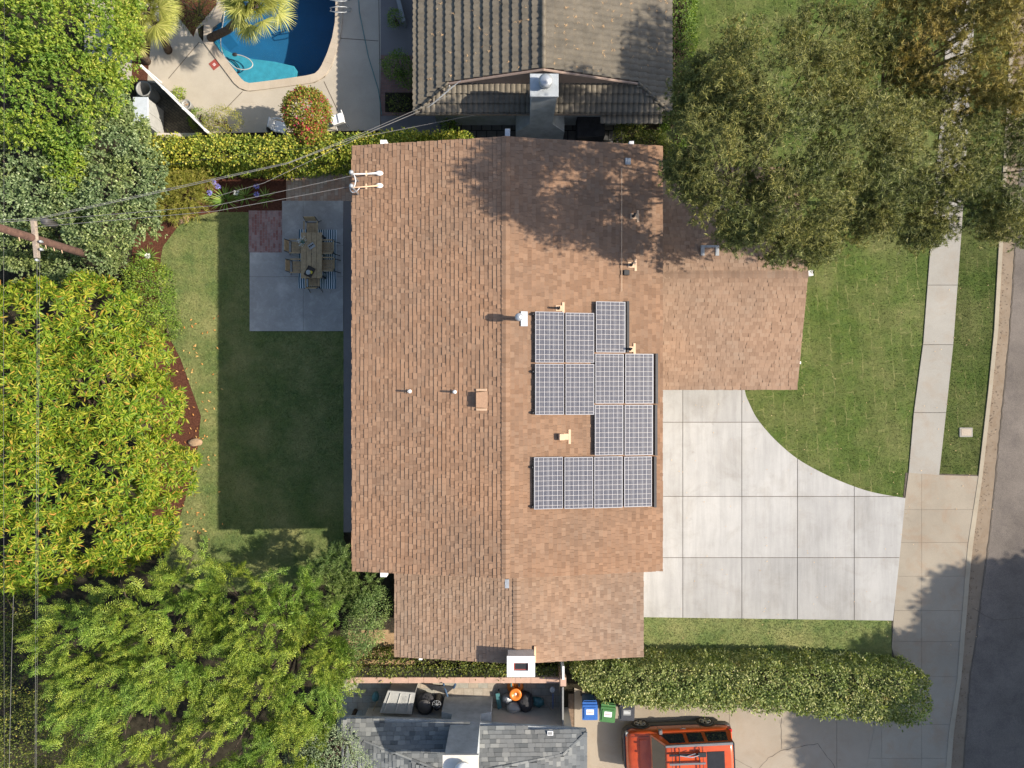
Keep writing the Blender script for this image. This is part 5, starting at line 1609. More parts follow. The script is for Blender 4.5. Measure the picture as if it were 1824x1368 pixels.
# round red-flecked shrub
leafy('bougainvillea', 'round ball-shaped shrub flecked with crimson by the pool deck', 'shrub', [(547, 200, 2.0, 0.98, 0.92, 0.9), (555, 240, 1.8, 0.6, 0.5, 0.6)], 'lf_red', 136, leaf=(0.08, 0.048), dens=130, per=11, cr=0.07, tname='round_shrub', knobs=4, f=0.3)
leafy('shrub', 'dry bronze-tipped bush at the foot of the pool deck', 'shrub', [(405, 213, 0.9, 0.6, 0.45, 0.45), (385, 222, 0.8, 0.45, 0.35, 0.4)], 'lf_bamboo', 137, leaf=(0.06, 0.02), dens=70, per=11, cr=0.10, tname='shrub', knobs=4)
for (a, b, r, lab) in ((320, 168, 0.22, 'small lime green shrub beside the middle of the white fence'), (352, 212, 0.36, 'low lime green shrub beside the lower end of the white fence')):
    leafy('shrub', lab, 'shrub', [(a, b, 0.35, r, r * 1.2, 0.3)], 'lf_lime', 138 + a, leaf=(0.05, 0.025), dens=120, per=10, cr=0.06, tname='shrub', knobs=3)
leafy('shrub', 'dark green shrub in the brick-edged bed beside the tiled house', 'shrub', [(708, 118, 0.9, 0.6, 0.5, 0.5), (722, 135, 0.7, 0.4, 0.4, 0.4)], 'lf_green', 139, leaf=(0.07, 0.035), dens=70, per=10, cr=0.09, tname='shrub', knobs=4)
leafy('shrub', 'sparse dark plant in the lower brick bed beside the tiled house', 'shrub', [(712, 185, 0.3, 0.45, 0.35, 0.2)], 'lf_ivy', 140, leaf=(0.07, 0.03), dens=50, per=8, cr=0.09, tname='shrub', knobs=3)
leafy('shrub', 'small round green shrub beside the tiled house near the top edge', 'shrub', [(705, 32, 0.5, 0.32, 0.36, 0.3)], 'lf_green', 141, leaf=(0.05, 0.03), dens=110, per=10, cr=0.06, tname='shrub', knobs=3)
leafy('shrub', 'patchy green plant spilling from the passage pot under the tiled eave', 'shrub', [(800, 225, 0.8, 0.3, 0.25, 0.3)], 'lf_green', 142, leaf=(0.08, 0.04), dens=90, per=8, cr=0.07, tname='shrub', knobs=3)
frond_tree('golden grass-like bamboo clump at the corner of the bark bed', 'bamboo',
           [(330, 345, 0.9, 0.8, 0.75, 0.6), (310, 365, 0.8, 0.5, 0.5, 0.5), (350, 325, 0.7, 0.5, 0.4, 0.4)],
           'lf_bamboo', 143, 60, 10, 0.45, (0.16, 0.022), 'needle', tname='bamboo_clump', upw=0.5, outw=0.9, droop=0.5, knobs=3, spread=0.4)

# strap-leaved clumps
def strap_plant(px, py, r, seed, label, flowers=(), nl=46, stone=False, mat='lf_strap'):
    rng = np.random.default_rng(seed)
    p = W(px, py, 0)
    t = thing('strap_leaf_plant', label, 'plant', p)
    lv = Leaves('long')
    ph = rng.uniform(0, 2 * math.pi, nl); el = rng.uniform(0.15, 1.1, nl)
    d = np.stack([np.cos(ph) * np.cos(el), np.sin(ph) * np.cos(el), np.sin(el)], 1)
    base = np.array([p.x, p.y, 0.02]) + np.stack([np.cos(ph), np.sin(ph), 0 * ph], 1) * r * 0.1
    lv.add(base, d, np.array([[0, 0, 1.0]]) + 0.2 * rng.normal(size=(nl, 3)), rng.uniform(0.7, 1.15, nl) * r, 0.035)
    lv.build('leaves', mat, t)
    for k, (fx, fy, fm) in enumerate(flowers):
        q = W(fx, fy, 0.75)
        fl = Leaves('blade'); n = 60
        u = unit(rng.normal(size=(n, 3)))
        fl.add(np.array(q)[None] + u * 0.05, u, rng.normal(size=(n, 3)), 0.085, 0.022)
        fl.build('flower_head', fm, t)
        mb = MB(); mb.tube([(p.x, p.y, 0.05), p.lerp(q, 0.6) + Vector((0, 0, 0.1)), q], 0.008, 5); mb.build('stem', 'lf_strap', t)
strap_plant(403, 357, 0.62, 201, 'strap-leaved plant with white flower head in the shaded bark bed', [(421, 343, 'petal_w'), (388, 332, 'petal_b'), (380, 325, 'petal_b')], 60)
strap_plant(438, 350, 0.5, 202, 'strap-leaved plant with two blue flower heads in the bark bed', [(457, 332, 'petal_b'), (457, 346, 'petal_b')], 40)
strap_plant(474, 352, 0.45, 203, 'sparse strap-leaved plant nearest the pale brick paving', (), 26)
strap_plant(376, 352, 0.4, 204, 'strap-leaved plant with blue flower heads beside the bamboo clump', [(373, 343, 'petal_b')], 30)
strap_plant(265, 458, 0.5, 205, 'strap-leaved plant with pale flower head on the curved bark bed', [(263, 456, 'petal_w')], 46)
strap_plant(287, 560, 0.55, 206, 'flowerless strap-leaved plant on the narrow part of the curved bark bed', (), 50)

# fan palms
def fan_palm(px, py, z, basepx, seed, label, n_f=34, R0=1.0, fr=0.62):
    rng = np.random.default_rng(seed)
    top = W(px, py, z); base = W(basepx[0], basepx[1], 0)
    t = thing('fan_palm', label, 'palm tree', base)
    mb = MB()
    path = [base, base.lerp(top, 0.35) + Vector((0, 0, -0.25)), base.lerp(top, 0.7) + Vector((0, 0, -0.1)), top]
    mb.tube(path, [0.17, 0.15, 0.15, 0.16], 10); mb.build('trunk', 'bark', t, True)
    lv = Leaves('blade'); pet = MB()
    for i in range(n_f):
        ph = i * 2.39996 + rng.uniform(-0.2, 0.2)
        el = rng.uniform(-0.35, 1.25) if i > 5 else rng.uniform(0.8, 1.4)
        d = Vector((math.cos(ph) * math.cos(el), math.sin(ph) * math.cos(el), math.sin(el)))
        pl = rng.uniform(0.55, 1.0) * R0 * 0.62
        c = top + d * pl + Vector((0, 0, -0.10 * pl))
        pet.tube([top, c], 0.012, 4)
        side = d.cross(Vector((0, 0, 1)));
        side = side.normalized() if side.length > 1e-3 else Vector((1, 0, 0))
        nrm = side.cross(d).normalized()
        nb = 30
        a = np.linspace(-1.75, 1.75, nb) + rng.normal(size=nb) * 0.03
        dd = np.array(d)[None] * np.cos(a)[:, None] + np.array(side)[None] * np.sin(a)[:, None] - np.array([0, 0, 1.0])[None] * 0.18
        L = fr * (0.62 + 0.38 * np.cos(a * 0.6)) * rng.uniform(0.85, 1.1)
        lv.add(np.broadcast_to(np.array(c), (nb, 3)) + dd * 0.02, dd, np.broadcast_to(np.array(nrm), (nb, 3)) + rng.normal(size=(nb, 3)) * 0.25, L, 0.042)
    pet.build('leaf_stalks', 'bark', t)
    lv.build('crown', 'lf_palm', t)
fan_palm(455, 5, 3.1, (375, 68), 211, 'fan palm leaning out over the swimming pool', 46, 1.45, 0.75)
fan_palm(262, 20, 3.0, (300, 90), 212, 'fan palm left of the pool at the edge of the tall trees', 40, 1.3, 0.7)
fan_palm(232, 70, 1.6, (262, 110), 213, 'low fan palm tucked below the taller palm beside the planting bed', 20, 0.7, 0.5)
leafy('shrub', 'shady brown-green undergrowth beneath the palms beside the pool', 'shrub', [(335, 20, 0.9, 0.6, 0.8, 0.5), (355, 5, 0.8, 0.5, 0.6, 0.5)], 'lf_ivy', 214, leaf=(0.09, 0.02), dens=50, per=9, cr=0.12, tname='shrub', knobs=4)

# ------------------------------------------------------------------ grass blades (real tufts that break up the lawns)
def grass_field(name, poly_px, n, seed, mat, holes=()):
    rng = np.random.default_rng(seed)
    w = np.array([W(*p)[:2] for p in poly_px])
    lo, hi = w.min(0), w.max(0)
    P = rng.uniform(lo, hi, size=(n, 2))
    x, y = P[:, 0], P[:, 1]
    c = np.zeros(n, bool); m = len(w); j = m - 1
    for i in range(m):
        xi, yi = w[i]; xj, yj = w[j]
        with np.errstate(divide='ignore', invalid='ignore'):
            c ^= ((yi > y) != (yj > y)) & (x < (xj - xi) * (y - yi) / (yj - yi + 1e-12) + xi)
        j = i
    P = P[c]
    n = len(P)
    lv = Leaves('needle')
    d = rng.normal(size=(n, 3)) * np.array([1, 1, 0.4]) + np.array([0, 0, 0.7])
    lv.add(np.column_stack([P, np.zeros(n)]), d, rng.normal(size=(n, 3)) + np.array([0, 0, 0.6]), rng.uniform(0.04, 0.085, n), rng.uniform(0.012, 0.022, n))
    o = lv.build(name, mat)
    tag(o, None, None, None, 'stuff')
    return o
o = grass_field('grass', lawn_front, 110000, 301, 'lawn'); tag(o, 'green sod grass of the front garden', 'grass')
o = grass_field('grass', verge_px, 60000, 302, 'lawn'); tag(o, 'green grass of the narrow kerb verge', 'grass')
o = grass_field('grass', side_px, 40000, 303, 'lawn_back'); tag(o, 'grass strip between driveway and big hedge', 'grass')
o = grass_field('grass', lawn_back, 160000, 304, 'lawn_back'); tag(o, 'mown grass of the back garden', 'grass')

# fallen leaves
rng = np.random.default_rng(305)
lv = Leaves('quad')
n = 110
px = rng.normal(345, 24, n); py = rng.uniform(560, 960, n)
P = np.array([W(a, b, 0.05) for a, b in zip(px, py)])
keep = px > 300
P = P[keep]; n = len(P)
lv.add(P, rng.normal(size=(n, 3)) * [1, 1, 0.2], np.array([[0, 0, 1.0]]) + rng.normal(size=(n, 3)) * 0.2, rng.uniform(0.08, 0.16, n), 0.05)
tag(lv.build('fallen_leaves', 'leaf_dry'), 'orange fallen leaves along the left edge of the back lawn', 'leaves', None, 'stuff')
lv = Leaves('needle')
for _ in range(330):
    x = rng.uniform(NX0 + 0.3, NX1 - 0.1); 
    if rng.random() < 0.55: x = rng.uniform(NRX + 0.2, NX1 - 0.1)
    y = rng.uniform(ySk + 0.1, 16.2)
    zz = NZ + (NR - NZ) * (1 - abs(x - NRX) / (NX1 - NRX)) + 0.07
    m = rng.integers(4, 9)
    a = rng.uniform(0, 6.28, m)
    d = np.column_stack([np.cos(a), np.sin(a), 0 * a - 0.05])
    lv.add(np.broadcast_to(np.array([x, y, zz]), (m, 3)) + rng.normal(size=(m, 3)) * [0.015, 0.015, 0.004], d, np.tile([[0, 0, 1.0]], (m, 1)), rng.uniform(0.04, 0.12, m), 0.014)
tag(lv.build('fallen_leaves', 'leaf_pale'), 'dry orange leaf tufts caught on the scalloped tile roof', 'leaves', None, 'stuff')

lv = Leaves('quad')
P = np.array([W(a, b, 0.06) for a, b in zip(rng.uniform(1180, 1790, 170), rng.uniform(480, 1150, 170))])
lv.add(P, rng.normal(size=(170, 3)) * [1, 1, 0.1], np.array([[0, 0, 1.0]]) + rng.normal(size=(170, 3)) * 0.2, rng.uniform(0.03, 0.07, 170), rng.uniform(0.02, 0.04, 170))
tag(lv.build('fallen_leaves', 'leaf_pale'), 'tiny dry leaves scattered over driveway and front lawn', 'leaves', None, 'stuff')

lv = Leaves('quad')
gy = rng.uniform(380, 1360, 420)
gx = np.interp(gy, [p[1] for p in curb_out], [p[0] for p in curb_out]) + np.abs(rng.normal(3, 7, 420))
P = np.array([W(a, b, -0.005) for a, b in zip(gx, gy)])
lv.add(P, rng.normal(size=(420, 3)) * [1, 1, 0.1], np.array([[0, 0, 1.0]]) + rng.normal(size=(420, 3)) * 0.2, rng.uniform(0.03, 0.08, 420), rng.uniform(0.015, 0.035, 420))
tag(lv.build('fallen_leaves', 'bark'), 'dark leaf litter and grit lying in the street gutter', 'leaves', None, 'stuff')

# ------------------------------------------------------------------ utility pole and wires
up = thing('utility_pole', 'brown wooden utility pole rising out of the left-hand trees', 'utility pole', (-15.26, 4.65, 0))
mb = MB(); mb.tube([(-15.26, 4.65, 0), (-15.26, 4.65, 5), (-15.26, 4.65, 10.2)], [0.15, 0.13, 0.11], 14); mb.build('pole', 'polewood', up, True)
az = 6.6
A, B = W(57, 391, az), W(63.5, 459, az)
mb = MB(); d = (B - A).normalized(); n_ = Vector((-d.y, d.x, 0)) * 0.06
mb.add([A + n_, A - n_, B - n_, B + n_] + [p + Vector((0, 0, -0.14)) for p in (A + n_, A - n_, B - n_, B + n_)], [(0, 1, 2, 3), (7, 6, 5, 4), (0, 4, 5, 1), (1, 5, 6, 2), (2, 6, 7, 3), (3, 7, 4, 0)])
mb.build('crossarm', 'armwood', up)
for i, tt in enumerate((5.2, 5.6, 6.0, 7.2)):
    mb = MB(); mb.tube([(-15.26, 4.65, tt), (-15.20, 4.42, tt)], 0.013, 6); mb.build('step_peg', 'tan', up)
for i, (a, b) in enumerate(((65, 463), (72, 430), (73, 444))):
    p = W(a, b, az); mb = MB(); mb.lathe(p, [(0.04, -0.1), (0.05, 0), (0.03, 0.05), (0.001, 0.06)], 10); mb.build('insulator', 'galv', up, True)
mb = MB(); p = W(79, 394, 5.9); mb.lathe((p.x, p.y, 5.4), [(0.12, 0), (0.13, 0.5), (0.10, 0.55)], 12); mb.build('transformer', 'clad', up, True)
def wire(label, pts, r=0.012, mat='wire', sag=0.0, group='overhead wires from the utility pole'):
    mb = MB()
    path = []
    for a, b in zip(pts, pts[1:]): path += catenary(W(*a), W(*b), sag, 10)
    mb.tube(path, r * 0.72, 5)
    tag(mb.build('overhead_wire', mat), label, 'wire', group)
wire('upper service wire from the pole to the north roof mast', [(60, 393, 6.6), (384, 366, 6.4), (627, 313, 6.0)], 0.011, sag=0.02)
wire('lower service wire from the pole to the second roof mast', [(64, 404, 6.6), (384, 376, 6.4), (624, 332, 6.0)], 0.011, sag=0.02)
wire('thick twisted cable from the pole to the corner of the tiled roof', [(-40, 398, 6.8), (60, 392, 6.6), (340, 330, 6.0), (510, 292, 5.6), (660, 235, 4.8), (748, 198, 3.4)], 0.014)
wire('twin cable just above the thick one to the tiled roof', [(-40, 394, 6.9), (62, 389, 6.7), (345, 326, 6.1), (515, 289, 5.7), (662, 230, 4.9), (800, 170, 3.4)], 0.010)
wire('thin wire ending over the passage beside the tiled roof', [(384, 350, 6.2), (470, 326, 6.0), (640, 245, 5.2), (845, 205, 3.2)], 0.009)
wire('short dark line sagging over the bark bed', [(250, 300, 5.6), (390, 281, 5.5), (560, 262, 5.2)], 0.009, 'black')
wire('high line running down the left edge, nearest the pole', [(66, 458, 6.5), (66, 700, 6.5), (64, 1000, 6.5), (62, 1480, 6.5)], 0.006)
wire('second high line beside the nearest one', [(71, 440, 6.6), (69, 700, 6.4), (67, 1100, 6.4), (64, 1480, 6.5)], 0.005)
wire('high line at the far left edge', [(8, -100, 7.4), (6, 684, 7.2), (8, 1480, 7.4)], 0.006, 'black')
wire('high line second from the left edge', [(24, 1060, 7.0), (20, 1200, 7.0), (14, 1480, 7.0)], 0.007)
wire('dark cable lying across the shaded pool deck', [(636, -60, 0.03), (640, 20, 0.03), (656, 100, 0.03), (674, 160, 0.03), (680, 205, 0.03)], 0.022, 'teal_pl', group=None)

# ------------------------------------------------------------------ pool garden objects
# white fence, seen from above
fa, fb = W(252, 118, 1.45), W(366, 232, 1.45)
fen = thing('white_fence', 'thin white panel fence running diagonally beside the dark paved yard', 'fence', (fa.x, fa.y, 0))
d = (fb - fa); L = d.length; ang = math.atan2(d.y, d.x)
fm = [fa.lerp(fb, t) for t in (0, 0.34, 0.66, 1)]
for k in range(3):
    c = fm[k].lerp(fm[k + 1], 0.5); l = (fm[k + 1] - fm[k]).length
    mb = MB(); mb.box((c.x - l / 2, c.y - 0.022, 0.08), (c.x + l / 2, c.y + 0.022, 1.40), rz=ang); pn = mb.build('panel', 'lightgrey_pl', fen)
    mb = MB(); mb.box((c.x - l / 2, c.y - 0.035, 1.401), (c.x + l / 2, c.y + 0.035, 1.45), rz=ang); mb.build('cap_rail', 'white', pn)
for k in range(4):
    mb = MB(); mb.box((fm[k].x - 0.05, fm[k].y - 0.05, 0), (fm[k].x + 0.05, fm[k].y + 0.05, 1.50), rz=ang, bev=0.01); mb.build('post', 'white', fen)
# barrel bin
p = W(256, 158, 0.9)
tb = thing('barrel_bin', 'open grey ribbed barrel bin beside the white cabinet', 'bin', (p.x, p.y, 0))
prof = [(0.22, 0), (0.24, 0.1), (0.27, 0.5), (0.29, 0.86), (0.31, 0.9), (0.31, 0.93), (0.27, 0.93), (0.26, 0.86), (0.22, 0.1), (0.001, 0.08)]
mb = MB(); mb.lathe((p.x, p.y, 0), prof, 24); mb.build('body', 'grey_pl', tb, True)
for sg in (-1, 1):
    mb = MB(); mb.tube([(p.x + sg * 0.29, p.y - 0.06, 0.75), (p.x + sg * 0.35, p.y, 0.78), (p.x + sg * 0.29, p.y + 0.06, 0.75)], 0.012, 6); mb.build('handle', 'grey_pl', tb, True)
# white cabinet
p0, p1 = W(238, 174, 1.3), W(262, 223, 1.3)
cb = thing('garden_cabinet', 'white-topped storage cabinet at the edge of the tall trees', 'cabinet', ((p0.x + p1.x) / 2, (p0.y + p1.y) / 2, 0))
mb = MB(); mb.box((p0.x, p1.y, 0), (p1.x, p0.y, 1.24)); mb.build('body', 'lightgrey_pl', cb)
mb = MB(); mb.box((p0.x - 0.03, p1.y - 0.03, 1.241), (p1.x + 0.03, p0.y + 0.03, 1.30), bev=0.01); mb.build('top', 'plategrey', cb)  # white top coloured grey to stand for the tree's shade over it
mb = MB(); mb.box((p1.x + 0.001, p1.y + 0.08, 0.1), (p1.x + 0.02, (p0.y + p1.y) / 2 - 0.01, 1.15)); mb.box((p1.x + 0.001, (p0.y + p1.y) / 2 + 0.01, 0.1), (p1.x + 0.02, p0.y - 0.08, 1.15)); mb.build('door', 'lightgrey_pl', cb)
# low wall at hedge
mb = MB(); a, b = W(272, 232, 0.8), W(345, 236, 0.8)
mb.box((a.x, a.y - 0.15, 0), (b.x, a.y, 0.5)); tag(mb.build('low_wall', 'stucco'), 'low pale wall at the end of the dark paved yard', 'wall')
# wheel-shaped planter
p = W(331, 185, 0.5)
pl_ = thing('round_planter', 'dark round planter with pebbles beside the white fence', 'planter', (p.x, p.y, 0))
mb = MB(); mb.lathe((p.x, p.y, 0), [(0.14, 0), (0.19, 0.42), (0.20, 0.48), (0.165, 0.48), (0.155, 0.42), (0.001, 0.42)], 20); mb.build('pot', 'grey_pl', pl_, True)
mb = MB()
for k in range(14): 
    a = random.uniform(0, 6.28); r_ = random.uniform(0, 0.12)
    mb.blob((p.x + r_ * math.cos(a), p.y + r_ * math.sin(a), 0.44), (0.025, 0.02, 0.015), k, 0.1, 7, 5)
mb.build('pebbles', 'rock', pl_)
# skimmer lid tile
p = W(382, 115, 0.006)
mk = thing('skimmer_cover', 'brick-red square cover with white mark set in the pool deck', 'deck cover', (p.x, p.y, 0))
mb = MB(); mb.box((p.x - 0.17, p.y - 0.17, 0.002), (p.x + 0.17, p.y + 0.17, 0.014), rz=R(38)); mb.build('plate', 'terracotta', mk)
mb = MB(); 
for q in ((-0.05, -0.05, 0.05, -0.035), (-0.05, 0.035, 0.05, 0.05), (-0.05, -0.034, -0.035, 0.034), (0.0, -0.034, 0.015, 0.01), (0.016, -0.01, 0.05, 0.01)):
    mb.box((p.x + q[0], p.y + q[1], 0.0141), (p.x + q[2], p.y + q[3], 0.018), rz=R(38), about=(p.x, p.y))
mb.build('mark', 'white', mk)
# pool cleaner and hose
pcn = thing('pool_cleaner', 'dark pool cleaner with long looping pale hose in the shallow end', 'pool cleaner', W(418, 97, -0.05))
q = W(418, 97, -0.08); mb = MB(); mb.blob((q.x, q.y, q.z), (0.11, 0.08, 0.05), 2, 0.1); mb.build('body', 'black', pcn, True)
hp = [(418, 97), (430, 99), (443, 105), (450, 114), (446, 121), (434, 124), (420, 121), (408, 111), (398, 98), (393, 80), (394, 60), (400, 20), (404, -40)]
def smooth_path(pts, z, n=6):
    out = []
    P_ = [W(a, b, z) for a, b in pts]
    for i in range(len(P_) - 1):
        p0 = P_[max(i - 1, 0)]; p1 = P_[i]; p2 = P_[i + 1]; p3 = P_[min(i + 2, len(P_) - 1)]
        for k in range(n):
            t = k / n
            out.append(0.5 * ((2 * p1) + (p2 - p0) * t + (2 * p0 - 5 * p1 + 4 * p2 - p3) * t * t + (3 * p1 - p0 - 3 * p2 + p3) * t ** 3))
    out.append(P_[-1])
    return out
mb = MB(); mb.tube(smooth_path(hp, -0.09), 0.022, 8); mb.build('hose', 'lightgrey_pl', pcn, True)
mb = MB(); mb.tube(smooth_path([(404, 105), (415, 108), (424, 117), (427, 126), (421, 131)], -0.42), 0.022, 8); tag(mb.build('sunken_hose', 'black'), 'short black hose lying on the shallow pool shelf', 'hose')
# handrails
for (y, lab) in ((17, 'chrome pool handrail on the right side of the pool'), (-3, 'chrome pool handrail cut by the top edge of the picture')):
    t = thing('pool_handrail', lab, 'handrail', W(610, y, 0), 0, 'chrome pool ladder rails')
    for dy in (-5, 5):
        mb = MB(); mb.tube([W(590, y, 0.0), W(588, y + dy * 0.6, 0.55), W(600, y + dy, 0.72), W(614, y + dy, 0.55), W(625, y + dy * 0.4, 0.03)], 0.019, 8); mb.build('rail', 'galv', t, True)
# white plastic chairs
def plastic_chair(px, py, rz, label, mat='white'):
    p = W(px, py, 0.45)
    t = thing('plastic_chair', label, 'chair', (p.x, p.y, 0), rz)
    xf = Matrix.Translation((p.x, p.y, 0)) @ Matrix.Rotation(rz, 4, 'Z')
    mb = MB(xf); mb.box((-0.23, -0.22, 0.41), (0.23, 0.22, 0.44), bev=0.02); mb.build('seat', mat, t)
    mb = MB(xf); mb.add([(-0.22, 0.22, 0.44), (0.22, 0.22, 0.44), (0.20, 0.33, 0.85), (-0.20, 0.33, 0.85), (-0.22, 0.25, 0.44), (0.22, 0.25, 0.44), (0.20, 0.36, 0.85), (-0.20, 0.36, 0.85)],
                        [(0, 1, 2, 3), (7, 6, 5, 4), (3, 2, 6, 7), (0, 3, 7, 4), (1, 5, 6, 2)]); mb.build('backrest', mat, t)
    for sx in (-1, 1):
        for sy in (-1, 1):
            mb = MB(xf); mb.tube([(sx * 0.20, sy * 0.19, 0.41), (sx * 0.24, sy * 0.24, 0)], 0.022, 6); mb.build('leg', mat, t)
        mb = MB(xf); mb.tube([(sx * 0.24, -0.20, 0.42), (sx * 0.26, -0.20, 0.64), (sx * 0.26, 0.1, 0.67), (sx * 0.22, 0.27, 0.66)], 0.024, 6); mb.build('armrest', mat, t)
plastic_chair(602, 212, R(200), 'white plastic chair right of the red-flecked round shrub')
plastic_chair(499, 226, R(80), 'white plastic chair left of the red-flecked round shrub')
p = W(482, 228, 0.4); mb = MB(); mb.lathe((p.x, p.y, 0), [(0.15, 0), (0.2, 0.35), (0.16, 0.35), (0.14, 0.2), (0.001, 0.2)], 16); tag(mb.build('black_pot', 'black', None, True), 'black plastic pot on the deck behind the yellow hedge', 'pot')
# garden bench slab beside tiled house
p = W(712, 8, 0.5); mb = MB(); mb.box((p.x - 0.08, p.y - 0.7, 0.0), (p.x + 0.08, p.y + 0.6, 0.5), rz=R(14)); tag(mb.build('low_bench', 'grey_pl'), 'narrow grey bench near the small round shrub at the top edge', 'bench')
# passage things
t = thing('covered_table', 'dark fabric-covered table in the tiled passage', 'covered table', W(1055, 222, 0))
a, b = W(1028, 200, 0.9), W(1078, 243, 0.9)
mb = MB(); mb.box((a.x, b.y, 0.3), (b.x, a.y, 0.9), bev=0.05); mb.build('cover', 'dark_cloth', t)
for sx in (a.x + 0.06, b.x - 0.06):
    for sy in (b.y + 0.06, a.y - 0.06):
        mb = MB(); mb.box((sx - 0.03, sy - 0.03, 0), (sx + 0.03, sy + 0.03, 0.31)); mb.build('leg', 'blackmetal', t)
t = thing('wooden_crate', 'small pinkish wooden frame lying in the tiled passage', 'crate', W(877, 210, 0))
p = W(877, 210, 0.2); mb = MB()
for q in ((-0.24, -0.2, 0.24, -0.15), (-0.24, 0.15, 0.24, 0.2), (-0.24, -0.149, -0.19, 0.149), (0.19, -0.149, 0.24, 0.149)): mb.box((p.x + q[0], p.y + q[1], 0), (p.x + q[2], p.y + q[3], 0.2))
mb.build('frame', 'brick_pale', t)
mb = MB(); mb.box((p.x - 0.188, p.y - 0.148, 0.01), (p.x + 0.188, p.y + 0.148, 0.05)); mb.build('floor_board', 'tray', t)
p = W(802, 228, 0.4); mb = MB(); mb.lathe((p.x, p.y, 0), [(0.13, 0), (0.2, 0.4), (0.17, 0.4), (0.001, 0.34)], 16); tag(mb.build('dark_pot', 'clad', None, True), 'dark glazed pot in the tiled passage', 'pot')

# rocks by the beds
for k, (a, b, r_, lab) in enumerate(((322, 390, 0.28, 'tan flat rock below the bamboo clump'), (286, 574, 0.16, 'small tan rock in the curved bark bed below the strap-leaved plant'), (290, 584, 0.12, 'smaller tan rock next to the one in the narrow bark bed'), (348, 788, 0.24, 'tan rock at the widest bulge of the bark bed'))):
    p = W(a, b, 0.05); mb = MB(); mb.blob((p.x, p.y, 0.04), (r_ * 1.3, r_ * 0.7, 0.09), 60 + k, 0.18); tag(mb.build('garden_rock', 'rock', None, True), lab, 'rock')
# utility cover in verge
p = W(1721, 770, 0.03); t = thing('meter_cover', 'pale rounded concrete meter cover set in the verge grass', 'meter cover', (p.x, p.y, 0))
mb = MB(); mb.box((p.x - 0.28, p.y - 0.2, -0.02), (p.x + 0.28, p.y + 0.2, 0.035), bev=0.05); mb.build('box', 'walk', t)
mb = MB(); mb.box((p.x - 0.21, p.y - 0.14, 0.0351), (p.x + 0.21, p.y + 0.14, 0.045), bev=0.01); mb.build('lid', 'coping', t)

# ------------------------------------------------------------------ dining set on the patio
a, b = W(532, 409, 0.04), W(599, 514, 0.04)
mb = MB(); mb.box((a.x, b.y, 0.036), (b.x, a.y, 0.050), rz=R(-0.8)); tag(mb.build('striped_rug', 'rug'), 'blue and white striped rug under the patio table', 'rug')
tz = 0.76
a, b = W(535.5, 414, tz), W(574.5, 495.5, tz)
TX, TY = (a.x + b.x) / 2, (a.y + b.y) / 2
dt = thing('dining_table', 'long slatted teak table in the shade on the concrete patio', 'table', (TX, TY, 0))
w, h = b.x - a.x, a.y - b.y
mb = MB()
for k in range(4):
    mb.box((a.x + 0.015 + k * (w - 0.03) / 4, b.y, tz - 0.03), (a.x + 0.015 + (k + 1) * (w - 0.03) / 4 - 0.010, a.y, tz), bev=0.004)
mb.build('top', 'wood', dt)
mb = MB(); mb.box((a.x + 0.06, b.y + 0.06, tz - 0.10), (b.x - 0.06, a.y - 0.06, tz - 0.031)); mb.build('apron', 'tray', dt)
for sx in (a.x + 0.08, b.x - 0.08):
    for sy in (b.y + 0.1, a.y - 0.1):
        mb = MB(); mb.box((sx - 0.035, sy - 0.035, 0.05), (sx + 0.035, sy + 0.035, tz - 0.101)); mb.build('leg', 'blackmetal', dt)
mb = MB(); mb.lathe((TX, TY + 0.05, tz), [(0.025, 0.0), (0.025, 0.004)], 12); mb.build('parasol_hole', 'black', dt)
def dining_chair(px, py, rz, label):
    p = W(px, py, 0.45)
    t = thing('dining_chair', label, 'chair', (p.x, p.y, 0), rz, 'teak armchairs around the patio table')
    xf = Matrix.Translation((p.x, p.y, 0)) @ Matrix.Rotation(rz, 4, 'Z')   # faces -y, back at +y
    mb = MB(xf)
    for k in range(4): mb.box((-0.22 + k * 0.112, -0.24, 0.43), (-0.22 + k * 0.112 + 0.104, 0.22, 0.45))
    mb.build('seat', 'wood', t)
    mb = MB(xf); mb.add([(-0.22, 0.27, 0.62), (0.22, 0.27, 0.62), (0.22, 0.36, 0.88), (-0.22, 0.36, 0.88), (-0.22, 0.295, 0.62), (0.22, 0.295, 0.62), (0.22, 0.385, 0.88), (-0.22, 0.385, 0.88)],
                        [(0, 1, 2, 3), (7, 6, 5, 4), (3, 2, 6, 7), (0, 4, 5, 1), (0, 3, 7, 4), (1, 5, 6, 2)]); mb.build('backrest', 'wood', t)
    for sx in (-1, 1):
        mb = MB(xf); mb.box((sx * 0.27 - 0.025, -0.22, 0.64), (sx * 0.27 + 0.025, 0.26, 0.665)); mb.build('armrest', 'wood', t)
        mb = MB(xf); mb.tube([(sx * 0.26, -0.20, 0.64), (sx * 0.26, -0.20, 0.05)], 0.014, 6); mb.build('leg', 'blackmetal', t)
        mb = MB(xf); mb.tube([(sx * 0.26, 0.42, 0.05), (sx * 0.25, 0.27, 0.45), (sx * 0.235, 0.375, 0.90)], 0.014, 6); mb.build('leg', 'blackmetal', t)
    mb = MB(xf); mb.tube([(-0.26, 0.24, 0.42), (0.26, 0.24, 0.42)], 0.014, 6); mb.tube([(-0.26, -0.20, 0.42), (0.26, -0.20, 0.42)], 0.014, 6); mb.build('seat_frame', 'blackmetal', t)
dining_chair(556, 407, 0, 'teak armchair at the top end of the patio table')
dining_chair(559, 500, R(180), 'teak armchair at the bottom end of the patio table')
dining_chair(529, 440, R(90), 'upper left teak armchair, pulled out from the patio table')
dining_chair(531, 475, R(90), 'lower left teak armchair, pulled out from the patio table')
dining_chair(583, 441, R(-90), 'upper right teak armchair tucked against the patio table')
dining_chair(584, 472, R(-90), 'lower right teak armchair tucked against the patio table')
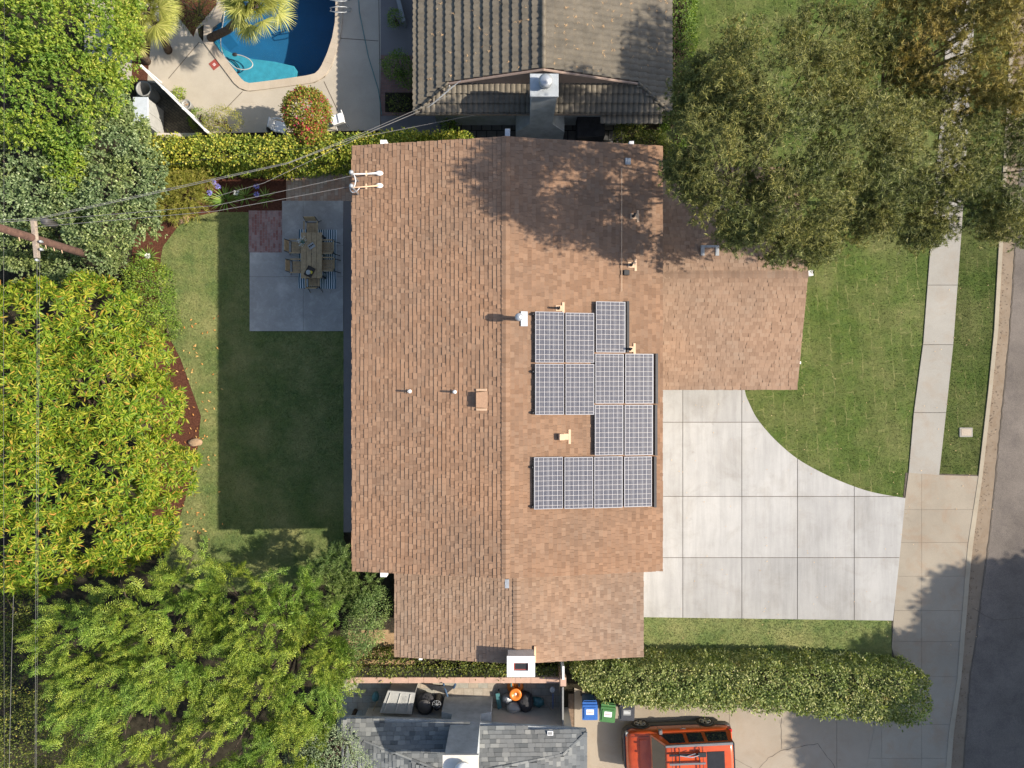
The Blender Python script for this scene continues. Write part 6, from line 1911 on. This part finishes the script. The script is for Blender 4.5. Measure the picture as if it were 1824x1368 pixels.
# table things
p = W(541, 432, tz); rng = np.random.default_rng(401)
t = thing('flower_vase', 'glass vase of small white flowers on the patio table', 'vase', (p.x, p.y, tz))
mb = MB(); mb.lathe(p, [(0.04, 0), (0.07, 0.08), (0.05, 0.16), (0.06, 0.18), (0.001, 0.17)], 14); mb.build('vase_body', 'teal_pl', t, True)
lv = Leaves('quad'); u = unit(rng.normal(size=(90, 3)) * [1, 1, 0.6] + [0, 0, 0.5])
lv.add(np.array(p) + [0, 0, 0.2] + u * rng.uniform(0.08, 0.2, (90, 1)), u, rng.normal(size=(90, 3)), 0.04, 0.03); lv.build('blossoms', 'petal_w', t)
lv = Leaves('needle'); lv.add(np.tile(np.array(p) + [0, 0, 0.16], (60, 1)), u[:60], rng.normal(size=(60, 3)), 0.2, 0.01); lv.build('stems', 'lf_grey', t)
p = W(555, 438, tz)
t = thing('serving_tray', 'small pale tray with dark cups on the upper half of the patio table', 'tray', (p.x, p.y, tz))
mb = MB(); mb.box((p.x - 0.13, p.y - 0.10, tz + 0.001), (p.x + 0.13, p.y + 0.10, tz + 0.02), rz=R(35), bev=0.008); mb.build('board', 'lightgrey_pl', t)
for k in (-1, 0, 1):
    q = Vector((math.cos(R(35)) * k * 0.075, math.sin(R(35)) * k * 0.075, 0)); mb = MB(); mb.lathe((p.x + q.x, p.y + q.y, tz + 0.021), [(0.02, 0), (0.03, 0.06), (0.022, 0.06), (0.001, 0.02)], 10)
    tag(mb.build('cup', 'black', None, True), ('left', 'middle', 'right')[k + 1] + ' dark cup on the small pale tray', 'cup', 'dark cups on the pale tray')
p = W(552, 484, tz)
t = thing('wicker_tray', 'dark wicker tray turned askew on the lower half of the patio table', 'tray', (p.x, p.y, tz))
mb = MB(); mb.box((p.x - 0.15, p.y - 0.2, tz + 0.001), (p.x + 0.15, p.y + 0.2, tz + 0.02), rz=R(-28)); mb.build('base', 'tray', t)
mb = MB()
for q in ((-0.16, -0.21, 0.16, -0.19), (-0.16, 0.19, 0.16, 0.21), (-0.16, -0.189, -0.14, 0.189), (0.14, -0.189, 0.16, 0.189)): mb.box((p.x + q[0], p.y + q[1], tz + 0.0211), (p.x + q[2], p.y + q[3], tz + 0.05), rz=R(-28), about=(p.x, p.y))
mb.build('rim', 'tray', t)
for k, (dx, dy, r_) in enumerate(((0.06, 0.0, 0.035), (0.10, -0.02, 0.03), (0.08, -0.07, 0.03))):
    mb = MB(); mb.blob((p.x + dx, p.y + dy, tz + 0.05), (r_ * 1.15, r_, r_), k, 0.02, 12, 8)
    tag(mb.build('lemon', 'yellow', None, True), ('topmost', 'rightmost', 'lowest')[k] + ' lemon of the three in the dark wicker tray', 'lemon', 'lemons in the wicker tray')
mb = MB(); mb.lathe((p.x - 0.05, p.y - 0.03, tz + 0.021), [(0.04, 0), (0.10, 0.035), (0.095, 0.04), (0.001, 0.01)], 18); tag(mb.build('plate', 'lightgrey_pl', None, True), 'pale round dish in the dark wicker tray', 'dish')

# ------------------------------------------------------------------ south side yard
# pinkish cap wall
a, b = W(618, 1206, 1.1), W(1003, 1217, 1.1)
sw = thing('garden_wall', 'long low wall with pinkish cap between ivy strip and side yard', 'wall', (a.x, a.y, 0))
mb = MB(); mb.box((a.x, b.y + 0.03, 0), (b.x, b.y + 0.20, 1.02)); mb.build('wall_body', 'stucco', sw)
mb = MB()
x = a.x
while x < b.x:
    x2 = min(x + 0.61, b.x); mb.box((x, b.y, 1.021), (x2 - 0.006, b.y + 0.23, 1.10), bev=0.01); x = x2
M['cap_pink'] = m_plain('pink_cap', (0.50, 0.33, 0.25), 0.9, 0.12, 4)
mb.build('cap_stone', 'cap_pink', sw)
# white side fence
a, b = W(1003, 1184, 1.6), W(1003, 1300, 1.6)
wf = thing('side_fence', 'narrow white and grey fence between side yard and bins', 'fence', (a.x, (a.y + b.y) / 2, 0))
x = a.x
mb = MB(); mb.box((x - 0.03, b.y, 0.05), (x + 0.03, a.y - 0.9, 1.55)); mb.build('panel', 'grey_pl', wf)
mb = MB(); mb.box((x - 0.04, a.y - 0.52, 0.05), (x + 0.04, a.y, 1.75)); mb.build('gate_panel', 'white', wf)
p = W(1004, 1215, 1.7); mb = MB(); mb.box((p.x - 0.13, p.y - 0.17, 0), (p.x + 0.10, p.y + 0.17, 1.7), bev=0.01); mb.build('pillar', 'cap_pink', wf)
# deck box / grey barbecue cabinet
zc = 1.0
pts = [W(691, 1230, zc), W(740, 1234, zc), W(733, 1272, zc), W(676, 1270, zc)]
db = thing('deck_box', 'large light grey ribbed plastic deck box in the side yard', 'deck box', (pts[0].x, pts[0].y, 0))
mb = MB(); mb.prism([p[:2] for p in [pts[0] + Vector((0.03, -0.03, 0)), pts[1] + Vector((-0.03, -0.03, 0)), pts[2] + Vector((-0.03, 0.03, 0)), pts[3] + Vector((0.03, 0.03, 0))]], 0.02, 0.9); mb.build('body', 'grey_pl', db)
mb = MB(); mb.prism([p[:2] for p in pts], 0.901, 1.0); lid = mb.build('lid', 'lightgrey_pl', db)
mb = MB()
for k in range(3):
    A, B = pts[0].lerp(pts[1], 0.12 + 0.36 * k), pts[3].lerp(pts[2], 0.12 + 0.36 * k)
    A, B = A.lerp(B, 0.08), A.lerp(B, 0.92)
    mb.tube([A + Vector((0, 0, 0.005)), B + Vector((0, 0, 0.005))], 0.03, 6)
for k in range(9):
    A = pts[0].lerp(pts[1], 0.60).lerp(pts[3].lerp(pts[2], 0.60), 0.25 + k * 0.06); B = pts[0].lerp(pts[1], 0.74).lerp(pts[3].lerp(pts[2], 0.74), 0.20 + k * 0.06)
    mb.tube([A + Vector((0, 0, 0.006)), B + Vector((0, 0, 0.006))], 0.010, 5)
mb.build('ribs', 'lightgrey_pl', lid)
# covered kettle barbecue etc
p = W(756, 1258, 0.7)
t = thing('covered_barbecue', 'round barbecue under a dark cover beside the deck box', 'barbecue', (p.x, p.y, 0))
mb = MB(); mb.blob((p.x, p.y, 0.42), (0.38, 0.42, 0.42), 5, 0.08, 20, 12); mb.build('cover', 'dark_cloth', t, True)
mb = MB(); mb.lathe((p.x + 0.02, p.y + 0.05, 0.80), [(0.28, 0), (0.26, 0.04), (0.001, 0.07)], 20); mb.build('lid', 'clad', t, True)
p = W(779, 1255, 0.7)
t = thing('fan_heater', 'upright dark metal patio heater on its stand by the stucco chimney', 'patio heater', (p.x, p.y, 0))
mb = MB(); mb.lathe((p.x, p.y, 0), [(0.16, 0), (0.12, 0.5), (0.14, 0.9), (0.1, 1.0)], 14); mb.build('body', 'blackmetal', t, True)
mb = MB()
for k in range(8):
    a_ = k * math.pi / 4; mb.tube([(p.x, p.y + 0.15, 1.02), (p.x + 0.17 * math.cos(a_), p.y + 0.15 + 0.14 * math.sin(a_), 0.98)], 0.008, 4)
mb.tube([(p.x + 0.17 * math.cos(k * math.pi / 8), p.y + 0.15 + 0.14 * math.sin(k * math.pi / 8), 0.98) for k in range(17)], 0.010, 5)
mb.build('guard', 'galv', t)
# umbrella lying half open over the wall
A = W(752, 1217, 1.15); B = W(812, 1222, 1.0); C = W(795, 1236, 0.6); D = W(770, 1228, 0.9)
t = thing('folded_parasol', 'dark half-folded parasol slumped against the pink-capped wall', 'parasol', A)
mb = MB(); mb.add([A, D, C, B, W(784, 1222, 1.25), A + Vector((0, 0, -0.3)), C + Vector((0, 0, -0.2))], [(0, 1, 4), (1, 2, 4), (2, 3, 4), (3, 0, 4), (0, 5, 1), (1, 5, 6, 2), (0, 3, 6, 5), (3, 2, 6)]); mb.build('canopy', 'dark_cloth', t)
mb = MB(); mb.tube([W(790, 1218, 1.2), W(797, 1240, 0.5)], 0.04, 8); mb.build('pole', 'blue_cloth', t)
mb = MB(); mb.tube([W(811, 1219, 1.05), W(808, 1225, 0.9)], 0.05, 7); mb.build('strap', 'blue_cloth', t)
# bucket + toys
p = W(918, 1236, 0.5)
t = thing('orange_toy', 'round orange plastic toddler seat in the side yard', 'toy', (p.x, p.y, 0))
mb = MB(); mb.lathe((p.x, p.y + 0.1, 0), [(0.33, 0.0), (0.34, 0.06), (0.28, 0.10), (0.001, 0.10)], 24); mb.build('base', 'orange_pl', t, True)
mb = MB(); mb.lathe((p.x, p.y - 0.03, 0.1), [(0.18, 0), (0.17, 0.30), (0.24, 0.36), (0.255, 0.40), (0.23, 0.43), (0.14, 0.42), (0.09, 0.36), (0.001, 0.34)], 24); mb.build('seat', 'orange_pl', t, True)
mb = MB(); mb.blob((p.x, p.y - 0.03, 0.46), (0.055, 0.055, 0.03), 1, 0.05); mb.build('knob', 'white', t, True)
for sx in (-1, 1):
    mb = MB(); mb.box((p.x + sx * 0.16 - 0.03, p.y + 0.15, 0.08), (p.x + sx * 0.16 + 0.03, p.y + 0.36, 0.2)); mb.build('handle', 'teal_pl', t)
for (a, b, r_, m_, nm, lab, ct) in ((888, 1250, 0.17, 'teal_pl', 'toy_scooter', 'teal and grey child scooter lying left of the orange toddler seat', 'scooter'),):
    p = W(a, b, 0.3); t = thing(nm, lab, ct, (p.x, p.y, 0))
    mb = MB(); mb.box((p.x - 0.09, p.y - 0.34, 0.12), (p.x + 0.09, p.y + 0.3, 0.2), rz=R(8), bev=0.02); mb.build('deck', 'teal_pl', t)
    mb = MB(); mb.tube([(p.x + 0.1, p.y - 0.4, 0.2), (p.x - 0.05, p.y - 0.5, 0.45)], 0.02, 6); mb.tube([(p.x - 0.25, p.y - 0.42, 0.45), (p.x + 0.15, p.y - 0.58, 0.45)], 0.02, 6); mb.build('handlebar', 'orange_pl', t)
    for dy in (-0.38, 0.33):
        mb = MB(Matrix.Translation((p.x, p.y + dy, 0.1)) @ Matrix.Rotation(R(90), 4, 'Y')); mb.lathe((0, 0, -0.02), [(0.09, 0), (0.10, 0.01), (0.10, 0.04), (0.09, 0.05)], 14); mb.build('wheel', 'tyre', t)
p = W(916, 1264, 0.5); mb = MB(); mb.blob((p.x, p.y, 0.3), (0.30, 0.22, 0.28), 9, 0.12, 16, 10); tag(mb.build('sack', 'lightgrey_pl', None, True), 'pale grey bundled sack in front of the orange toddler seat', 'sack')
p = W(936, 1254, 0.5); mb = MB(); mb.blob((p.x, p.y, 0.3), (0.34, 0.42, 0.30), 10, 0.12, 16, 10); tag(mb.build('dark_sack', 'dark_cloth', None, True), 'dark grey cloth heap right of the pale sack', 'sack')
p = W(904, 1246, 0.3); mb = MB(); mb.blob((p.x, p.y, 0.2), (0.22, 0.2, 0.2), 11, 0.2, 14, 9); tag(mb.build('cloth_bundle', 'galv', None, True), 'crumpled silver-grey bundle between scooter and orange seat', 'bundle')
p = W(958, 1252, 0.2); mb = MB(); mb.blob((p.x, p.y, 0.12), (0.28, 0.2, 0.12), 12, 0.25, 14, 8); tag(mb.build('tarpaulin', 'teal_pl', None, True), 'crumpled teal tarpaulin beside the rake', 'tarpaulin')
t = thing('spade', 'spade with blue handle and pale blade standing by the side fence', 'spade', W(985, 1240, 0))
mb = MB(); mb.tube([W(985, 1236, 0.9), W(985, 1262, 0.4)], 0.018, 6); mb.build('handle', 'bin_blue', t)
p = W(984, 1229, 1.0); mb = MB(); mb.blob((p.x, p.y, 0.98), (0.11, 0.13, 0.02), 3, 0.03, 12, 6); mb.build('blade', 'lightgrey_pl', t, True)
t = thing('rake', 'thin wire rake lying on the side yard floor', 'rake', W(980, 1268, 0))
mb = MB(); mb.tube([W(962, 1240, 0.1), W(986, 1270, 0.3)], 0.014, 5); mb.build('handle', 'armwood', t)
mb = MB()
for k in range(5): mb.tube([W(986, 1270, 0.3), W(978 + 4 * k, 1276 - abs(k - 1) * 2, 0.2)], 0.006, 4)
mb.build('tines', 'galv', t)
a, b = W(878, 1276, 0.55), W(1000, 1300, 0.55)
t = thing('side_awning', 'flat grey lean-to roof between the stucco chimney and side fence', 'lean-to', (a.x, a.y, 0))
mb = MB(); mb.box((a.x, b.y, 0.45), (b.x - 0.03, a.y, 0.55)); mb.build('top', 'path', t)
mb = MB(); mb.box((a.x + 0.02, b.y + 0.02, 0), (b.x - 0.05, a.y - 0.02, 0.449)); mb.build('base', 'stucco_g', t)
t = thing('garden_tools', 'dark teal garden tools leaning in the shade left of the deck box', 'tools', W(672, 1250, 0))
p = W(668, 1243, 0.5); mb = MB(); mb.blob((p.x, p.y, 0.4), (0.14, 0.22, 0.1), 13, 0.2, 12, 8); mb.build('bag', 'teal_pl', t, True)
mb = MB(); mb.tube([W(662, 1272, 0.1), W(672, 1250, 0.9)], 0.014, 5); mb.tube([W(656, 1268, 0.1), W(664, 1274, 0.7)], 0.012, 5); mb.build('handle', 'wood', t)

# wheelie bins
def bin_(px, py, rz, mat, label, lab_mat='white'):
    p = W(px, py, 1.05)
    t = thing('wheelie_bin', label, 'wheelie bin', (p.x, p.y, 0), rz, 'wheelie bins beside the hedge')
    xf = Matrix.Translation((p.x, p.y, 0)) @ Matrix.Rotation(rz, 4, 'Z')   # front at -y
    mb = MB(xf); b0, b1 = 0.22, 0.29
    mb.add([(-b0, -0.26, 0.05), (b0, -0.26, 0.05), (b0, 0.24, 0.05), (-b0, 0.24, 0.05), (-b1, -0.33, 0.98), (b1, -0.33, 0.98), (b1, 0.33, 0.98), (-b1, 0.33, 0.98)],
           [(0, 3, 2, 1), (0, 1, 5, 4), (1, 2, 6, 5), (2, 3, 7, 6), (3, 0, 4, 7), (4, 5, 6, 7)]); mb.build('body', mat, t)
    mb = MB(xf); mb.box((-0.31, -0.37, 0.981), (0.31, 0.25, 1.04), bev=0.03); lid = mb.build('lid', mat, t)
    mb = MB(xf); mb.box((-0.24, -0.30, 1.0401), (0.24, 0.16, 1.07), bev=0.02); mb.build('lid_panel', mat, lid)
    mb = MB(xf); mb.box((-0.15, -0.13, 1.0701), (0.15, 0.08, 1.073)); mb.build('sticker', lab_mat, lid)
    mb = MB(xf)
    mb.box((-0.13, -0.03, 1.0731), (0.13, -0.015, 1.075)); mb.box((-0.13, -0.06, 1.0731), (0.10, -0.05, 1.075)); mb.box((-0.13, 0.02, 1.0731), (0.05, 0.03, 1.075))
    mb.build('sticker_print', 'redlamp' if mat != 'bin_black' else 'white', lid)
    mb = MB(xf); mb.tube([(-0.25, 0.34, 0.98), (-0.25, 0.40, 1.0), (0.25, 0.40, 1.0), (0.25, 0.34, 0.98)], 0.018, 6); mb.build('handle', mat, t)
    for sx in (-1, 1):
        mb = MB(xf @ Matrix.Translation((sx * 0.25, 0.28, 0.1)) @ Matrix.Rotation(R(90), 4, 'Y')); mb.lathe((0, 0, -0.03), [(0.08, 0), (0.10, 0.01), (0.10, 0.05), (0.08, 0.06)], 14); mb.build('wheel', 'tyre', t)
bin_(1051, 1267, 0, 'bin_blue', 'blue wheelie bin, leftmost of the three')
bin_(1083, 1271, R(-6), 'bin_green', 'green wheelie bin, middle of the three')
bin_(1117, 1268, R(-2), 'bin_black', 'black wheelie bin, rightmost and mostly under the hedge', 'grey_pl')

# ------------------------------------------------------------------ orange car
CX, CY_ = 4.50, -14.76
car = thing('parked_car', 'boxy orange car with grey cladding parked on the neighbour driveway', 'car', (CX + 2.2, CY_, 0), R(2.2))
XF = Matrix.Translation((CX + 2.2, CY_, 0)) @ Matrix.Rotation(R(2.2), 4, 'Z') @ Matrix.Translation((-2.2, 0, 0))
def loft(mb, secs, closed_ends=True):
    n = len(secs[0]); vs = [p for s_ in secs for p in s_]; fs = []
    for i in range(len(secs) - 1):
        for k in range(n):
            j = (k + 1) % n
            fs.append((i * n + k, i * n + j, (i + 1) * n + j, (i + 1) * n + k))
    if closed_ends: fs += [tuple(reversed(range(n))), tuple(range((len(secs) - 1) * n, len(secs) * n))]
    mb.add(vs, fs)
# stations: x, half width, z top (hood/belt), z bottom of painted body
st = [(0.10, 0.66, 0.78, 0.55), (0.16, 0.78, 0.86, 0.52), (0.32, 0.86, 0.93, 0.50), (0.70, 0.885, 0.98, 0.50), (1.05, 0.89, 1.02, 0.48), (1.5, 0.895, 1.03, 0.46), (2.6, 0.895, 1.03, 0.46), (3.9, 0.89, 1.03, 0.50), (4.22, 0.87, 1.02, 0.55), (4.32, 0.82, 0.98, 0.58)]
secs = []
for x, hw_, zt_, zb_ in st:
    secs.append([(x, -hw_ + 0.02, zb_), (x, -hw_, zb_ + 0.06), (x, -hw_, zt_ - 0.14), (x, -hw_ + 0.04, zt_ - 0.05), (x, -hw_ + 0.12, zt_), (x, 0, zt_ + 0.03),
                 (x, hw_ - 0.12, zt_), (x, hw_ - 0.04, zt_ - 0.05), (x, hw_, zt_ - 0.14), (x, hw_, zb_ + 0.06), (x, hw_ - 0.02, zb_)])
mb = MB(XF); loft(mb, secs); mb.build('body', 'car', car, True)
# grey lower cladding and bumpers
st2 = [(0.0, 0.60, 0.66, 0.30), (0.05, 0.74, 0.70, 0.26), (0.22, 0.87, 0.60, 0.24), (0.5, 0.905, 0.60, 0.22), (1.3, 0.905, 0.52, 0.22), (3.0, 0.905, 0.52, 0.22), (3.9, 0.905, 0.62, 0.24), (4.25, 0.89, 0.62, 0.26), (4.40, 0.82, 0.60, 0.30)]
secs = [[(x, -hw_ + 0.05, zb_), (x, -hw_, zb_ + 0.06), (x, -hw_, zt_ - 0.03), (x, -hw_ + 0.03, zt_), (x, hw_ - 0.03, zt_), (x, hw_, zt_ - 0.03), (x, hw_, zb_ + 0.06), (x, hw_ - 0.05, zb_)] for x, hw_, zt_, zb_ in st2]
mb = MB(XF); loft(mb, secs); mb.build('lower_cladding', 'clad', car, True)
# greenhouse
gb = [(1.02, -0.83, 1.0), (4.27, -0.85, 1.0), (4.27, 0.85, 1.0), (1.02, 0.83, 1.0)]
gt = [(1.55, -0.70, 1.66), (4.10, -0.74, 1.66), (4.10, 0.74, 1.66), (1.55, 0.70, 1.66)]
mb = MB(XF); mb.add(gb + gt, [(0, 1, 5, 4), (1, 2, 6, 5), (2, 3, 7, 6), (3, 0, 4, 7), (4, 5, 6, 7)]); cabn = mb.build('cabin', 'car', car)
rs_ = [[(x, -h_, 1.655), (x, -h_ + 0.05, 1.70), (x, -0.3, 1.725), (x, 0.3, 1.725), (x, h_ - 0.05, 1.70), (x, h_, 1.655)] for x, h_ in ((1.50, 0.64), (1.56, 0.68), (1.8, 0.70), (4.0, 0.73), (4.12, 0.70))]
mb = MB(XF); loft(mb, rs_); mb.build('roof', 'car', car, True)
def onside(x, t, sg, out=0.006):
    """point on the cabin side: x along, t 0..1 from belt to roof"""
    y = 0.83 + 0.02 * (x - 1.02) / 3.25; yt = 0.70 + 0.04 * (x - 1.55) / 2.55
    return (x, sg * (y + (yt - y) * t + out), 1.0 + 0.66 * t)
for sg in (-1, 1):
    for (xa, xb, xc, xd) in ((1.42, 2.32, 2.32, 1.70), (2.46, 3.06, 3.06, 2.46), (3.20, 4.05, 3.98, 3.20)):
        mb = MB(XF)
        q = [onside(xa, 0.10, sg), onside(xb, 0.10, sg), onside(xc, 0.86, sg), onside(xd, 0.86, sg)]
        q2 = [onside(xa, 0.10, sg, -0.02), onside(xb, 0.10, sg, -0.02), onside(xc, 0.86, sg, -0.02), onside(xd, 0.86, sg, -0.02)]
        mb.add(q + q2, [(0, 1, 2, 3), (0, 4, 5, 1), (1, 5, 6, 2), (2, 6, 7, 3), (3, 7, 4, 0)]); mb.build('side_window', 'darkglass', car)
    mb = MB(XF); mb.add([(1.50, sg * 0.64, 1.70), (4.12, sg * 0.66, 1.70), (4.12, sg * 0.75, 1.66), (1.50, sg * 0.71, 1.66), (1.50, sg * 0.64, 1.745), (4.12, sg * 0.66, 1.745), (4.12, sg * 0.75, 1.735), (1.50, sg * 0.71, 1.735)],
                        [(4, 5, 6, 7), (3, 2, 6, 7), (0, 1, 5, 4), (0, 3, 7, 4), (1, 2, 6, 5)]); mb.build('roof_trim', 'railgrey', car)
    mb = MB(XF); mb.box((1.38, sg * 0.92 - 0.09, 1.0), (1.52, sg * 0.92 + 0.09, 1.14), bev=0.03); mb.build('mirror', 'railgrey', car)
    for xw in (0.77, 3.43):
        wf_ = XF @ Matrix.Translation((xw, sg * 0.835, 0.345)) @ Matrix.Rotation(-sg * R(90), 4, 'X')
        mb = MB(wf_); mb.lathe((0, 0, -0.10), [(0.22, 0.0), (0.31, 0.0), (0.345, 0.03), (0.345, 0.17), (0.32, 0.20), (0.23, 0.205), (0.22, 0.17)], 32); wh = mb.build('wheel', 'tyre', car, True)
        mb = MB(wf_); mb.lathe((0, 0, -0.10), [(0.001, 0.10), (0.20, 0.10), (0.222, 0.20), (0.235, 0.206), (0.235, 0.15)], 30); mb.build('rim_barrel', 'clad', wh, True)
        mb = MB(wf_)
        for k in range(5):
            a_ = k * 2 * math.pi / 5
            for da in (-0.16, 0.16):
                mb.tube([(0.03 * math.cos(a_), 0.03 * math.sin(a_), 0.095), (0.225 * math.cos(a_ + da), 0.225 * math.sin(a_ + da), 0.095)], [0.035, 0.022], 6)
        mb.lathe((0, 0, 0.06), [(0.06, 0), (0.06, 0.05), (0.001, 0.06)], 16)
        mb.tube([(0.222 * math.cos(k * math.pi / 16), 0.222 * math.sin(k * math.pi / 16), 0.10) for k in range(33)], 0.012, 5)
        mb.build('rim', 'alloy', wh, True)
        mb = MB(XF); prev = None
        arc = [(xw + 0.42 * math.cos(a_), sg * 0.905, 0.345 + 0.40 * math.sin(a_)) for a_ in [i * math.pi / 14 for i in range(15)]]
        inn = [(xw + 0.355 * math.cos(a_), sg * 0.915, 0.345 + 0.355 * math.sin(a_)) for a_ in [i * math.pi / 14 for i in range(15)]]
        inn2 = [(xw + 0.355 * math.cos(a_), sg * 0.80, 0.345 + 0.355 * math.sin(a_)) for a_ in [i * math.pi / 14 for i in range(15)]]
        mb.add(arc + inn + inn2, [(i, i + 1, 16 + i, 15 + i) for i in range(14)] + [(15 + i, 16 + i, 31 + i, 30 + i) for i in range(14)]); mb.build('wheel_arch', 'clad', car, True)
    mb = MB(XF); mb.box((0.10, sg * 0.72 - 0.10, 0.66), (0.22, sg * 0.72 + 0.10, 0.80), bev=0.03); mb.build('headlight', 'lightgrey_pl', car)
    mb = MB(XF); mb.box((4.20, sg * 0.82 - 0.06, 0.72), (4.34, sg * 0.82 + 0.055, 0.98), bev=0.02); mb.build('tail_light', 'redlamp', car)
    mb = MB(XF); mb.tube([(2.28, sg * 0.905, 0.86), (2.36, sg * 0.93, 0.87), (2.50, sg * 0.905, 0.86)], 0.018, 6); mb.build('door_handle', 'clad', car)
    mb = MB(XF); mb.box((1.15, sg * 0.897 - 0.004, 0.52), (3.0, sg * 0.897 + 0.004, 0.535)); mb.build('sill_line', 'clad', car)
mb = MB(XF)
for xx in (1.75, 2.95):
    mb = MB(XF); mb.box((xx - 0.006, -0.68, 1.724), (xx + 0.006, 0.68, 1.732)); mb.build('roof_seam', 'clad', car)
for sg in (-1, 1):
    for xx in (1.42, 2.40, 3.12):
        mb = MB(XF); mb.box((xx - 0.006, sg * 0.897 - 0.004, 0.54), (xx + 0.006, sg * 0.897 + 0.004, 0.88)); mb.build('door_seam', 'clad', car)
    mb = MB(XF); mb.tube([(0.30, sg * 0.70, 0.955), (0.98, sg * 0.74, 1.035)], 0.007, 4); mb.build('bonnet_seam', 'clad', car)
# windscreen, rear glass, sunroof
mb = MB(XF); n_ = Vector((-0.66, 0, 0.53)).normalized() * 0.006
q = [Vector(p) + n_ for p in ((1.09, -0.74, 1.085), (1.09, 0.74, 1.085), (1.50, 0.62, 1.60), (1.50, -0.62, 1.60))]
q2 = [p - n_ * 4 for p in q]; mb.add(q + q2, [(0, 3, 2, 1), (0, 1, 5, 4), (1, 2, 6, 5), (2, 3, 7, 6), (3, 0, 4, 7)]); mb.build('windscreen', 'darkglass', car)
mb = MB(XF); mb.box((4.18, -0.62, 1.10), (4.235, 0.62, 1.55)); mb.build('rear_window', 'darkglass', car)
mb = MB(XF); mb.box((3.10, -0.42, 1.71), (3.78, 0.42, 1.737), bev=0.01); mb.build('sunroof', 'blackmetal', car)
for yy in (-0.82, 0.82):
    pass
mb = MB(XF); mb.box((0.62, -0.6, 1.0), (0.94, 0.6, 1.022), bev=0.01); mb.build('bonnet_bulge', 'car', car)
mb = MB(XF); mb.box((-0.02, -0.42, 0.42), (0.06, 0.42, 0.66), bev=0.02); mb.build('grille', 'blackmetal', car)
# roof rack with bicycle carriers
rk = thing('roof_rack', 'black crossbars with bicycle carrier arms on the orange car roof', 'roof rack', (CX + 2.2, CY_, 1.7), R(2.2))
for xx in (2.0, 2.78):
    mb = MB(XF); mb.tube([(xx, -0.62, 1.76), (xx, -0.58, 1.82), (xx, 0.58, 1.82), (xx, 0.62, 1.76)], 0.02, 8); mb.build('crossbar', 'blackmetal', rk)
for yy in (0.40, 0.05):
    mb = MB(XF); mb.box((1.6, yy - 0.04, 1.845), (3.0, yy + 0.04, 1.875), bev=0.01); mb.build('carrier_tray', 'railgrey' if yy < 0.2 else 'blackmetal', rk)
mb = MB(XF); mb.tube([(2.0, 0.40, 1.9), (2.45, 0.34, 1.94), (2.9, 0.43, 1.9)], 0.018, 6); mb.tube([(2.2, 0.36, 1.92), (2.6, 0.48, 1.93)], 0.014, 6); mb.build('clamp_arm', 'galv', rk)
mb = MB(XF); mb.box((2.70, 0.32, 1.88), (3.02, 0.50, 1.93), bev=0.01); mb.build('wheel_strap', 'black', rk)
print('faces', sum(len(o.data.polygons) for o in bpy.data.objects if o.type == 'MESH'))
